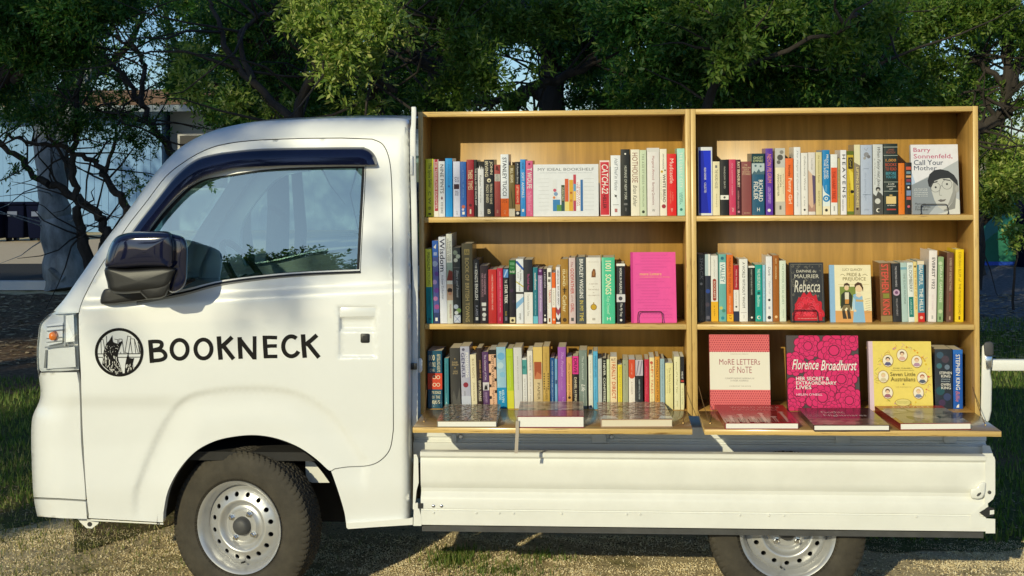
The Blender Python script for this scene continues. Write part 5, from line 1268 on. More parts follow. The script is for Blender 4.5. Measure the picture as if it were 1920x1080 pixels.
A3 = [
 (801,829,658,'#15506a','thick petrol-blue book with an orange-red band',[('h','100',.1,.83,.5,.93,CR,.01),('v','BESTSELLING ALBUMS',.63,.94,CR,.66,.88),('h','HIT SONGS',.1,.72,.55,.8,CR),('h','OF ALL',.15,.63,.5,.69,CR),('r',0,.33,1,.61,'#d8482c'),('d',.47,.54,.13,CR),('d',.47,.54,.09,'#d8482c'),('d',.73,.54,.13,CR),('d',.73,.54,.09,'#d8482c'),('d',.47,.41,.13,CR),('d',.47,.41,.09,'#d8482c'),('d',.73,.41,.13,CR),('d',.73,.41,.09,'#d8482c'),('h','100 SONGS',.25,.25,.9,.3,CR,.01),('h','OF THE',.3,.17,.85,.22,CR),('h','80S',.3,.08,.85,.14,CR)]),
 (833,841,672,'#3b8794','thin teal book with faint title',[('v','the inheritance',.3,.9,'#1c5460',.35,.65)]),
 (842.5,862,653,'#3d3b38','charcoal-grey book with small gold name',[('d',.5,.82,.05,'#c8a860'),('h','DAVID',.22,.745,.78,.775,'#c8b080'),('h','WALSH',.18,.705,.82,.735,'#c8b080'),('d',.5,.67,.05,'#c8a860'),('h','A BONE',.3,.6,.75,.625,'#c8b080'),('h','OF FACT',.25,.565,.78,.59,'#c8b080'),('p',[(.1,.0),(.3,.3),(.6,.12),(.9,.35),(1,0)],'#5a5854')],-2),
 (862,880,650,'#b4b4c6','grey-lilac book with a navy and white double title',[('v','GENIUS',.5,.9,'#2c2c5c',.1,.45,.012),('v','POSSESSING',.5,.9,W_,.55,.85,.01),('d',.35,.95,.16,'#5a5a70'),('d',.5,.38,.28,'#8c2438'),('v','Lauren Gunderson',.2,.28,'#777',.3,.5),('r',0,0,1,.2,'#c8ccda')],-3),
 (880.5,892.5,665,'#e8dcb8','cream paperback with spaced grey capitals',[('v','BLUE NIGHTS',.56,.92,'#8c7c58',.3,.68,0,.1),('v','JOAN DIDION',.14,.48,'#8c7c58',.3,.68)],-2),
 (892.5,903,653,'#2c1a16','dark brown slim book with gold capitals',[('v','STORIES OF THE',.5,.8,'#c89a5c',.5,.75,.006),('v','EMMA MAREE',.12,.46,CR,.3,.7,.008)],-2.5),
 (903,915.5,660,'#5b3a68','purple book with a small black-and-white cat picture',[('v','The Character of Cats',.5,.95,'#dcccdc',.35,.65,.004),('r',.04,.32,.96,.46,'#d8d2d4'),('p',[(.2,.33),(.35,.43),(.5,.39),(.7,.44),(.75,.33)],'#1c181c'),('v','BUDIANSKY',.1,.28,'#c4a8c8',.35,.65)],-2.5),
 (915.5,929.5,656,'#e8b894','peach book checked with black squares',[('r',0,.92,1,1,K_)]+[('r',(0 if i%2 else .72),.86-.1*i,(.28 if i%2 else 1),.91-.1*i,'#2a1a14') for i in range(8)]+[('v','LOST FOR WORDS',.36,.9,'#4c3024',.34,.68,.012),('v','High Lane',.06,.32,'#7a4c38',.34,.68,0,.3)],-2.5),
 (930,948,651,'#9cc4d8','pale sky-blue book with a bright blue foot',[('r',0,0,1,.34,'#0e8cc0'),('d',.5,.85,.4,'#6fb0d8'),('d',.4,.7,.35,'#b8d4dc'),('d',.6,.55,.3,'#86bcd8'),('v','KELVIN',.1,.3,'#d4f0f8',.5,.75,.01),('v','BRAGG',.14,.28,'#d4f0f8',.2,.44,.01)],-2),
 (948.5,961.5,654,'#b4cc2a','lime green book fading to yellow',[('r',0,0,1,.3,'#d8d63c'),('r',.2,.86,.8,.865,'#7c9018'),('v','a good enough mother',.35,.82,'#d8e27c',.4,.65)],-2),
 (962,978,652,'#d6d4d2','pale grey-white book with one thin line of type',[('v','the power of one in the city of lies',.3,.86,'#74706c',.42,.58)],-1.5),
 (979,987.5,672,'#e4e2de','short white book with a teal top',[('r',0,.68,1,.97,'#4f9c98'),('d',.4,.82,.36,'#2c7c7c'),('v','we were not men',.12,.6,'#a09c98',.35,.65)],-1),
 (988,998.5,658,'#e8e0d4','off-white slim book with grey capitals',[('v','GOODBYE',.66,.92,'#6f6860',.4,.72,.004),('v','to all that and more',.1,.62,'#a89c90',.4,.66)],-1),
 (999,1016.5,651,'#d9c294','tan book with a rust-coloured landscape',[('r',0,.74,1,1,'#e4c470'),('r',.1,.48,.9,.76,'#a8502c'),('p',[(.1,.48),(.4,.6),(.9,.55),(.9,.48)],'#c8784c'),('v','PAPER',.14,.42,'#5c4c34',.42,.7)],-1),
 (1017,1030,650,'#c8a452','mustard-gold book dotted with small black marks',[('v','Colonial the Last Empire',.6,.9,'#6c5420',.4,.62)]+[('d',.2,.56-.04*i,.1,K_) for i in range(7)]+[('d',.8,.56-.04*i,.1,K_) for i in range(7)]+[('v','PALMERI',.14,.34,'#6c5420',.35,.65)],-.5),
 (1031.5,1039.5,671,'#15508c','dark blue slim book with pale small print',[('v','HOW TO KEEP YOUR SHIRT ON AT DAWN',.1,.94,'#b8d0e4',.35,.65,.004)]),
 (1040,1045,673,'#7cb0d4','thin light blue book with navy mark',[('r',.2,.5,.8,.58,'#2c3c70'),('v','small hours',.6,.9,'#3c6c9c',.3,.7)]),
 (1045.5,1061,651,'#a05cb0','violet-mauve book with pale script',[('v','The Prophet',.52,.92,'#d4a4dc',.3,.7,0,.3),('v','a reader',.3,.5,'#c48ccc',.4,.6),('v','Trust',.08,.2,'#d4a4dc',.5,.75)]),
 (1062,1072.5,670,'#e2a860','apricot book with dark brown script',[('v','Don Quixote and Me',.25,.88,'#5c3414',.28,.7,.004,.3),('d',.5,.22,.26,'#3c2410')]),
 (1073,1084.5,668,'#241a1c','black book with a hot-pink top',[('r',0,.66,1,1,'#e0328c'),('v','DRIVE',.68,.96,'#3c1024',.2,.8,.02),('v','DANIEL H PINK',.14,.6,CR,.32,.7,.008)]),
 (1085,1100.5,657,'#7c8a80','grey-green book with white lettering',[('v','The Enchanted',.5,.9,'#d0d8cc',.36,.62,0,.2),('v','Life',.3,.42,W_,.3,.75,.006,.3),('v','of adam hope',.1,.28,'#c8d0c4',.4,.65),('l',[(.93,.05),(.8,.3),(.93,.6),(.85,.95)],.001,'#b4c0b0')]),
 (1103,1111.5,666,'#e4e4d4','pale ivory slim book with faint title',[('v','a winter of letters',.35,.9,'#a8a898',.35,.6),('d',.5,.05,.3,'#4c5c7c')]),
 (1112,1120.5,659,'#5cb4dc','bright sky-blue slim book with navy title',[('v','IMAGINED LIVES',.55,.92,'#16386c',.32,.7,.006),('v','a memoir',.15,.4,'#2c70a4',.35,.6)]),
 (1121,1128.5,673,'#c4c8c4','light grey thin book',[('v','the colony',.3,.8,'#8c908c',.35,.6)]),
 (1129,1137,672,'#1d1e18','narrow black book with white block words',[('v','I NEVER',.66,.95,'#e8e8d4',.25,.75,.02),('v','CONFESSED',.12,.62,'#e8e8d4',.25,.75,.02)]),
 (1137.5,1143,674,'#dde4b0','pale lemon-green thin book',[('v','the fine print of summer',.1,.9,'#8c9c60',.3,.66)]),
 (1143.5,1157,669,'#f0d9ac','cream book with fat burnt-orange capitals',[('h','BUT',.2,.92,.8,.965,'#5c3018',.01),('v','I REALLY',.56,.9,'#c4521c',.24,.78,.02),('v','DIRECT',.2,.52,'#c4521c',.24,.78,.02)]),
 (1158,1166.5,684,'#e8d23c','short yellow book with brown fine print',[('v','Black dogs and the weather project',.1,.94,'#6c5c10',.36,.62,.004)]),
 (1167,1178,675,'#a4a888','sage-grey book with one small dot',[('d',.4,.9,.1,'#4c5040'),('v','the company of men',.4,.8,'#7c8064',.4,.6)]),
 (1178.5,1190.5,674.5,'#efe6d8','white book with a rounded orange-red top',[('p',[(0,.66),(.3,.62),(.7,.62),(1,.66),(1,1),(0,1)],'#d8502c'),('v','A CAREER',.3,.56,'#a8988c',.36,.62),('v','swept up',.7,.92,'#f4b49c',.35,.6)]),
 (1191,1205.5,675,'#24282a','black-bottomed book under a grey engraving',[('r',0,.68,1,1,'#c4bcc4'),('p',[(.1,.7),(.4,.98),(.55,.98),(.2,.7)],'#7c7484'),('p',[(.5,.7),(.8,.98),(.95,.98),(.65,.7)],'#8c8494'),('v','ROBERT HARRIS V.R. THE FEAR',.2,.6,'#c8d0d0',.42,.6,.004)]),
 (1208,1217,674,'#c42a44','raspberry-red slim book',[('v','people of the book',.3,.85,'#e88c98',.38,.6)]),
 (1217.5,1227,670.5,'#f0e0a8','cream book with scattered orange letters',[('d',.4,.9,.3,'#c45038'),('d',.6,.75,.22,'#e4904c'),('v','SALTY TALES',.3,.9,'#d0704c',.25,.75,.012),('v','Fun and Game',.08,.28,'#d08c4c',.3,.7)]),
 (1227.5,1237,669,'#dc9a34','amber book with dark capitals',[('v','WHOLLY UNSUITABLE',.1,.95,'#6c3c0c',.28,.72,.01)],0,1),
 (1237.5,1246,673,'#9cb8c0','powder-blue slim book',[('v','the weight of leaves',.25,.9,'#64848c',.36,.62)]),
 (1247,1262,681,'#ece2a0','wide short cream-yellow book with grey serif title',[('v','The Noble Lovable',.35,.9,'#8c8454',.45,.7),('v','stories of home',.35,.88,'#a8a070',.2,.34)]),
 (1263.5,1275,669,'#ece6b8','tall ivory-yellow book with thin olive title',[('v','Emma',.75,.9,'#8c8850',.3,.5,0,.2),('v','of a Wet Year',.3,.72,'#8c8850',.36,.62,0,.2),('v','press',.06,.16,'#a8a470',.35,.6)]),
 (1275.5,1282.5,669,'#e8e4b4','narrow cream book with a black top half',[('r',0,.5,1,1,'#23242a'),('r',.1,.52,.9,.56,'#b03c30'),('v','HARD BIT',.58,.72,W_,.3,.7,.008),('v','of the earth',.1,.42,'#a09c74',.35,.62)]),
]
B3 = [
 (1752,1786,655,'#2c3440','thick dark book with swirling blue smoke and white names',[('d',.3,.9,.2,'#3f5a70'),('d',.6,.83,.22,'#4c4250'),('d',.25,.72,.16,'#44707c'),('d',.7,.7,.15,'#6c7c90'),('d',.3,.3,.25,'#2b5560'),('d',.7,.2,.22,'#3c4870'),('d',.4,.1,.2,'#4a3858'),('h','STEPHEN',.26,.58,.96,.625,W_,.008),('h','KING',.36,.525,.88,.57,W_,.008),('h','sleeping',.36,.485,.86,.51,'#c8d4dc'),('h','beauties',.36,.45,.86,.475,'#c8d4dc'),('h','OWEN',.34,.385,.88,.43,W_,.008),('h','KING',.36,.33,.9,.375,W_,.008)]),
 (1786.5,1805,656,'#1d5cb8','bright blue book with white name down its spine',[('r',0,.93,1,1,'#2b70cc'),('v','STEPHEN KING',.32,.92,W_,.28,.72,.008),('v','Billie',.12,.3,'#d87c74',.25,.66,0,.3),('p',[(.3,.02),(.6,.02),(.6,.08),(.4,.06)],W_)]),
]

def short(desc):
    s = desc.split(' with ')[0].split(' beside ')[0].split(' at the ')[0].split(' against ')[0].split(' edged')[0].split(' framed')[0].split(' fading')[0].split(' striped')[0].split(' crossed')[0].split(' dotted')[0].split(' checked')[0].split(' picturing')[0].split(' under ')[0]
    return ' '.join(x for x in s.split() if x not in ('book', 'paperback', 'hardback', 'booklet', 'cloth', 'short', 'tall', 'thick', 'plain'))[:40]
GROUP = 'books standing on the bookcase shelves'
rj = random.Random(11)
def row(data, zb, Y, depth, where, ends=(None, None)):
    names = [d[4] for d in data]
    for i, d in enumerate(data):
        x0, x1, yt, cov, desc, items = d[:6]
        lean = d[6] if len(d) > 6 else 0
        hard = bool(d[7]) if len(d) > 7 else False
        b = put_book(x0, x1, yt, cov, items, zb, Y, lean, depth + rj.uniform(-.012, .012) + (0.02 if hard else 0) , hard, jitter=rj.uniform(0, .006))
        words = (desc + ', ' + where).split()
        setp(b, ' '.join(words[:16]), 'book', GROUP)
row(A1, Z1, 0.030, 0.125, 'cab bookcase top shelf')
row(A1b, Z1, 0.034, 0.130, 'cab bookcase top shelf')
row(B1, Z1, 0.050, 0.125, 'tail bookcase top shelf')
row(A2, Z2, 0.012, 0.130, 'cab bookcase middle shelf')
row(B2, Z2, 0.080, 0.112, 'tail bookcase middle shelf')
row(B2b, Z2, 0.072, 0.112, 'tail bookcase middle shelf')
row(A3, ZF, 0.018, 0.128, 'cab bookcase bottom shelf')
row(B3, ZF, 0.060, 0.110, 'tail bookcase bottom shelf')

# ------------------------------------------------------------------ books shown face out
M_wire = mat('black_wire', (0.012, 0.012, 0.014), 0.4)
def face_book(x0, x1, yt, yb, zb, Y, th, cover, label, draw, tilt=8, yaw=0, spine=None, hard=True):
    """stands on its lower edge, leaning back; the print is on the cover facing the viewer"""
    z0 = zb + 0.0006
    c = P((x0 + x1) / 2, yb, Y)
    wd = (P(x1, yb, Y) - P(x0, yb, Y)).x
    ztop = P((x0 + x1) / 2, yt, Y + 0.03).z
    h = (ztop - z0) / math.cos(R(tilt))
    mb = MB(); b = 0.0022
    # cover: front board, spine at the left, back board
    mb.box((-wd / 2, 0, 0), (wd / 2, b, h)); mb.box((-wd / 2, th - b, 0), (wd / 2, th, h)); mb.box((-wd / 2, b, 0), (-wd / 2 + b, th - b, h))
    o = mb.build('book', cover_mat(cover))
    o.location = (c.x, Y, z0 + 0.0)
    o.rotation_euler = (R(-tilt), 0, R(yaw))
    pg = MB(); pg.box((-wd / 2 + b + .0003, b + .0002, 0.003), (wd / 2 - 0.003, th - b - .0002, h - 0.003)); pg.build('pages', M_pagew, o)
    if spine:
        mb = MB(); mb.box((-wd / 2 - 0.0006, -0.0004, 0.0), (-wd / 2 + 0.006, th + .0002, h)); mb.build('spine', cover_mat(spine), o)
    art = Art(lambda u, v, d: ((u - .5) * wd, -d - 0.0002, v * h), wd, h)
    draw(art)
    art.build('cover_print', o)
    setp(o, label, 'book', 'books displayed face out')
    return o

def a_ideal(a):
    a.htext('MY IDEAL BOOKSHELF', .07, .875, .93, .93, '#6c7078')
    a.htext('ONE HUNDRED WRITERS, COOKS AND ARTISTS', .1, .825, .9, .845, '#aab0b8')
    for i in range(9):
        y = .72 - .075 * i
        a.line([(.08, y), (.24, y + .004)], .0009, '#c0c2c4'); a.line([(.78, y + .003), (.93, y)], .0009, '#c0c2c4')
    cols = [('#dfe0e2', .30, .36, .70), ('#2f7fb8', .30, .41, .32), ('#5a8f3c', .36, .43, .22), ('#3c4a28', .43, .48, .60), ('#1f4f50', .43, .48, .27), ('#d45a2c', .485, .54, .72), ('#e8d47c', .485, .55, .28),
            ('#dca82c', .55, .61, .70), ('#c43a4c', .615, .655, .80), ('#58a0c8', .618, .652, .62), ('#ecc45c', .618, .652, .48), ('#b8405c', .618, .652, .30), ('#eeeef0', .66, .72, .70), ('#2c6cac', .725, .76, .70)]
    for c, u0, u1, v1 in cols: a.rect(u0, .10, u1, v1, c)
    a.disc(.33, .5, .025, '#c8506c'); a.disc(.345, .43, .03, '#7c9cc4'); a.disc(.32, .36, .02, '#d88040')
    a.vtext('THE BOTTOM', .2, .66, '#c04858', .665, .69); a.vtext('LEVER LEAF', .2, .6, '#c04858', .695, .715); a.vtext('DAN DAD', .3, .55, '#e4e0c4', .44, .47)
    a.disc(.58, .45, .018, '#b8641c'); a.disc(.58, .3, .02, '#c8841c')
face_book(1000, 1122.5, 308, 405, Z1, 0.022, 0.018, '#e2e3e6', 'wide white face-out book with a painted row of small coloured spines on its cover', a_ideal, 5)

def a_barry(a):
    a.poly([(0, 0), (1, 0), (1, .77), (.62, .63), (0, .42)][::1], '#b4b9c0')
    a.poly([(0, .42), (.0, .62), (.08, .45)], '#b9cbe6')
    a.poly([(0, 0), (.34, 0), (.60, .2), (.42, .42), (.40, .54), (0, .42)], '#8f969f')
    a.htext('Barry', .06, .875, .42, .955, '#c0567c', .005)
    a.htext('Sonnenfeld,', .06, .79, .88, .865, '#c0567c', .005)
    a.htext('Call Your', .06, .705, .68, .78, '#2a3a5c', .005)
    a.htext('Mother', .06, .63, .54, .695, '#2a3a5c', .005)
    # a grey portrait: bust, neck, face, ear, cap, glasses
    a.poly([(.52, 0), (1, 0), (1, .20), (.9, .24), (.86, .10), (.7, .03)], '#d8d8d4')
    a.poly([(.66, .04), (.9, .08), (.95, .36), (.7, .2)], '#8e8e8c')
    a.poly([(.40, .44), (.42, .32), (.47, .2), (.54, .11), (.64, .06), (.74, .08), (.86, .18), (.93, .3), (.95, .44), (.9, .52), (.62, .56), (.45, .52)], '#c9c9c6')
    a.poly([(.70, .07), (.86, .18), (.93, .3), (.95, .44), (.88, .5), (.86, .32), (.78, .18)], '#9b9b99')
    a.disc(.955, .36, .04, '#a8a8a6', .05)
    a.poly([(.36, .40), (.34, .48), (.38, .57), (.48, .63), (.62, .645), (.78, .62), (.9, .56), (.97, .48), (.98, .40), (.92, .44), (.80, .515), (.62, .51), (.48, .475), (.41, .38)], '#2c2e33')
    a.poly([(.44, .455), (.55, .48), (.55, .465), (.45, .44)], '#3a3a3c'); a.poly([(.66, .505), (.82, .49), (.82, .475), (.67, .49)], '#3a3a3c')
    a.disc(.505, .385, .022, '#333'); a.disc(.745, .43, .022, '#333')
    for u, v in ((.50, .385), (.745, .425)):
        a.line([(u + .105 * math.cos(t), v + .068 * math.sin(t)) for t in np.linspace(0, 2 * math.pi, 22)], .0012, '#55555a')
    a.line([(.605, .40), (.64, .41)], .0014, '#55555a')
    a.line([(.60, .40), (.575, .30), (.585, .27), (.63, .27)], .0018, '#8a8a88')
    a.poly([(.54, .195), (.6, .215), (.64, .208), (.72, .215), (.68, .185), (.6, .175)], '#6c6665')
    for i, t in enumerate(('a film director looks', 'back at his family', 'and a life behind', 'the camera, and tells', 'funny stories')): a.htext(t, .05, .355 - .026 * i, .33, .372 - .026 * i, '#eceef0')
    a.htext('Memoirs', .06, .135, .28, .165, '#3c4048'); a.htext('of a Neurotic', .06, .095, .38, .125, '#3c4048'); a.htext('Filmmaker', .06, .055, .34, .085, '#3c4048')
face_book(1711, 1800, 271, 396.5, Z1, 0.040, 0.022, '#e6e4ea', 'white face-out book with a grey portrait of a man in cap and round glasses', a_barry, 6)

def a_pink(a):
    a.rect(.0, 0, .05, 1, '#d8308a')
    rr = random.Random(5)
    for i in range(22):
        y = .955 - .042 * i
        if .63 < y < .72: continue
        u = rr.uniform(.1, .26); w_ = rr.uniform(.35, .82 - u + .1)
        pts = [(u + w_ * t, y + .008 * math.sin(t * 60 + i) + .004 * math.sin(t * 131)) for t in np.linspace(0, 1, 40)]
        a.line(pts, .0008, '#c03a86')
    a.htext('more Letters', .2, .67, .68, .71, '#f6c87a', .006); a.htext('correspondence worth sharing', .2, .635, .86, .653, '#f6b87a')
face_book(1184, 1269, 473, 598.5, Z2, 0.040, 0.020, '#ee4fa0', 'hot-pink face-out book covered in faint handwriting, propped on a wire stand', a_pink, 9, yaw=2, spine='#cf2d85')

def a_rebecca(a):
    for u0, v0, u1, v1 in ((.04, .03, .96, .035), (.04, .965, .96, .97), (.04, .03, .046, .97), (.955, .03, .96, .97)): a.rect(u0, v0, u1, v1, '#8f8a7a')
    rr = random.Random(9)
    for i in range(70):
        u, v = rr.uniform(.08, .92), rr.uniform(.42, .95)
        if .73 < v < .9 and .12 < u < .9: continue
        s = rr.uniform(.02, .05); t0 = rr.uniform(0, 6)
        a.line([(u + s * (1 - t / 7) * math.cos(t0 + t), v + s * .65 * (1 - t / 7) * math.sin(t0 + t)) for t in np.linspace(0, 6, 16)], .0008, '#8f8a7a')
    a.htext('DAPHNE du', .2, .83, .78, .875, '#d8d2c0', .006); a.htext('MAURIER', .14, .735, .86, .80, '#d8d2c0', .008)
    for q, cc in ((1.0, '#c8182c'), (.78, '#e02a40'), (.56, '#b81226'), (.36, '#e8384c')):
        a.poly([(.52 + .45 * q * (1 + .06 * math.sin(13 * t)) * math.cos(t), .09 + .40 * q * (1 + .08 * math.sin(15 * t + q * 5)) * math.sin(t)) for t in np.linspace(0, math.pi, 60)], cc)
    for i in range(26):
        u, v = rr.uniform(.12, .9), rr.uniform(.10, .44)
        s = rr.uniform(.04, .1)
        if v > .5 - abs(u - .55) * .55: continue
        a.line([(u + s * math.cos(t), v + s * .5 * math.sin(t)) for t in np.linspace(-.6, 3.4, 12)], .0011, '#f4566a')
        a.line([(u + s * .8 * math.cos(t), v + s * .38 * math.sin(t)) for t in np.linspace(-.3, 3, 10)], .0011, '#8c0f1e')
    a.htext('Rebecca', .12, .50, .88, .70, '#dcd6c6', .004, .25)
    a.rect(.05, .03, .92, .1, '#c41a2c'); a.htext('the unforgettable bestseller', .2, .055, .8, .075, '#f0c0b8')
face_book(1483, 1547, 492, 596.5, Z2, 0.055, 0.022, '#2f2b24', 'black face-out book with silver scrollwork and a big red flower', a_rebecca, 8, yaw=1)

def a_felt(a):
    a.rect(0, 0, .12, 1, '#8fb8dc')
    a.htext('LUCY GLANCEY', .32, .895, .8, .94, '#6c5c38'); a.htext('PRIDE &', .42, .80, .76, .86, '#7c6a3c', .004); a.htext('PREJUDICE', .32, .71, .88, .785, '#7c6a3c', .004)
    a.line([(.26, .82), (.32, .84), (.38, .81)], .0016, '#7c6a3c'); a.line([(.80, .82), (.86, .84), (.92, .81)], .0016, '#7c6a3c')
    a.rect(.2, .655, .95, .66, '#c8b478')
    a.rect(.24, .28, .62, .62, '#7c8c3c'); a.rect(.12, .0, 1, .2, '#dca05c')
    # a doll of a man in a dark coat
    a.poly([(.30, .06), (.28, .22), (.34, .24), (.4, .06)], '#3c3226'); a.poly([(.42, .06), (.4, .22), (.47, .24), (.5, .06)], '#3c3226')
    a.poly([(.28, .18), (.30, .34), (.5, .34), (.48, .16), (.4, .26)], '#7c6c48')
    a.poly([(.25, .22), (.27, .48), (.36, .54), (.48, .53), (.54, .46), (.52, .2), (.47, .3), (.33, .3)], '#28301e')
    a.poly([(.36, .32), (.36, .52), (.46, .52), (.45, .32)], '#e0d8c0'); a.poly([(.36, .32), (.36, .40), (.46, .40), (.45, .32)], '#c88a3c')
    a.disc(.405, .595, .055, '#e8c49c'); a.poly([(.33, .60), (.35, .67), (.42, .69), (.48, .66), (.48, .60), (.45, .64), (.37, .64)], '#4c3420')
    # a doll of a woman in a pale blue dress
    a.poly([(.54, .0), (.58, .32), (.56, .48), (.66, .50), (.78, .46), (.80, .3), (.84, .0)], '#8cb8d8')
    a.poly([(.56, .44), (.53, .3), (.55, .2), (.6, .2), (.6, .4)], '#b4d0e0'); a.poly([(.62, .36), (.62, .40), (.80, .39), (.80, .355)], '#c8a868')
    a.poly([(.62, .46), (.7, .43), (.77, .46), (.74, .50), (.66, .51)], '#ecd4b4'); a.disc(.60, .2, .03, '#ecd0a8')
    a.disc(.70, .585, .085, '#ecccA4'.lower()); a.poly([(.6, .58), (.60, .66), (.68, .70), (.77, .68), (.81, .6), (.80, .53), (.77, .6), (.72, .65), (.65, .64)], '#4c3018')
    for i in range(7): a.line([(.84 + .02 * (i % 2), .40 - .04 * i), (.97, .42 - .04 * i)], .0009, '#a89468')
face_book(1557.5, 1635, 496.5, 598.5, Z2, 0.060, 0.016, '#f2e6bc', 'cream face-out book showing a felt couple, the woman in a pale blue dress', a_felt, 7, yaw=-1, spine='#8fb8dc')

def a_note(a):
    rr = random.Random(2)
    for i in range(26):
        for j in range(34):
            v = j / 34 + .012
            if .275 < v < .765: continue
            u = (i + .5 * (j % 2)) / 26 + .01
            a.mb.add([a.map(u + x * .014, v + y * .011, .0006) for x, y in ((-1, -.4), (.2, -1), (1, .4), (-.2, 1))], [(0, 1, 2, 3)], ink('#b8404c'))
    a.rect(0, .27, 1, .77, '#efe9d6')
    a.htext('INTRODUCED AND COMPILED BY', .35, .735, .65, .748, '#a89888')
    for (t, u0, v0, u1, v1) in (('MoRE LETTERs', .16, .60, .84, .675), ('oF NoTE', .32, .49, .70, .575)): a.htext(t, u0, v0, u1, v1, '#a8525c', -.004)
    a.htext('CORRESPONDENCE DESERVING OF', .25, .41, .74, .43, '#8c8078'); a.htext('A WIDER AUDIENCE', .34, .38, .64, .40, '#8c8078')
    a.htext('COMPILED BY THE EDITOR', .32, .31, .68, .325, '#a89888')
face_book(1332, 1445, 627.5, 771, ZF, 0.012, 0.030, '#e8706c', 'coral-red patterned face-out book with a wide cream band across its cover', a_note, 7)

def flower(a, u, v, r, rr, col, ln):
    n = 9
    for k in range(3):
        q = r * (1 - .28 * k)
        for i in range(n):
            t = 2 * math.pi * i / n + k * .35
            a.disc(u + q * .72 * math.cos(t), v + q * .72 * math.sin(t) * a.w / a.h, q * .34, ln, n=10)
            a.disc(u + q * .70 * math.cos(t), v + q * .70 * math.sin(t) * a.w / a.h, q * .30, col, n=10)
    a.disc(u, v, r * .34, ln, n=10); a.disc(u, v, r * .28, col, n=10)
def a_flor(a):
    rr = random.Random(4)
    a.lift = 0.000006
    for u, v, r in ((.3, .86, .2), (.66, .8, .24), (.92, .95, .16), (.1, .62, .17), (.95, .6, .16), (.42, .5, .2), (.75, .42, .22), (.14, .25, .22), (.48, .18, .24), (.85, .14, .2), (.05, .02, .15), (.62, .0, .14)):
        flower(a, u, v, r, rr, '#e0286c', '#701038')
    a.line([(.5, .66), (.56, .78)], .002, '#e0286c'); a.line([(.6, .9), (.66, .97)], .0015, '#e0286c')
    a.lift = 0.000006
    a.htext('Florence', .07, .545, .44, .68, W_, .008, .35); a.htext('Broadhurst', .47, .535, .97, .67, W_, .008, .35)
    a.htext('HER SECRET &', .12, .40, .58, .45, W_, .02); a.htext('EXTRAORDINARY', .12, .345, .68, .39, W_, .02); a.htext('LIVES', .12, .285, .33, .335, W_, .02); a.htext("HELEN O'NEILL", .12, .20, .48, .23, '#f4c8d8', .012)
face_book(1477.5, 1613, 629.5, 772, ZF, 0.012, 0.034, '#4f443c', 'taupe face-out book covered with magenta flowers and white script', a_flor, 8)

def a_seven(a):
    a.rect(0, 0, .065, 1, '#e4c8d4')
    rr = random.Random(8)
    for i in range(60):
        t = rr.uniform(0, 2 * math.pi); u, v = .54 + .41 * math.cos(t), .5 + .44 * math.sin(t)
        a.line([(u, v), (u + rr.uniform(-.06, .06), v + rr.uniform(-.05, .05))], .0012, rr.choice(['#8c9c3c', '#c8902c', '#d86c4c', '#b8a83c', '#d8a0a8']))
    for i in range(26):
        t = rr.uniform(0, 2 * math.pi); a.disc(.54 + .40 * math.cos(t), .5 + .42 * math.sin(t), rr.uniform(.008, .016), rr.choice(['#e8a028', '#d8604c', '#e4c028', '#c890b0']))
    for u, v, hair, dress in ((.30, .72, '#3c2c20', '#5c5c84'), (.53, .80, '#5c2c1c', '#e0b0a0'), (.76, .71, '#c88c4c', '#b890a8'), (.22, .49, '#e0c888', '#d8c8a0'), (.84, .47, '#a8542c', '#586070'), (.28, .26, '#5c3420', '#a06878'), (.77, .26, '#dcb878', '#7c84a0')):
        a.disc(u, v, .088, '#a87c3c', .088 * 1.16 * a.w / a.h, 24); a.disc(u, v, .08, '#f4ead0', .08 * 1.16 * a.w / a.h, 24)
        a.poly([(u - .06, v - .058), (u - .03, v - .02), (u + .03, v - .02), (u + .06, v - .058), (u, v - .074)], dress)
        a.disc(u, v + .024, .036, hair); a.disc(u, v + .012, .028, '#ecc8a4')
    a.disc(.52, .12, .13, '#a88c3c', .055, 24); a.disc(.52, .12, .12, '#e8d884', .048, 24)
    for i in range(12): a.line([(.42 + .02 * i, .10), (.43 + .018 * i, .145)], .001, '#8c8c3c')
    a.htext("ETHEL TURNER'S", .38, .605, .68, .622, '#8c7c44'); a.htext('enduring Australian classic', .35, .575, .71, .592, '#8c7c44')
    a.htext('Seven Little', .33, .50, .73, .555, '#7a6a34', .004); a.htext('Australians', .335, .425, .725, .485, '#7a6a34', .004)
    a.disc(.535, .385, .012, '#8c7c44'); a.htext('with illustrations by', .41, .335, .66, .35, '#a08c54')
face_book(1632, 1750, 640, 773, ZF, 0.020, 0.028, '#f0d867', 'yellow face-out book with seven oval child portraits on its cover', a_seven, 7, spine='#e4c8d4')
# a second copy of dark books behind two of them, seen only as edges
def plain(x0, x1, yt, zb, Y, cov, label):
    c = P((x0 + x1) / 2, yt, Y); wd = (P(x1, yt, Y) - P(x0, yt, Y)).x
    o = face_book(x0, x1, yt, 0, zb, Y, 0.02, cov, label, lambda a: None, 5)
    o.location.x = c.x
    return o
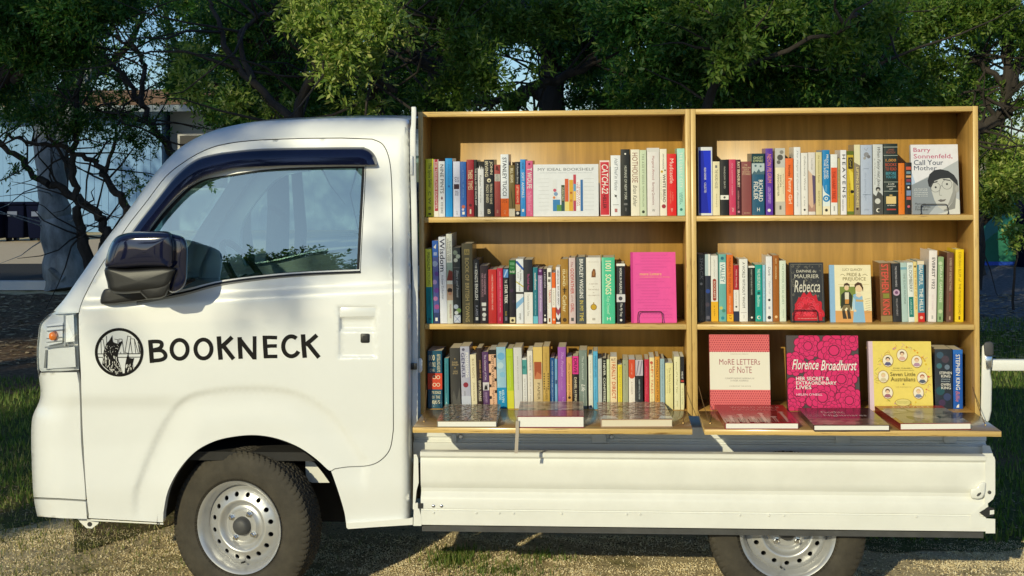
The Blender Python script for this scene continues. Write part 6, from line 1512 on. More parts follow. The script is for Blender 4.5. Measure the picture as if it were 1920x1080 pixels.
# wire easels in front of three of them
def easel(x0, x1, y0, y1, zb, Y, label):
    a, b = P(x0, y1, Y), P(x1, y1, Y); zt_ = P(x0, y0, Y).z
    root = empty('book_stand', ((a.x + b.x) / 2, Y, zb)); setp(root, label, 'book stand', 'black wire book stands')
    ox = (a.x + b.x) / 2; x_a, x_b = a.x - ox, b.x - ox
    h = zt_ - zb
    r = 0.0016
    mb = MB()
    mb.tube(smooth([(x_a, 0.10, 0.002), (x_a, 0.0, 0.002), (x_a, -0.002, h * .5), (x_a + .003, -0.002, h - .003), (x_a + .012, -0.002, h)], 5), r, 6)
    mb.tube([(x_a + .012, -0.002, h), (x_b - .012, -0.002, h)], r, 6)
    mb.tube(smooth([(x_b - .012, -0.002, h), (x_b - .003, -0.002, h - .003), (x_b, -0.002, h * .5), (x_b, 0.0, 0.002), (x_b, 0.10, 0.002)], 5), r, 6)
    mb.build('wire_lip', M_wire, root, smooth=True)
    mb = MB(); mb.tube([(x_a, 0.075, 0.002), (x_a * .6, 0.095, 0.15), (x_b * .6, 0.095, 0.15), (x_b, 0.075, 0.002)], r, 6); mb.build('back_rest', M_wire, root, smooth=True)
easel(1726.5, 1777, 383, 398, Z1, 0.034, 'black wire stand under the face-out portrait book on the top shelf')
easel(1196, 1242, 584, 600, Z2, 0.032, 'black wire stand holding the hot-pink face-out book')
easel(1487.5, 1533, 581.5, 598, Z2, 0.047, 'black wire stand holding the black book with the red flower')

# ------------------------------------------------------------------ books lying on the fold-down ledges
def flat_book(fl, fr, bl, th, cover, label, draw, pagem=None):
    """three corners of the cover in pixels: front left, front right, back left"""
    z = ZF + th
    a, b, c = PG(*fl, z), PG(*fr, z), PG(*bl, z)
    ux = (b - a); wd = ux.length; ux.normalize()
    vy = (c - a); vy -= ux * vy.dot(ux) * 0.0
    ang = math.atan2(ux.y, ux.x)
    nrm = Vector((-ux.y, ux.x, 0)); h = (c - a).dot(nrm)
    sk = 0.0
    mb = MB(); t = 0.0022
    mb.box((0, 0, th - t), (wd, h, th)); mb.box((0, 0, 0), (wd, h, t)); mb.box((0, 0, t), (t, h, th - t)) if draw.__name__ != 'a_l2' else mb.box((0, h - t, t), (wd, h, th - t))
    o = mb.build('book', cover_mat(cover, 0.18))
    o.location = (a.x, a.y, ZF + 0.0004); o.rotation_euler = (0, 0, ang)
    pg = MB(); pg.box((t + .0003, 0.002, t + .0002), (wd - .002, h - t - .002, th - t - .0002)); pg.build('pages', pagem or M_pagew, o)
    art = Art(lambda u, v, d: (u * wd, v * h, th + d + 0.0001), wd, h)
    GLOSSY[0] = True; draw(art); GLOSSY[0] = False; art.build('cover_print', o)
    setp(o, label, 'book', 'books lying on the fold-down ledges')
    return o
def blobs(a, n, cols, seed, v0=0, v1=1, r0=.03, r1=.12):
    rr = random.Random(seed)
    a.lift = 0.000004
    for i in range(n):
        u, v, r = rr.uniform(.0, 1), rr.uniform(v0, v1), rr.uniform(r0, r1)
        a.poly([(min(1, max(0, u + r * rr.uniform(.6, 1) * math.cos(t))), min(v1, max(v0, v + r * .8 * rr.uniform(.5, 1) * math.sin(t)))) for t in np.linspace(0, 2 * math.pi, 9, endpoint=False)], rr.choice(cols))
def a_l1(a):
    blobs(a, 420, ['#a8987c', '#9c8c74', '#b0a088', '#a07860', '#8c8068', '#b89c88', '#a46c54', '#bcb098', '#707888'], 1, 0, 1, .01, .045)
    for u in (.2, .5, .72): a.line([(u, 0), (u + .05, .5), (u - .06, 1)], .003, '#4c4030')
    for u in (.3, .55, .8): a.line([(u, .4), (u + .18, .95)], .0015, '#5c4c38')
def a_l2(a):
    a.rect(0, .38, 1, 1, '#a89078'); blobs(a, 40, ['#7c5440', '#c0a890', '#5c3c30', '#b4846c'], 2, .55, 1); blobs(a, 30, ['#2c2024', '#4c3438', '#c8b098', '#6c4c58'], 6, .38, .52)
    a.rect(0, 0, 1, .36, '#9c2440'); a.htext('the memory of birds', .25, .12, .75, .24, '#6c1830', .004, .2)
def a_l3(a):
    blobs(a, 420, ['#c8a488', '#b08068', '#d8c0a4', '#b48c70', '#9c6c58', '#d0ac8c', '#b89080', '#dccab4'], 3, 0, 1, .01, .05)
    a.poly([(0, 0), (.25, 0), (.2, .14), (.05, .2)], '#e4dcd0'); a.poly([(.8, 0), (1, 0), (1, .14), (.85, .16)], '#e4dcd0')
    a.line([(.15, .62), (.4, .7), (.65, .6), (.9, .68)], .006, '#5c342c'); a.line([(.2, .4), (.5, .33), (.8, .42)], .004, '#6c4438')
def a_r1(a):
    a.lift = 0.00004
    a.poly([(.72, 0), (1, 0), (1, 1), (.9, 1)], '#c8202c')
    a.htext('WORLD WAR II', .2, .80, .9, .90, '#e0948c', .01); a.htext('INFOGRAPHICS', .22, .66, .86, .76, '#d87c78', .006)
    for i, hh in enumerate((.34, .42, .28, .48, .30, .55)):
        u = .1 + .15 * i
        a.rect(u, .04, u + .045, hh, '#e8a89c'); a.poly([(u - .03, hh), (u + .075, hh), (u + .05, hh + .05), (u, hh + .05)], '#e8a89c')
    rr = random.Random(1)
    for i in range(40): u = rr.uniform(.02, .95); a.rect(u, .02, u + .015, rr.uniform(.08, .26), rr.choice(['#8c2028', '#7c1820', '#b03c40']))
def a_r2(a):
    a.lift = 0.00004
    a.rect(0, .0, 1, .36, '#8c6c58'); blobs(a, 40, ['#a07c68', '#6c4c44', '#c8a890', '#4c3434', '#b08c78'], 4, 0, .34)
    a.htext('Gothic', .26, .66, .58, .80, '#d8ccc0', .008); a.htext('Nightmares', .26, .46, .84, .60, '#e0d4c8', .008); a.rect(.42, .86, .5, .95, '#7c2c34')
def a_r3(a):
    a.lift = 0.00004
    a.rect(0, .86, 1, 1, '#b8281c'); a.htext('DRIVEN', .24, .885, .78, .965, '#f0c8b0', .02)
    a.rect(.06, 0, 1, .85, '#9c9484'); blobs(a, 50, ['#5c5448', '#7c7464', '#b8b09c', '#3c3830', '#c4bcac'], 5, .02, .84, .04, .2)
    a.line([(.1, .5), (.4, .62), (.7, .5), (.95, .56)], .004, '#3c342c')
flat_book((819, 789.5), (931, 789.5), (834.5, 758.5), 0.021, '#8c7c64', 'thin book with an autumn woodland cover lying alone by the ledge corner near the cab', a_l1)
l2 = flat_book((970, 780.5), (1095, 780.5), (981, 753), 0.038, '#8c2038', 'thick maroon book with a hanging grey ribbon, lying on the ledge', a_l2)
flat_book((1126.5, 786.5), (1261, 786), (1131.5, 754), 0.026, '#b89880', 'large glossy book with a brown collage cover, lying beside the ribboned maroon one', a_l3, M_page)
flat_book((1359.5, 793), (1497.5, 793), (1344.5, 759.5), 0.021, '#9c1f2a', 'red book with a pale chart of columns on its cover, lying flat', a_r1)
flat_book((1525.5, 797), (1668, 797), (1494.5, 765), 0.019, '#4a2c30', 'dark brown-topped book with a pale figure on its cover, lying flat', a_r2)
flat_book((1687.5, 794), (1821, 793), (1649.5, 761.5), 0.022, '#8c2c1c', 'grey photo book with a red title strip, lying at the tail end of the ledge', a_r3)
# ribbon marker
mb = MB(); rpts = smooth([(970.5, 789), (969.8, 797), (970, 808), (969, 825), (967.8, 850)], 5)
wv = [(P(x - 3.2, y, -LD - 0.004), P(x + 3.2, y, -LD - 0.004)) for x, y in rpts]
wv[0] = tuple(v + Vector((0, 0.02, 0)) for v in wv[0])
mb.add([v for p in wv for v in p], [(2 * i, 2 * i + 1, 2 * i + 3, 2 * i + 2) for i in range(len(wv) - 1)])
rb = mb.build('ribbon', mat('ribbon_grey', (0.42, 0.36, 0.29), 0.7), None, fix=False)
sm_ = rb.modifiers.new('thick', 'SOLIDIFY'); sm_.thickness = 0.0006
bpy.context.view_layer.update()
rb.parent = l2; rb.matrix_parent_inverse = l2.matrix_world.inverted()

# ------------------------------------------------------------------ ground
def noise_ramp(t, vec, scale, stops, detail=8, rough=0.65):
    n = t.nodes.new('ShaderNodeTexNoise'); n.inputs['Scale'].default_value = scale; n.inputs['Detail'].default_value = detail
    n.inputs['Roughness'].default_value = rough
    t.links.new(vec, n.inputs['Vector'])
    r = t.nodes.new('ShaderNodeValToRGB')
    e = r.color_ramp.elements
    while len(e) < len(stops): e.new(0.5)
    for q, (p, c) in zip(e, stops): q.position = p; q.color = tuple(c) + (1,)
    t.links.new(n.outputs[0], r.inputs[0])
    return n, r
def ground_mat(name, fine, bump=0.5, mixc=None, mixscale=0.9, lo=.45, hi=.6, scale=70):
    m = bpy.data.materials.new(name); m.use_nodes = True
    t = m.node_tree; b = t.nodes['Principled BSDF']; b.inputs['Roughness'].default_value = 0.95; b.inputs['Specular IOR Level'].default_value = 0.15
    g = t.nodes.new('ShaderNodeNewGeometry')
    n, r = noise_ramp(t, g.outputs['Position'], scale, fine, 10, .75)
    last = r.outputs[0]
    if mixc:
        n2, r2 = noise_ramp(t, g.outputs['Position'], mixscale, [(lo, (0, 0, 0)), (hi, (1, 1, 1))], 9, .7)
        n3, r3 = noise_ramp(t, g.outputs['Position'], scale * 1.3, mixc, 8, .7)
        mx = t.nodes.new('ShaderNodeMixRGB'); t.links.new(r2.outputs[0], mx.inputs[0]); t.links.new(last, mx.inputs[1]); t.links.new(r3.outputs[0], mx.inputs[2])
        last = mx.outputs[0]
    t.links.new(last, b.inputs['Base Color'])
    nb = t.nodes.new('ShaderNodeTexNoise'); nb.inputs['Scale'].default_value = 90; nb.inputs['Detail'].default_value = 8; nb.inputs['Roughness'].default_value = .7
    t.links.new(g.outputs['Position'], nb.inputs['Vector'])
    bp = t.nodes.new('ShaderNodeBump'); bp.inputs['Strength'].default_value = bump; bp.inputs['Distance'].default_value = 0.02
    t.links.new(nb.outputs[0], bp.inputs['Height']); t.links.new(bp.outputs[0], b.inputs['Normal'])
    return m
M_sand = ground_mat('sandy_ground', [(.3, (.36, .27, .14)), (.5, (.66, .53, .31)), (.72, (.82, .68, .43))], .6,
                    [(.3, (.10, .105, .028)), (.6, (.30, .27, .10))], 1.6, .52, .64)
M_turf = ground_mat('turf', [(.3, (.035, .06, .012)), (.55, (.10, .12, .03)), (.75, (.22, .20, .07))], .7, [(.3, (.10, .07, .035)), (.7, (.22, .15, .07))], .7, .5, .62, 40)
M_mulch = ground_mat('bark_mulch', [(.3, (.07, .045, .028)), (.55, (.22, .14, .08)), (.75, (.40, .27, .15))], .9, None, scale=24)
M_road = ground_mat('asphalt', [(.3, (.04, .04, .042)), (.7, (.065, .064, .062))], .2, scale=50)
M_drive = ground_mat('driveway_concrete', [(.3, (.58, .47, .33)), (.7, (.70, .58, .42))], .15, scale=20)
def sheet(name, x0, x1, y0, y1, z, m, wob=0.0, nx=2, seed=1):
    rr = random.Random(seed); mb = MB(); vs = []
    for i in range(nx):
        x = x0 + (x1 - x0) * i / (nx - 1)
        vs += [(x, y0 + rr.uniform(-wob, wob), z), (x, y1 + rr.uniform(-wob, wob), z)]
    mb.add(vs, [(2 * i, 2 * i + 2, 2 * i + 3, 2 * i + 1) for i in range(nx - 1)])
    return setp(mb.build(name, m), kind='structure')
sheet('ground', -900, 900, -900, 900, 0.0, M_sand)
sheet('lawn', -40, -1.2, .75, 5.6, 0.004, M_turf, .3, 160, 2)
sheet('lawn', 1.5, 40, .66, 8.2, 0.004, M_turf, .06, 300, 6)
sheet('mulch_bed', -40, 0, 4.3, 10.6, 0.008, M_mulch, .45, 160, 3)
M_grav = ground_mat('grey_gravel', [(.3, (.07, .07, .08)), (.55, (.20, .20, .215)), (.75, (.34, .33, .33))], .9, None, scale=22)
sheet('gravel', -.1, 40, 7.4, 15.1, 0.008, M_grav, .1, 120, 8)
sheet('road', -60, -.2, 11.3, 15.2, 0.012, M_road)
sheet('driveway', -30, -3.2, 15.2, 21.5, 0.012, M_drive)
sheet('verge', -3.1, 60, 15.2, 60, 0.010, M_turf, .1, 30, 5)
a, b = PG(-60, 545), PG(78, 549)
mb = MB(); mb.box((a.x, a.y - .06, .012), (b.x, a.y + .06, .12)); o = mb.build('kerb', mat('pale_kerb', (.6, .6, .58), .8)); setp(o, kind='structure')

# grass blades, dry litter and stubs added to brighten the sand
def blades(name, n, xr, yr, hr, cols, seed, dens=None, lean=.6, wid=.0028):
    r = np.random.default_rng(seed)
    x = r.uniform(*xr, n); y = r.uniform(*yr, n)
    if dens is not None:
        k = dens(x, y) > r.uniform(0, 1, n); x, y = x[k], y[k]
    n = len(x); h = r.uniform(*hr, n); a = r.uniform(0, 6.283, n); l = r.uniform(0, lean, n) * h; w = wid * r.uniform(.6, 1.3, n)
    d = a + r.uniform(-1, 1, n)
    p = np.zeros((n, 3, 3))
    p[:, 0] = np.stack([x + w * np.cos(a), y + w * np.sin(a), np.full(n, .002)], 1)
    p[:, 1] = np.stack([x - w * np.cos(a), y - w * np.sin(a), np.full(n, .002)], 1)
    p[:, 2] = np.stack([x + l * np.sin(d), y + l * np.cos(d), h], 1)
    return npmesh(name, p.reshape(-1, 3), 3, cols)
def npmesh(name, co, k, m):
    n = len(co) // k
    me = bpy.data.meshes.new(name)
    me.vertices.add(len(co)); me.vertices.foreach_set('co', np.ascontiguousarray(co, np.float32).ravel())
    me.loops.add(len(co)); me.loops.foreach_set('vertex_index', np.arange(len(co), dtype=np.int32))
    me.polygons.add(n); me.polygons.foreach_set('loop_start', np.arange(n, dtype=np.int32) * k)
    me.update(calc_edges=True)
    me.materials.append(m)
    o = bpy.data.objects.new(name, me); COL.objects.link(o)
    return o
def leaf_mat(name, stops, trans=.35, rough=.45, tmul=1.2):
    m = bpy.data.materials.new(name); m.use_nodes = True
    t = m.node_tree; b = t.nodes['Principled BSDF']; out = t.nodes['Material Output']
    g = t.nodes.new('ShaderNodeNewGeometry')
    r = t.nodes.new('ShaderNodeValToRGB'); e = r.color_ramp.elements
    while len(e) < len(stops): e.new(.5)
    for q, (p, c) in zip(e, stops): q.position = p; q.color = tuple(c) + (1,)
    t.links.new(g.outputs['Random Per Island'], r.inputs[0])
    t.links.new(r.outputs[0], b.inputs['Base Color']); b.inputs['Roughness'].default_value = rough; b.inputs['Specular IOR Level'].default_value = .35
    tl = t.nodes.new('ShaderNodeBsdfTranslucent')
    mu = t.nodes.new('ShaderNodeMixRGB'); mu.blend_type = 'MULTIPLY'; mu.inputs[0].default_value = 1; mu.inputs[2].default_value = (tmul, tmul * 1.1, tmul * .4, 1)
    t.links.new(r.outputs[0], mu.inputs[1]); t.links.new(mu.outputs[0], tl.inputs[0])
    mx = t.nodes.new('ShaderNodeMixShader'); mx.inputs[0].default_value = trans
    t.links.new(b.outputs[0], mx.inputs[1]); t.links.new(tl.outputs[0], mx.inputs[2]); t.links.new(mx.outputs[0], out.inputs[0])
    return m
M_grass = leaf_mat('grass_blades', [(0, (.10, .13, .03)), (.4, (.19, .21, .06)), (.7, (.36, .31, .13)), (1, (.50, .42, .22))], .3, .6)
M_grassg = leaf_mat('green_grass', [(0, (.06, .12, .02)), (.6, (.14, .22, .04)), (1, (.30, .30, .10))], .35, .6)
def patch(spots):
    def f(x, y):
        d = np.zeros_like(x)
        for cx, cy, rx, ry, s in spots: d = np.maximum(d, s * np.exp(-(((x - cx) / rx) ** 2 + ((y - cy) / ry) ** 2)))
        return d
    return f
tuft = PG(858, 1052); tuft2 = PG(930, 1075); tl_ = PG(40, 1000); t3 = PG(320, 930)
setp(blades('grass', 60000, (-3.2, 1.6), (-.9, 2.4), (.008, .035), M_grass, 1, patch([(tuft.x, tuft.y, .11, .12, 1), (tuft2.x + .05, tuft2.y, .25, .15, .35), (tl_.x, tl_.y, .9, .8, .55), (t3.x, t3.y, .5, .7, .5), (-2.2, 1.6, 1.2, .9, .8)])), kind='stuff')
setp(blades('grass', 9000, (tuft.x - .3, tuft.x + .5), (tuft.y - .3, tuft.y + .3), (.012, .045), M_grassg, 7, patch([(tuft.x, tuft.y, .09, .10, 1), (tuft2.x, tuft2.y, .12, .08, .5), (tuft.x + .33, tuft.y + .05, .10, .05, .5)])), kind='stuff')
setp(blades('grass', 130000, (-5, 6.5), (.7, 8.2), (.02, .06), M_grassg, 2, lambda x, y: np.where((x < -1.0) & (y > 1.1) & (y < 4.6), .9, np.where((x > 1.6) & (y > .75), .9, 0)), wid=.005), kind='stuff')
M_lit = leaf_mat('dry_litter', [(0, (.10, .07, .04)), (.5, (.34, .25, .14)), (1, (.55, .43, .26))], .05, .9)
def flakes(name, n, xr, yr, sr, m, seed, z=.004):
    r = np.random.default_rng(seed)
    x = r.uniform(*xr, n); y = r.uniform(*yr, n); s = r.uniform(*sr, n); a = r.uniform(0, 6.283, n); tz = r.uniform(-.5, .5, (n, 4)) * s[:, None] * .6
    w = s * r.uniform(.15, .5, n)
    p = np.zeros((n, 4, 3))
    for i, (u, v) in enumerate(((-1, 0), (0, -1), (1, 0), (0, 1))):
        p[:, i] = np.stack([x + u * s * np.cos(a) - v * w * np.sin(a), y + u * s * np.sin(a) + v * w * np.cos(a), z + np.abs(tz[:, i])], 1)
    return setp(npmesh(name, p.reshape(-1, 3), 4, m), kind='stuff')
M_stub = leaf_mat('straw', [(0, (.60, .46, .26)), (.5, (.84, .71, .46)), (1, (.90, .82, .62))], .1, .8)
setp(blades('sun_catching_stubs', 330000, (-2.1, 2.4), (-.4, .80), (.0025, .008), M_stub, 8, lambda x, y: np.clip(.42 + .5 * np.sin(x * 4.1 + y * 3) * np.sin(y * 5.3 - x * 2) + .45 * np.sin(x * 13 + 2 * np.sin(y * 9)) * np.sin(y * 17 + x * 5) + .3 * np.sin(x * 41 + y * 23) * np.sin(y * 37 - x * 11), .06, 1), lean=.5, wid=.0030), kind='stuff')  # tiny upright stubs added to catch sun and brighten the smooth sand
flakes('leaf_litter', 26000, (-2.4, 3.4), (-.8, 1.6), (.003, .011), M_lit, 4)
flakes('leaf_litter', 16000, (-7, 6), (5.2, 10.5), (.012, .05), M_lit, 5, .012)

# ------------------------------------------------------------------ house, bins, shelter beyond the road
M_wall = mat('pale_blue_boards', (.17, .32, .54), .7)
M_tile = mat('brown_roof_tiles', (.17, .105, .07), .85, var=.3, vscale=6)
M_navy = mat('navy_bin_plastic', (.003, .005, .020), .9, spec=.1)
HY = 24.5
house = empty('house', tuple(P(150, 455, HY))); house.location.z = 0; setp(house, 'pale blue boarded house with a brown tiled roof behind the trees by the driveway', 'house')
x0, x1 = P(-420, 300, HY).x - house.location.x, P(296, 300, HY).x - house.location.x
zt = P(100, 205, HY).z
mb = MB()
n = int((x1 - x0) / .16)
for i in range(n):                                                # upright boards with a lap
    xa, xb = x0 + (x1 - x0) * i / n, x0 + (x1 - x0) * (i + 1) / n
    mb.box((xa + .006, -.012 - .008 * (i % 2), 0.12), (xb - .001, 0, zt))
mb.box((x0, .001, 0), (x1, 7, zt))
mb.build('wall', M_wall, house)
mb = MB(); mb.box((x1 - .05, -.03, 0), (x1 + .10, .12, zt)); mb.build('corner_board', M_wall, house)
mb = MB(); ov = .6
zr = P(250, 168, HY + 3.5).z
mb.add([(x0 - ov, -ov, zt - .05), (x1 + ov + 4, -ov, zt - .05), (x1 + ov + 4, 7 + ov, zt - .05), (x0 - ov, 7 + ov, zt - .05), (x0 + 2, 3.5, zr), (x1 + 2, 3.5, zr)], [(0, 1, 5, 4), (1, 2, 5), (2, 3, 4, 5), (3, 0, 4), (0, 3, 2, 1)])
rf = mb.build('roof', M_tile, house)
mb = MB()
for k in range(1, 9):
    t = k / 9; mb.box((x0 - ov + 2.6 * t, -ov + (3.5 + ov) * t - .03, zt - .05 + (zr - zt) * t), (x1 + ov + 4 - 2.4 * t, -ov + (3.5 + ov) * t + .03, zt - .02 + (zr - zt) * t + .03))
mb.build('tile_course', M_tile, rf)
mb = MB(); mb.box((x0 - ov, -ov - .1, zt - .1), (x1 + ov + 4, -ov, zt + .04)); mb.build('gutter', mat('gutter_grey', (.25, .3, .33), .6), house)
wx = P(318, 330, HY).x - house.location.x
mb = MB(); mb.box((x1 + .12, .5, 0), (x1 + 4.5, 6.5, zt)); mb.build('wing_wall', mat('grey_boards', (.30, .36, .40), .8), house)  # wing boards in a plain grey-blue, greyer than the front wall
mb = MB(); mb.box((x1 + .30, .46, .9), (x1 + 1.5, .5, 2.2)); f_ = mb.build('window', mat('window_frame', (.5, .5, .5), .5), house)
mb = MB(); mb.box((x1 + .36, .44, .96), (x1 + 1.44, .455, 2.14)); mb.build('pane', mat('dark_pane', (.01, .015, .02), .05), f_)
def bin_(px0, px1, Y, label):
    a, b = PG(px0, 456), PG(px1, 456)
    a = P(px0, 456, Y); b = P(px1, 456, Y); w_ = b.x - a.x; hh = P(px0, 380, Y).z
    r_ = empty('rubbish_bin', ((a.x + b.x) / 2, Y, 0)); setp(r_, label, 'bin', 'dark rubbish bins by the house')
    mb = MB(); k = .42
    mb.add([(-w_ * k, 0.04, 0.08), (w_ * k, .04, .08), (w_ * k, .5, .08), (-w_ * k, .5, .08), (-w_ * .49, 0, hh * .93), (w_ * .49, 0, hh * .93), (w_ * .49, .6, hh * .93), (-w_ * .49, .6, hh * .93)], [(0, 3, 2, 1), (4, 5, 6, 7), (0, 1, 5, 4), (1, 2, 6, 5), (2, 3, 7, 6), (3, 0, 4, 7)])
    bevel(mb.build('body', M_navy, r_), .03)
    mb = MB(); mb.box((-w_ * .5, -.03, hh * .93 + .002), (w_ * .5, .63, hh)); bevel(mb.build('lid', M_navy, r_), .03)
    mb = MB(); mb.box((-w_ * .22, -.02, hh * .66), (w_ * .2, .0, hh * .78)); mb.build('sticker', mat('faded_sticker', (.10, .13, .22), .6), r_)
    for s in (-1, 1):
        mb = MB(); mb.revolve([(-.03, 0), (-.03, .09), (.03, .09), (.03, 0)], 14, c=(0, 0, 0)); o = mb.build('wheel', M_black, r_); o.rotation_euler = (0, 0, R(90)); o.location = (s * w_ * .36, .52, .09)
bin_(-44, 1, 20.6, 'dark navy rubbish bin, half cut by the picture edge, in front of the house')
bin_(3, 46, 20.8, 'dark navy rubbish bin second from the picture edge, in front of the house')
bin_(48, 91, 20.6, 'dark navy rubbish bin closest to the pale gum trunk')
sh = empty('canvas_shelter', tuple(PG(1900, 500))); setp(sh, 'low dark green sloping canvas shelter with a blue hem, beyond the grass', 'shelter')
ox, oy = sh.location.x, sh.location.y
def shp(x, y, Y): p = P(x, y, Y); return (p.x - ox, p.y - oy, max(0, p.z))
YT = oy + .2
mb = MB(); poly = [(1838, 491), (1840, 459), (1862, 440), (1890, 420), (1922, 398), (1962, 372), (2080, 372), (2080, 491)]
mb.prism(poly, lambda x, y: shp(x, y, YT), lambda x, y: tuple(np.array(shp(x, y, YT)) + np.array((0, 2.4, .2)))); mb.build('canvas', mat('green_canvas', (.02, .19, .105), .7, var=.15, vscale=5), sh)
mb = MB(); mb.prism([(1836, 490.5), (2080, 490.5), (2080, 503), (1836, 503)], lambda x, y: shp(x, y, YT - .06), lambda x, y: shp(x, y, YT + .02)); mb.build('hem', mat('blue_hem', (.015, .09, .60), .5), sh)
mb = MB(); a = P(1923, 500, YT - .3); mb.tube([(a.x, YT - .3, 0), (a.x, YT - .3, P(1900, 278, YT).z)], .13, 10)
mb.tube([(a.x, YT - .3, P(1900, 278, YT).z), (a.x, YT - .3, P(1900, 276, YT).z)], .15, 10)
setp(mb.build('post', M_navy), 'thick navy post standing behind the green canvas shelter', 'post')

# ------------------------------------------------------------------ trees
M_bark = mat('dark_bark', (.034, .027, .021), .9, var=.45, vscale=18, bump=.6, bscale=40, stretch=(1, 1, .25))
M_gum = mat('gum_bark', (.20, .22, .225), .8, var=.65, vscale=3.6, bump=.25, bscale=18, stretch=(1.4, 1.4, .6))
L_dark = leaf_mat('leaf_dark', [(0, (.02, .078, .013)), (.55, (.045, .140, .024)), (.8, (.09, .20, .034)), (1, (.24, .31, .06))], .3)  # bright end of the ramp puts sunlit highlights into the colour
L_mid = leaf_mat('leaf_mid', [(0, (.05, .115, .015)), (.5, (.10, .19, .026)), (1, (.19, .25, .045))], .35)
L_lit = leaf_mat('leaf_sunlit', [(0, (.07, .15, .02)), (.45, (.22, .32, .05)), (.8, (.36, .43, .09)), (1, (.55, .55, .2))], .28)  # sunlight put into the leaf colour of the brightest trees

def crown(name, parent, clumps, m, L=.052, aspect=.30, K=16, seed=1, spl=.23):
    """sprigs of narrow leaves spread through clumps (centre, radii, number of sprigs)"""
    r = np.random.default_rng(seed); C_, D_ = [], []
    for (c, rad, n) in clumps:
        d = r.normal(size=(n, 3)); d /= np.linalg.norm(d, axis=1)[:, None]
        q = r.uniform(0, 1, n) ** .55
        C_.append(np.array(c) + d * q[:, None] * np.array(rad) * (1 + .45 * np.sin(d[:, :1] * 6 + d[:, 2:] * 9 + seed) * np.sin(d[:, 1:2] * 4 + seed)))
        o = d * .9 + r.normal(size=(n, 3)) * .5 + np.array((0, -.1, .12)); D_.append(o / np.linalg.norm(o, axis=1)[:, None])
    C_, D_ = np.concatenate(C_), np.concatenate(D_)
    S = len(C_)
    t = np.tile(np.linspace(-.5, .5, K), (S, 1)) * spl * r.uniform(.6, 1.2, (S, 1))
    base = C_[:, None] + D_[:, None] * t[..., None]
    side = r.normal(size=(S, K, 3)); side -= (side * D_[:, None]).sum(-1, keepdims=True) * D_[:, None]
    side /= np.linalg.norm(side, axis=-1, keepdims=True)
    ld = D_[:, None] * .75 + side * .8; ld /= np.linalg.norm(ld, axis=-1, keepdims=True)
    nb = np.cross(ld, r.normal(size=(S, K, 3))); nb /= np.linalg.norm(nb, axis=-1, keepdims=True) + 1e-9
    le = L * r.uniform(.6, 1.25, (S, K, 1)); wd = le * aspect * .5 * r.uniform(.8, 1.3, (S, K, 1))
    p = np.stack([base, base + ld * le * .5 + nb * wd, base + ld * le, base + ld * le * .5 - nb * wd], 2)
    return npmesh(name, p.reshape(-1, 3), 4, m), C_
    
def limb(mb, pts, r0, r1, n=8, wob=.03, seed=0, m=None):
    rr = random.Random(seed)
    q = smooth([tuple(p) for p in pts], 5)
    q = [Vector(p) + Vector((rr.uniform(-wob, wob), rr.uniform(-wob, wob), rr.uniform(-wob, wob) if 0 < i < len(q) - 1 else 0)) for i, p in enumerate(q)]
    rad = [r0 + (r1 - r0) * (i / (len(q) - 1)) ** .8 for i in range(len(q))]
    mb.tube(q, [a * rr.uniform(.9, 1.1) for a in rad], n, m)
def twigs(mb, limbs, n, L, seed, r=.012):
    rr = random.Random(seed)
    for i in range(n):
        p = Vector(rr.choice(limbs)); d = Vector((rr.uniform(-1, 1), rr.uniform(-.7, .7), rr.uniform(-.35, .8))).normalized(); pts = [p]
        for k in range(4): d = (d + Vector((rr.uniform(-.5, .5), rr.uniform(-.5, .5), rr.uniform(-.4, .4)))).normalized(); pts.append(pts[-1] + d * L * rr.uniform(.15, .35))
        mb.tube(pts, [r, r * .8, r * .6, r * .4, r * .2], 5)
def clump_px(px, py, Y, rx, ry, n, rd=None):
    c = P(px, py, Y); s = (Y - CAM[1]) / FPX
    return (tuple(c), (rx * s, rd if rd else (rx + ry) * .5 * s, ry * s), n)
def tree(label, base, limbs, clumps, m, seed, group='trees behind the truck', r0=.14, bark=None, ntw=30, twl=1.2, name='tree', **kw):
    root = empty(name, base); setp(root, label, 'tree', group)
    B = Vector(base)
    mb = MB(); pts = []
    for i, (lm, a, b) in enumerate(limbs):
        q = [Vector(p) for p in lm]
        limb(mb, q, a, b, 14 if bark else 9, .004 if bark else .025, seed + i); pts += [p for p in smooth([tuple(x) for x in q], 4)[4:]]
    if ntw: twigs(mb, pts, ntw, twl, seed)
    mb.v = [(x - B.x, y - B.y, z - B.z) for x, y, z in mb.v]
    mb.build('trunk', bark or M_bark, root, smooth=True, fix=False)
    if clumps:
        cl = [((c[0] - B.x, c[1] - B.y, c[2] - B.z), rad, n) for c, rad, n in clumps]
        o, _ = crown('crown', root, cl, m, seed=seed, **kw); o.parent = root
    return root
def Q(px, py, Y): return tuple(P(px, py, Y))
def gp_(px, Y): v = P(px, 500, Y); return (v.x, v.y, 0.0)

# dark green overhang at the picture's upper corner by the cab
b = gp_(-150, 6.2)
tree('dense dark green tree overhanging the pale gum trunk and the bins', b, [([b, Q(-130, 260, 6.2), Q(30, 120, 6), Q(90, 20, 6)], .12, .05), ([Q(-130, 260, 6.2), Q(-80, 130, 6.1), Q(-60, 0, 6)], .08, .04), ([Q(20, 150, 6), Q(140, 70, 5.9), Q(230, 10, 5.8)], .05, .02)],
     [clump_px(*c) for c in ((30, 30, 5.8, 95, 70, 420), (130, 20, 5.6, 90, 60, 420), (215, 5, 5.7, 60, 40, 200), (70, 105, 5.9, 80, 55, 330), (-30, 130, 6.2, 60, 60, 200), (150, 90, 6, 50, 40, 130), (10, 170, 6.6, 60, 40, 120), (60, -70, 6, 200, 70, 400))], L_dark, 21)
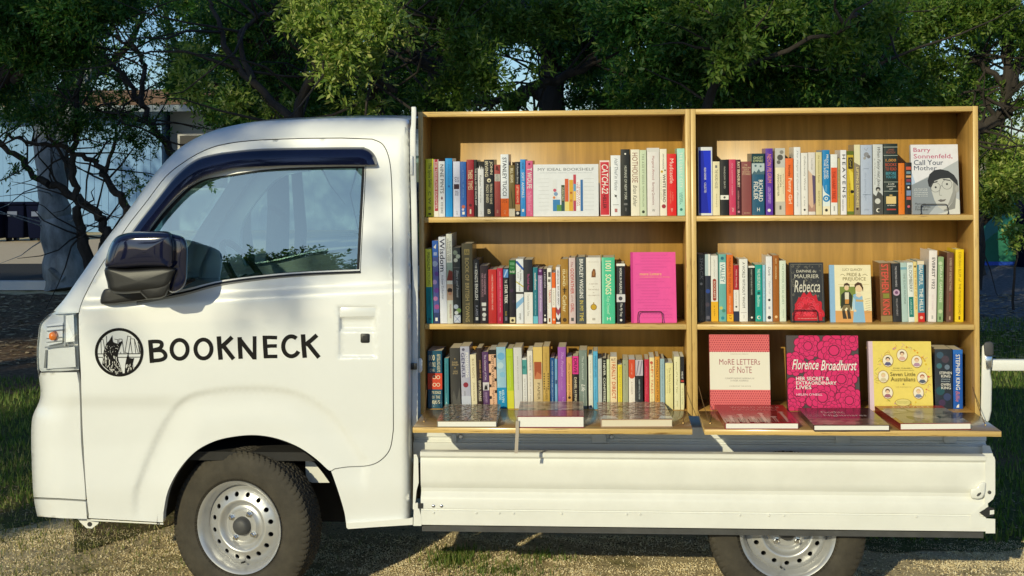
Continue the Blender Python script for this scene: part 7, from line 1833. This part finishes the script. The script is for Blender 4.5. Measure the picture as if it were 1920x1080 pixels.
# bare-limbed tree whose branches cross the house
YB = 8.6
b = gp_(168, YB)
lim = [([Q(200, 452, YB), Q(196, 430, YB), Q(180, 398, YB), Q(150, 372, YB), Q(110, 350, YB), Q(70, 335, YB), Q(30, 290, YB), Q(-20, 262, YB)], 0.058, 0.027),
       ([Q(150, 440, YB), Q(146, 380, YB), Q(136, 320, YB), Q(140, 250, YB), Q(150, 150, YB), Q(165, 40, YB)], 0.051, 0.020),
       ([Q(238, 405, YB), Q(226, 370, YB), Q(196, 325, YB), Q(170, 302, YB), Q(120, 278, YB), Q(60, 268, YB), Q(10, 250, YB)], 0.048, 0.014),
       ([Q(330, 300, YB), Q(310, 270, YB), Q(285, 235, YB), Q(262, 190, YB), Q(240, 150, YB), Q(180, 90, YB)], 0.048, 0.020),
       ([Q(262, 190, YB), Q(270, 130, YB), Q(255, 90, YB), Q(200, 60, YB)], 0.031, 0.014), ([Q(196, 325, YB), Q(215, 270, YB), Q(230, 200, YB)], 0.027, 0.010),
       ([Q(285, 235, YB), Q(240, 215, YB), Q(190, 210, YB), Q(120, 190, YB)], 0.020, 0.007), ([Q(136, 320, YB), Q(100, 270, YB), Q(60, 200, YB)], 0.024, 0.008),
       ([(P(175, 470, YB).x, YB, 0), Q(160, 462, YB), Q(150, 440, YB)], 0.068, 0.054), ([(P(195, 470, YB).x, YB, 0), Q(196, 463, YB), Q(200, 452, YB)], 0.075, 0.061), ([(P(245, 470, YB).x, YB, 0), Q(240, 440, YB), Q(238, 405, YB)], 0.061, 0.051)]
tree('bare-limbed tree with crooked dark branches crossing the pale house wall', b, lim,
     [clump_px(*c) for c in ((300, 60, 8.6, 120, 60, 130), (210, 215, 8.8, 100, 36, 110), (50, 215, 8.4, 90, 36, 150), (150, 235, 8.6, 80, 34, 130), (250, 255, 8.5, 60, 36, 90), (120, 180, 8.9, 130, 36, 190), (225, 150, 8.8, 70, 40, 70), (250, 330, 8.6, 40, 60, 26), (30, 320, 8.4, 50, 40, 14), (345, 120, 8.2, 50, 45, 120), (350, 160, 8, 45, 30, 120), (260, 10, 8.8, 130, 34, 150))], L_dark, 33, ntw=90, twl=.8, L=.05)
# pale gum trunk
YG = 11.2
b = (P(126, 540, YG).x, YG, 0)
root = tree('pale smooth-barked gum trunk leaning over the roadside', b, [([b, Q(120, 500, YG), Q(110, 430, YG), Q(102, 390, YG), Q(93, 300, YG), Q(80, 200, YG), Q(60, -40, YG), Q(0, -300, YG)], .27, .10), ([Q(118, 522, YG - .2), Q(104, 512, YG - .25), Q(92, 503, YG - .3)], .06, .02), ([Q(97, 330, YG), Q(130, 220, YG), Q(190, 80, YG)], .10, .05)],
     [clump_px(*c) for c in ((100, -40, 11, 200, 90, 300), (30, 190, 11.6, 120, 40, 150), (160, 120, 11.4, 110, 50, 150))] +
     [((b[0] + dx, 11.5 + dy, dz), (1.5, 1.3, .9), 620) for dx, dy, dz in ((-8.5, 0, 6.2), (-6.6, .5, 5.6), (-4.8, -.3, 6.4), (-3, .4, 5.6), (-1.4, -.4, 6.4), (.4, .2, 5.7), (2, 0, 6.4), (-7.6, 0, 8), (-5.4, 0, 8.2), (-3.2, 0, 8.1), (-1, 0, 8.2), (1.2, 0, 8.0), (-4, 0, 9.6), (-1.6, 0, 9.6), (.6, 0, 9.4), (-5.5, 0, 4.5), (-4.6, .8, 4.3), (-3.7, 0, 4.7))], L_dark, 41, bark=M_gum, ntw=12, L=.07)  # upper clumps out of view, added to shade the house wall and bins
# sunlit tree above the cab
b = gp_(560, 4.6)
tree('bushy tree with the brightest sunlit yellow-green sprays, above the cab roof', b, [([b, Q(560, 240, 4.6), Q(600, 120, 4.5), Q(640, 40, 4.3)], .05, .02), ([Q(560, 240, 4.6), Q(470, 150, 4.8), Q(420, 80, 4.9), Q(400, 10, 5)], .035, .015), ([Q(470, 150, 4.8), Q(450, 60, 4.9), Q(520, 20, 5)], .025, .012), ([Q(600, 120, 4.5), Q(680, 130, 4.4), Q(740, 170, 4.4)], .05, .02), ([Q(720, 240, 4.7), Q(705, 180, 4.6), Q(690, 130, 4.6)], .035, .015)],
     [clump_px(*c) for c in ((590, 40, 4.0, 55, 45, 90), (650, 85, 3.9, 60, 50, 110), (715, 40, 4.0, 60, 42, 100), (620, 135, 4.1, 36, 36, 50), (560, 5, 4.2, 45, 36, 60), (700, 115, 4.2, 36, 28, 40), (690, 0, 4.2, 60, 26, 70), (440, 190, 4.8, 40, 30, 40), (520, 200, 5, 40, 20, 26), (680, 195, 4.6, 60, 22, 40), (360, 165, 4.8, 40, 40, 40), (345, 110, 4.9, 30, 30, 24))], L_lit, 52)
# deep green filling behind it
b = gp_(520, 7)
tree('shadowy deep green tree filling the gap behind the sunlit one', b, [([b, Q(520, 240, 7), Q(530, 120, 7), Q(500, 20, 7)], .12, .05), ([Q(520, 240, 7), Q(600, 150, 7), Q(680, 90, 7)], .07, .03), ([Q(530, 120, 7), Q(450, 60, 7), Q(430, 0, 7)], .06, .03)],
     [clump_px(*c) for c in ((490, 110, 7, 80, 80, 330), (560, 170, 7, 80, 50, 250), (640, 180, 7, 80, 45, 240), (420, 60, 7, 60, 60, 160), (500, 20, 7, 90, 50, 260), (620, 30, 6.8, 90, 70, 300), (740, 190, 7, 60, 60, 220), (740, 60, 7, 60, 90, 300), (470, 200, 7.3, 50, 25, 120))], L_dark, 57)
# middle tree with the open sky beside it
b = gp_(800, 5.2)
tree('mid-green tree over the cab-side bookcase, open sky showing beside its sprays', b, [([b, Q(800, 260, 5.2), Q(820, 140, 5.2), Q(860, 40, 5.2)], .10, .04), ([Q(820, 140, 5.2), Q(780, 110, 5.1), Q(760, 40, 5.1)], .05, .02), ([Q(950, 215, 5.4), Q(1000, 165, 5.4), Q(1050, 150, 5.5), Q(1120, 110, 5.5)], .05, .03)],
     [clump_px(*c) for c in ((880, 110, 4.4, 45, 45, 90), (860, 70, 4.5, 40, 35, 60), (910, 150, 4.4, 45, 35, 70), (850, 160, 4.7, 45, 40, 80), (800, 30, 5.2, 60, 45, 150), (880, 10, 5.1, 80, 35, 170), (960, 45, 5.1, 60, 35, 120), (1040, 25, 5.2, 70, 45, 180), (955, 70, 5, 30, 25, 24), (1005, 130, 5.1, 40, 40, 14), (820, 195, 5.2, 60, 20, 80), (960, 195, 5.2, 50, 14, 24))], L_mid, 63)
b = gp_(1040, 6.6)
tree('dark trunked tree standing behind the join of the two bookcases', b, [([b, Q(1036, 240, 6.6), Q(1035, 120, 6.6), Q(1030, -20, 6.6)], .13, .09), ([Q(1035, 160, 6.6), Q(1090, 110, 6.5), Q(1150, 40, 6.4)], .06, .03), ([Q(1035, 190, 6.6), Q(980, 170, 6.6), Q(920, 200, 6.6)], .06, .03), ([Q(1035, 90, 6.6), Q(1000, 40, 6.6), Q(960, -10, 6.6)], .05, .02)],
     [clump_px(*c) for c in ((1110, 40, 6.4, 80, 60, 330), (1100, 120, 6.5, 60, 50, 180), (900, 60, 7, 60, 60, 200), (830, 120, 7, 60, 80, 240), (1160, 180, 6.6, 60, 30, 140), (1080, 190, 6.6, 40, 20, 50), (960, 10, 6.8, 80, 40, 220), (1040, 70, 6.4, 50, 40, 90), (800, 60, 7, 50, 70, 200), (885, 190, 7, 50, 25, 90))], L_dark, 71)
# long dense crown over the tail bookcase
b = gp_(1400, 5.4)
tree('broad dense green tree over the tail-end bookcase', b, [([b, Q(1400, 250, 5.4), Q(1400, 120, 5.4), Q(1420, 0, 5.4)], .14, .06), ([Q(1400, 180, 5.4), Q(1300, 110, 5.3), Q(1220, 30, 5.2)], .07, .03), ([Q(1400, 150, 5.4), Q(1520, 90, 5.3), Q(1620, 20, 5.2)], .07, .03), ([Q(1500, 140, 5), Q(1580, 160, 4.9), Q(1660, 110, 4.9)], .025, .01)],
     [clump_px(*c) for c in ((1190, 40, 5.0, 80, 70, 300), (1290, 50, 4.6, 90, 80, 360), (1240, 130, 5.0, 80, 50, 240), (1330, 150, 4.9, 80, 45, 240), (1400, 60, 4.7, 90, 70, 340), (1500, 50, 4.7, 90, 70, 340), (1440, 140, 5.0, 80, 50, 240), (1550, 130, 4.9, 80, 55, 260), (1600, 40, 4.9, 80, 60, 280), (1640, 150, 5.2, 60, 45, 160), (1200, 180, 5.4, 70, 25, 110), (1500, 190, 5.5, 120, 20, 150), (1350, 5, 5, 260, 40, 500))], L_dark, 83)
b = gp_(1330, 4.4)
tree('slender tree whose light green sprays hang in front of the dense crown', b, [([b, Q(1330, 250, 4.4), Q(1345, 120, 4.2), Q(1350, 30, 4.1)], .05, .02), ([Q(1345, 120, 4.2), Q(1390, 90, 4.1), Q(1420, 70, 4.0)], .02, .008), ([Q(1345, 140, 4.2), Q(1560, 60, 4.0), Q(1600, 30, 4.0)], .02, .008)],
     [clump_px(*c) for c in ((1355, 110, 3.9, 24, 50, 46), (1400, 90, 3.9, 26, 34, 46), (1375, 40, 4, 50, 34, 70), (1470, 20, 4, 44, 26, 46), (1570, 80, 4.1, 56, 36, 70), (1660, 30, 4.2, 40, 30, 40), (1290, 20, 4.2, 50, 30, 50))], L_mid, 85, ntw=14, twl=.5)
# open tree at the tail, sun through it
b = gp_(1760, 6.6)
tree('open-branched tree at the tail end, sky and sun showing through its leaves', b, [([b, Q(1770, 400, 6.6), Q(1795, 275, 6.6), Q(1838, 243, 6.6), Q(1876, 222, 6.6), Q(1893, 180, 6.6), Q(1888, 80, 6.6), Q(1900, -20, 6.6)], .075, .04), ([Q(1895, 180, 6.6), Q(1850, 130, 6.6), Q(1790, 90, 6.6)], .04, .015), ([Q(1893, 160, 6.6), Q(1920, 100, 6.6), Q(1950, 40, 6.6)], .05, .02), ([Q(1872, 230, 6.6), Q(1850, 190, 6.6), Q(1835, 150, 6.6)], .03, .01)],
     [clump_px(*c) for c in ((1740, 40, 6.2, 60, 45, 150), (1800, 30, 6.3, 60, 40, 130), (1870, 20, 6.2, 60, 36, 130), (1760, 120, 6.5, 60, 45, 110), (1710, 160, 6.4, 50, 40, 100), (1820, 150, 6.8, 50, 40, 50), (1920, 60, 6.4, 40, 50, 80), (1910, 190, 6.6, 30, 40, 40), (1690, 80, 6, 50, 60, 150), (1840, 90, 6.8, 40, 30, 30), (1780, 190, 6.7, 60, 16, 50))], L_mid, 91, ntw=60, twl=.7)
b = gp_(1838, 11)
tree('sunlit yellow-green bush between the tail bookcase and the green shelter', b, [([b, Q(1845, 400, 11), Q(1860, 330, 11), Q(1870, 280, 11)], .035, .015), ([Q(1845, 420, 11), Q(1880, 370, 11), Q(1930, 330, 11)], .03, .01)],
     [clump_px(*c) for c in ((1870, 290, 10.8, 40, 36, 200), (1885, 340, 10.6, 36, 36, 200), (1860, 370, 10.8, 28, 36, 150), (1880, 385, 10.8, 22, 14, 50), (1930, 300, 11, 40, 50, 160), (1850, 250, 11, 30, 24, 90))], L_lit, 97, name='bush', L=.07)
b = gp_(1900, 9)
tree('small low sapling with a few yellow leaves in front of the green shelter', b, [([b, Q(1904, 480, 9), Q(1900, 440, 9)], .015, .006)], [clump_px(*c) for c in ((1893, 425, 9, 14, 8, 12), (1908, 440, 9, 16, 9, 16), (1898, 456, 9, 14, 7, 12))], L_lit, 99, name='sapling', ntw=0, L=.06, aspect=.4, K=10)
# farther dark trees that close the view, leaving gaps of sky
GAPS = [(215, 150, 52, 40), (150, 140, 20, 18), (400, 80, 22, 20), (285, 70, 60, 24), (985, 140, 46, 62), (1050, 190, 60, 24), (885, 195, 30, 14), (1882, 130, 22, 60), (1790, 85, 24, 14), (1780, 125, 14, 10), (1910, 190, 16, 22), (330, 190, 26, 12), (835, 30, 12, 10), (1480, 75, 10, 8)]
rr = random.Random(17)
far = [[] for _ in range(6)]
for i in range(520):
    x, y = rr.uniform(-60, 1990), rr.uniform(-30, 235)
    if x < 330 and y > 120: continue
    if x > 1840 and y > 200: continue
    if any(((x - gx) / (rx + 26)) ** 2 + ((y - gy) / (ry + 18)) ** 2 < 1 for gx, gy, rx, ry in GAPS): continue
    k = min(5, int((x + 60) / 342))
    far[k].append(clump_px(x, y, 13 + rr.uniform(-1.5, 1.5), 38, 26, 42))
labs = ['far dark tree showing above the house roof', 'far dark tree in the gap above the cab windscreen', 'far dark tree behind the open sky gap of the middle tree', 'far dark tree behind the join of the bookcases', 'far dark tree behind the dense crown at the tail', 'far dark tree beyond the open-branched tail tree']
for k in range(6):
    cx = -60 + 342 * (k + .5)
    b = gp_(cx, 13)
    tree(labs[k], b, [([b, Q(cx, 260, 13), Q(cx + 20, 100, 13), Q(cx - 10, -20, 13)], .16, .06), ([Q(cx, 200, 13), Q(cx - 110, 100, 13), Q(cx - 150, 10, 13)], .08, .03), ([Q(cx, 180, 13), Q(cx + 110, 110, 13), Q(cx + 160, 20, 13)], .08, .03)],
         far[k], L_dark, 110 + k, group='far trees closing the view', L=.085, aspect=.34, spl=.32, ntw=10)

# unseen tall trees added behind the viewer to shade cab and far trees; they show in the window glass
def towards_sun(T, Y): 
    t = (T[1] - Y); return (T[0] - .41 * t, Y, T[2] + .41 * t)
LIT = [(P(660, 85, 4), .75), (P(715, 45, 4), .6), (P(590, 40, 4), .55), (P(890, 120, 4.4), .45), (P(450, 190, 4.8), .35), (P(1570, 80, 4.1), .3), (P(1375, 90, 4), .4), (P(1880, 330, 10.8), 1.0), (P(1850, 290, 11), .8), (P(350, 150, 4.8), .3), (P(1780, 60, 6.3), .5), (P(1900, 30, 6.3), .5), (P(1900, 440, 9), .5), (P(1880, 455, 15.3), .7), (P(1480, 40, 4.7), .45), (P(1250, 70, 5), .4), (P(130, 60, 5.7), .4), (P(250, 60, 6), .3), (P(1700, 150, 6.3), .35), (P(40, 660, 0), .0)]
LITG = [(PG(20, 665), .75), (PG(30, 755), .6), (PG(60, 990), .9), (PG(10, 930), .35), (PG(50, 480), 1.6), (PG(170, 470), .6)]
rg2 = np.random.default_rng(5)
cards = {0: [], 1: [], 2: []}
for i in range(1500):
    x, z, Y = rg2.uniform(-18, -1), rg2.uniform(5.6, 12.2), rg2.uniform(-15, -12)
    # hold clear the sun's way to the truck and the ground before it
    t = -0.1 - Y
    xt, ztk = x + .41 * t, z - .41 * t
    if -2.6 < xt < 3.4 and ztk < 1.2: continue
    if xt >= -0.15 and ztk < 1.95: continue
    if xt >= .1 and ztk < 2.5: continue
    if ztk < 2.4 and rg2.uniform() < (.7 if ztk < 1.65 else .15): continue
    bad = False
    for T, r in LIT + LITG:
        s = towards_sun(T, Y)
        if (x - s[0]) ** 2 + (z - s[2]) ** 2 < (r * 1.0) ** 2: bad = True; break
    if bad: continue
    cards[0 if x < -10 else 1 if x < -6 else 2].append(((x, Y, z), (.42, .42, .36), 12))
for k, (xx, lab) in enumerate(((-12, 'tall gum added unseen behind the viewer on the cab side, shading the far trees'), (-8, 'tall gum added unseen behind the viewer, its crown shaped to shade the cab'), (-2.6, 'tall gum added unseen behind the viewer on the tail side, shading the far trees'))):
    b = (xx, -13.5, 0)
    tree(lab, b, [([b, (xx, -13.5, 4), (xx + .4, -13.5, 8), (xx + .2, -13.5, 13)], .3, .12), ([(xx + .2, -13.5, 6), (xx - 2, -13.5, 9), (xx - 3, -13.5, 12)], .14, .05), ([(xx + .3, -13.5, 7), (xx + 2.2, -13.5, 9.5), (xx + 3.2, -13.5, 12.5)], .14, .05)],
         cards[k], L_dark, 140 + k, group='tall trees mirrored in the truck', L=.11, aspect=.45, K=22, spl=.6, ntw=8)
b = (-4.4, -16.5, 0)
tree('low leafy tree beyond the viewer, reflected along the lower edge of the door window', b, [([b, (-4.4, -16.5, 2.4), (-4.3, -16.4, 3.6)], .12, .05), ([(-4.3, -16.5, 2), (-3.4, -16.5, 3.6), (-2.9, -16.5, 5.0), (-3.1, -16.5, 6.3)], .07, .03), ([(-2.95, -16.5, 4.6), (-2.5, -16.5, 5.6)], .04, .02)],
     [((-5.3, -16.5, 5.2), (.8, .6, .5), 300), ((-4.5, -16.5, 5.3), (.6, .6, .4), 220), ((-6.3, -16.5, 4.9), (.8, .6, .6), 260), ((-3.4, -16.5, 4.7), (.7, .5, .4), 200), ((-2.7, -16.5, 4.5), (.5, .5, .4), 100)], L_dark, 160, group='tall trees mirrored in the truck', L=.11, aspect=.4, K=20, spl=.5, ntw=14)
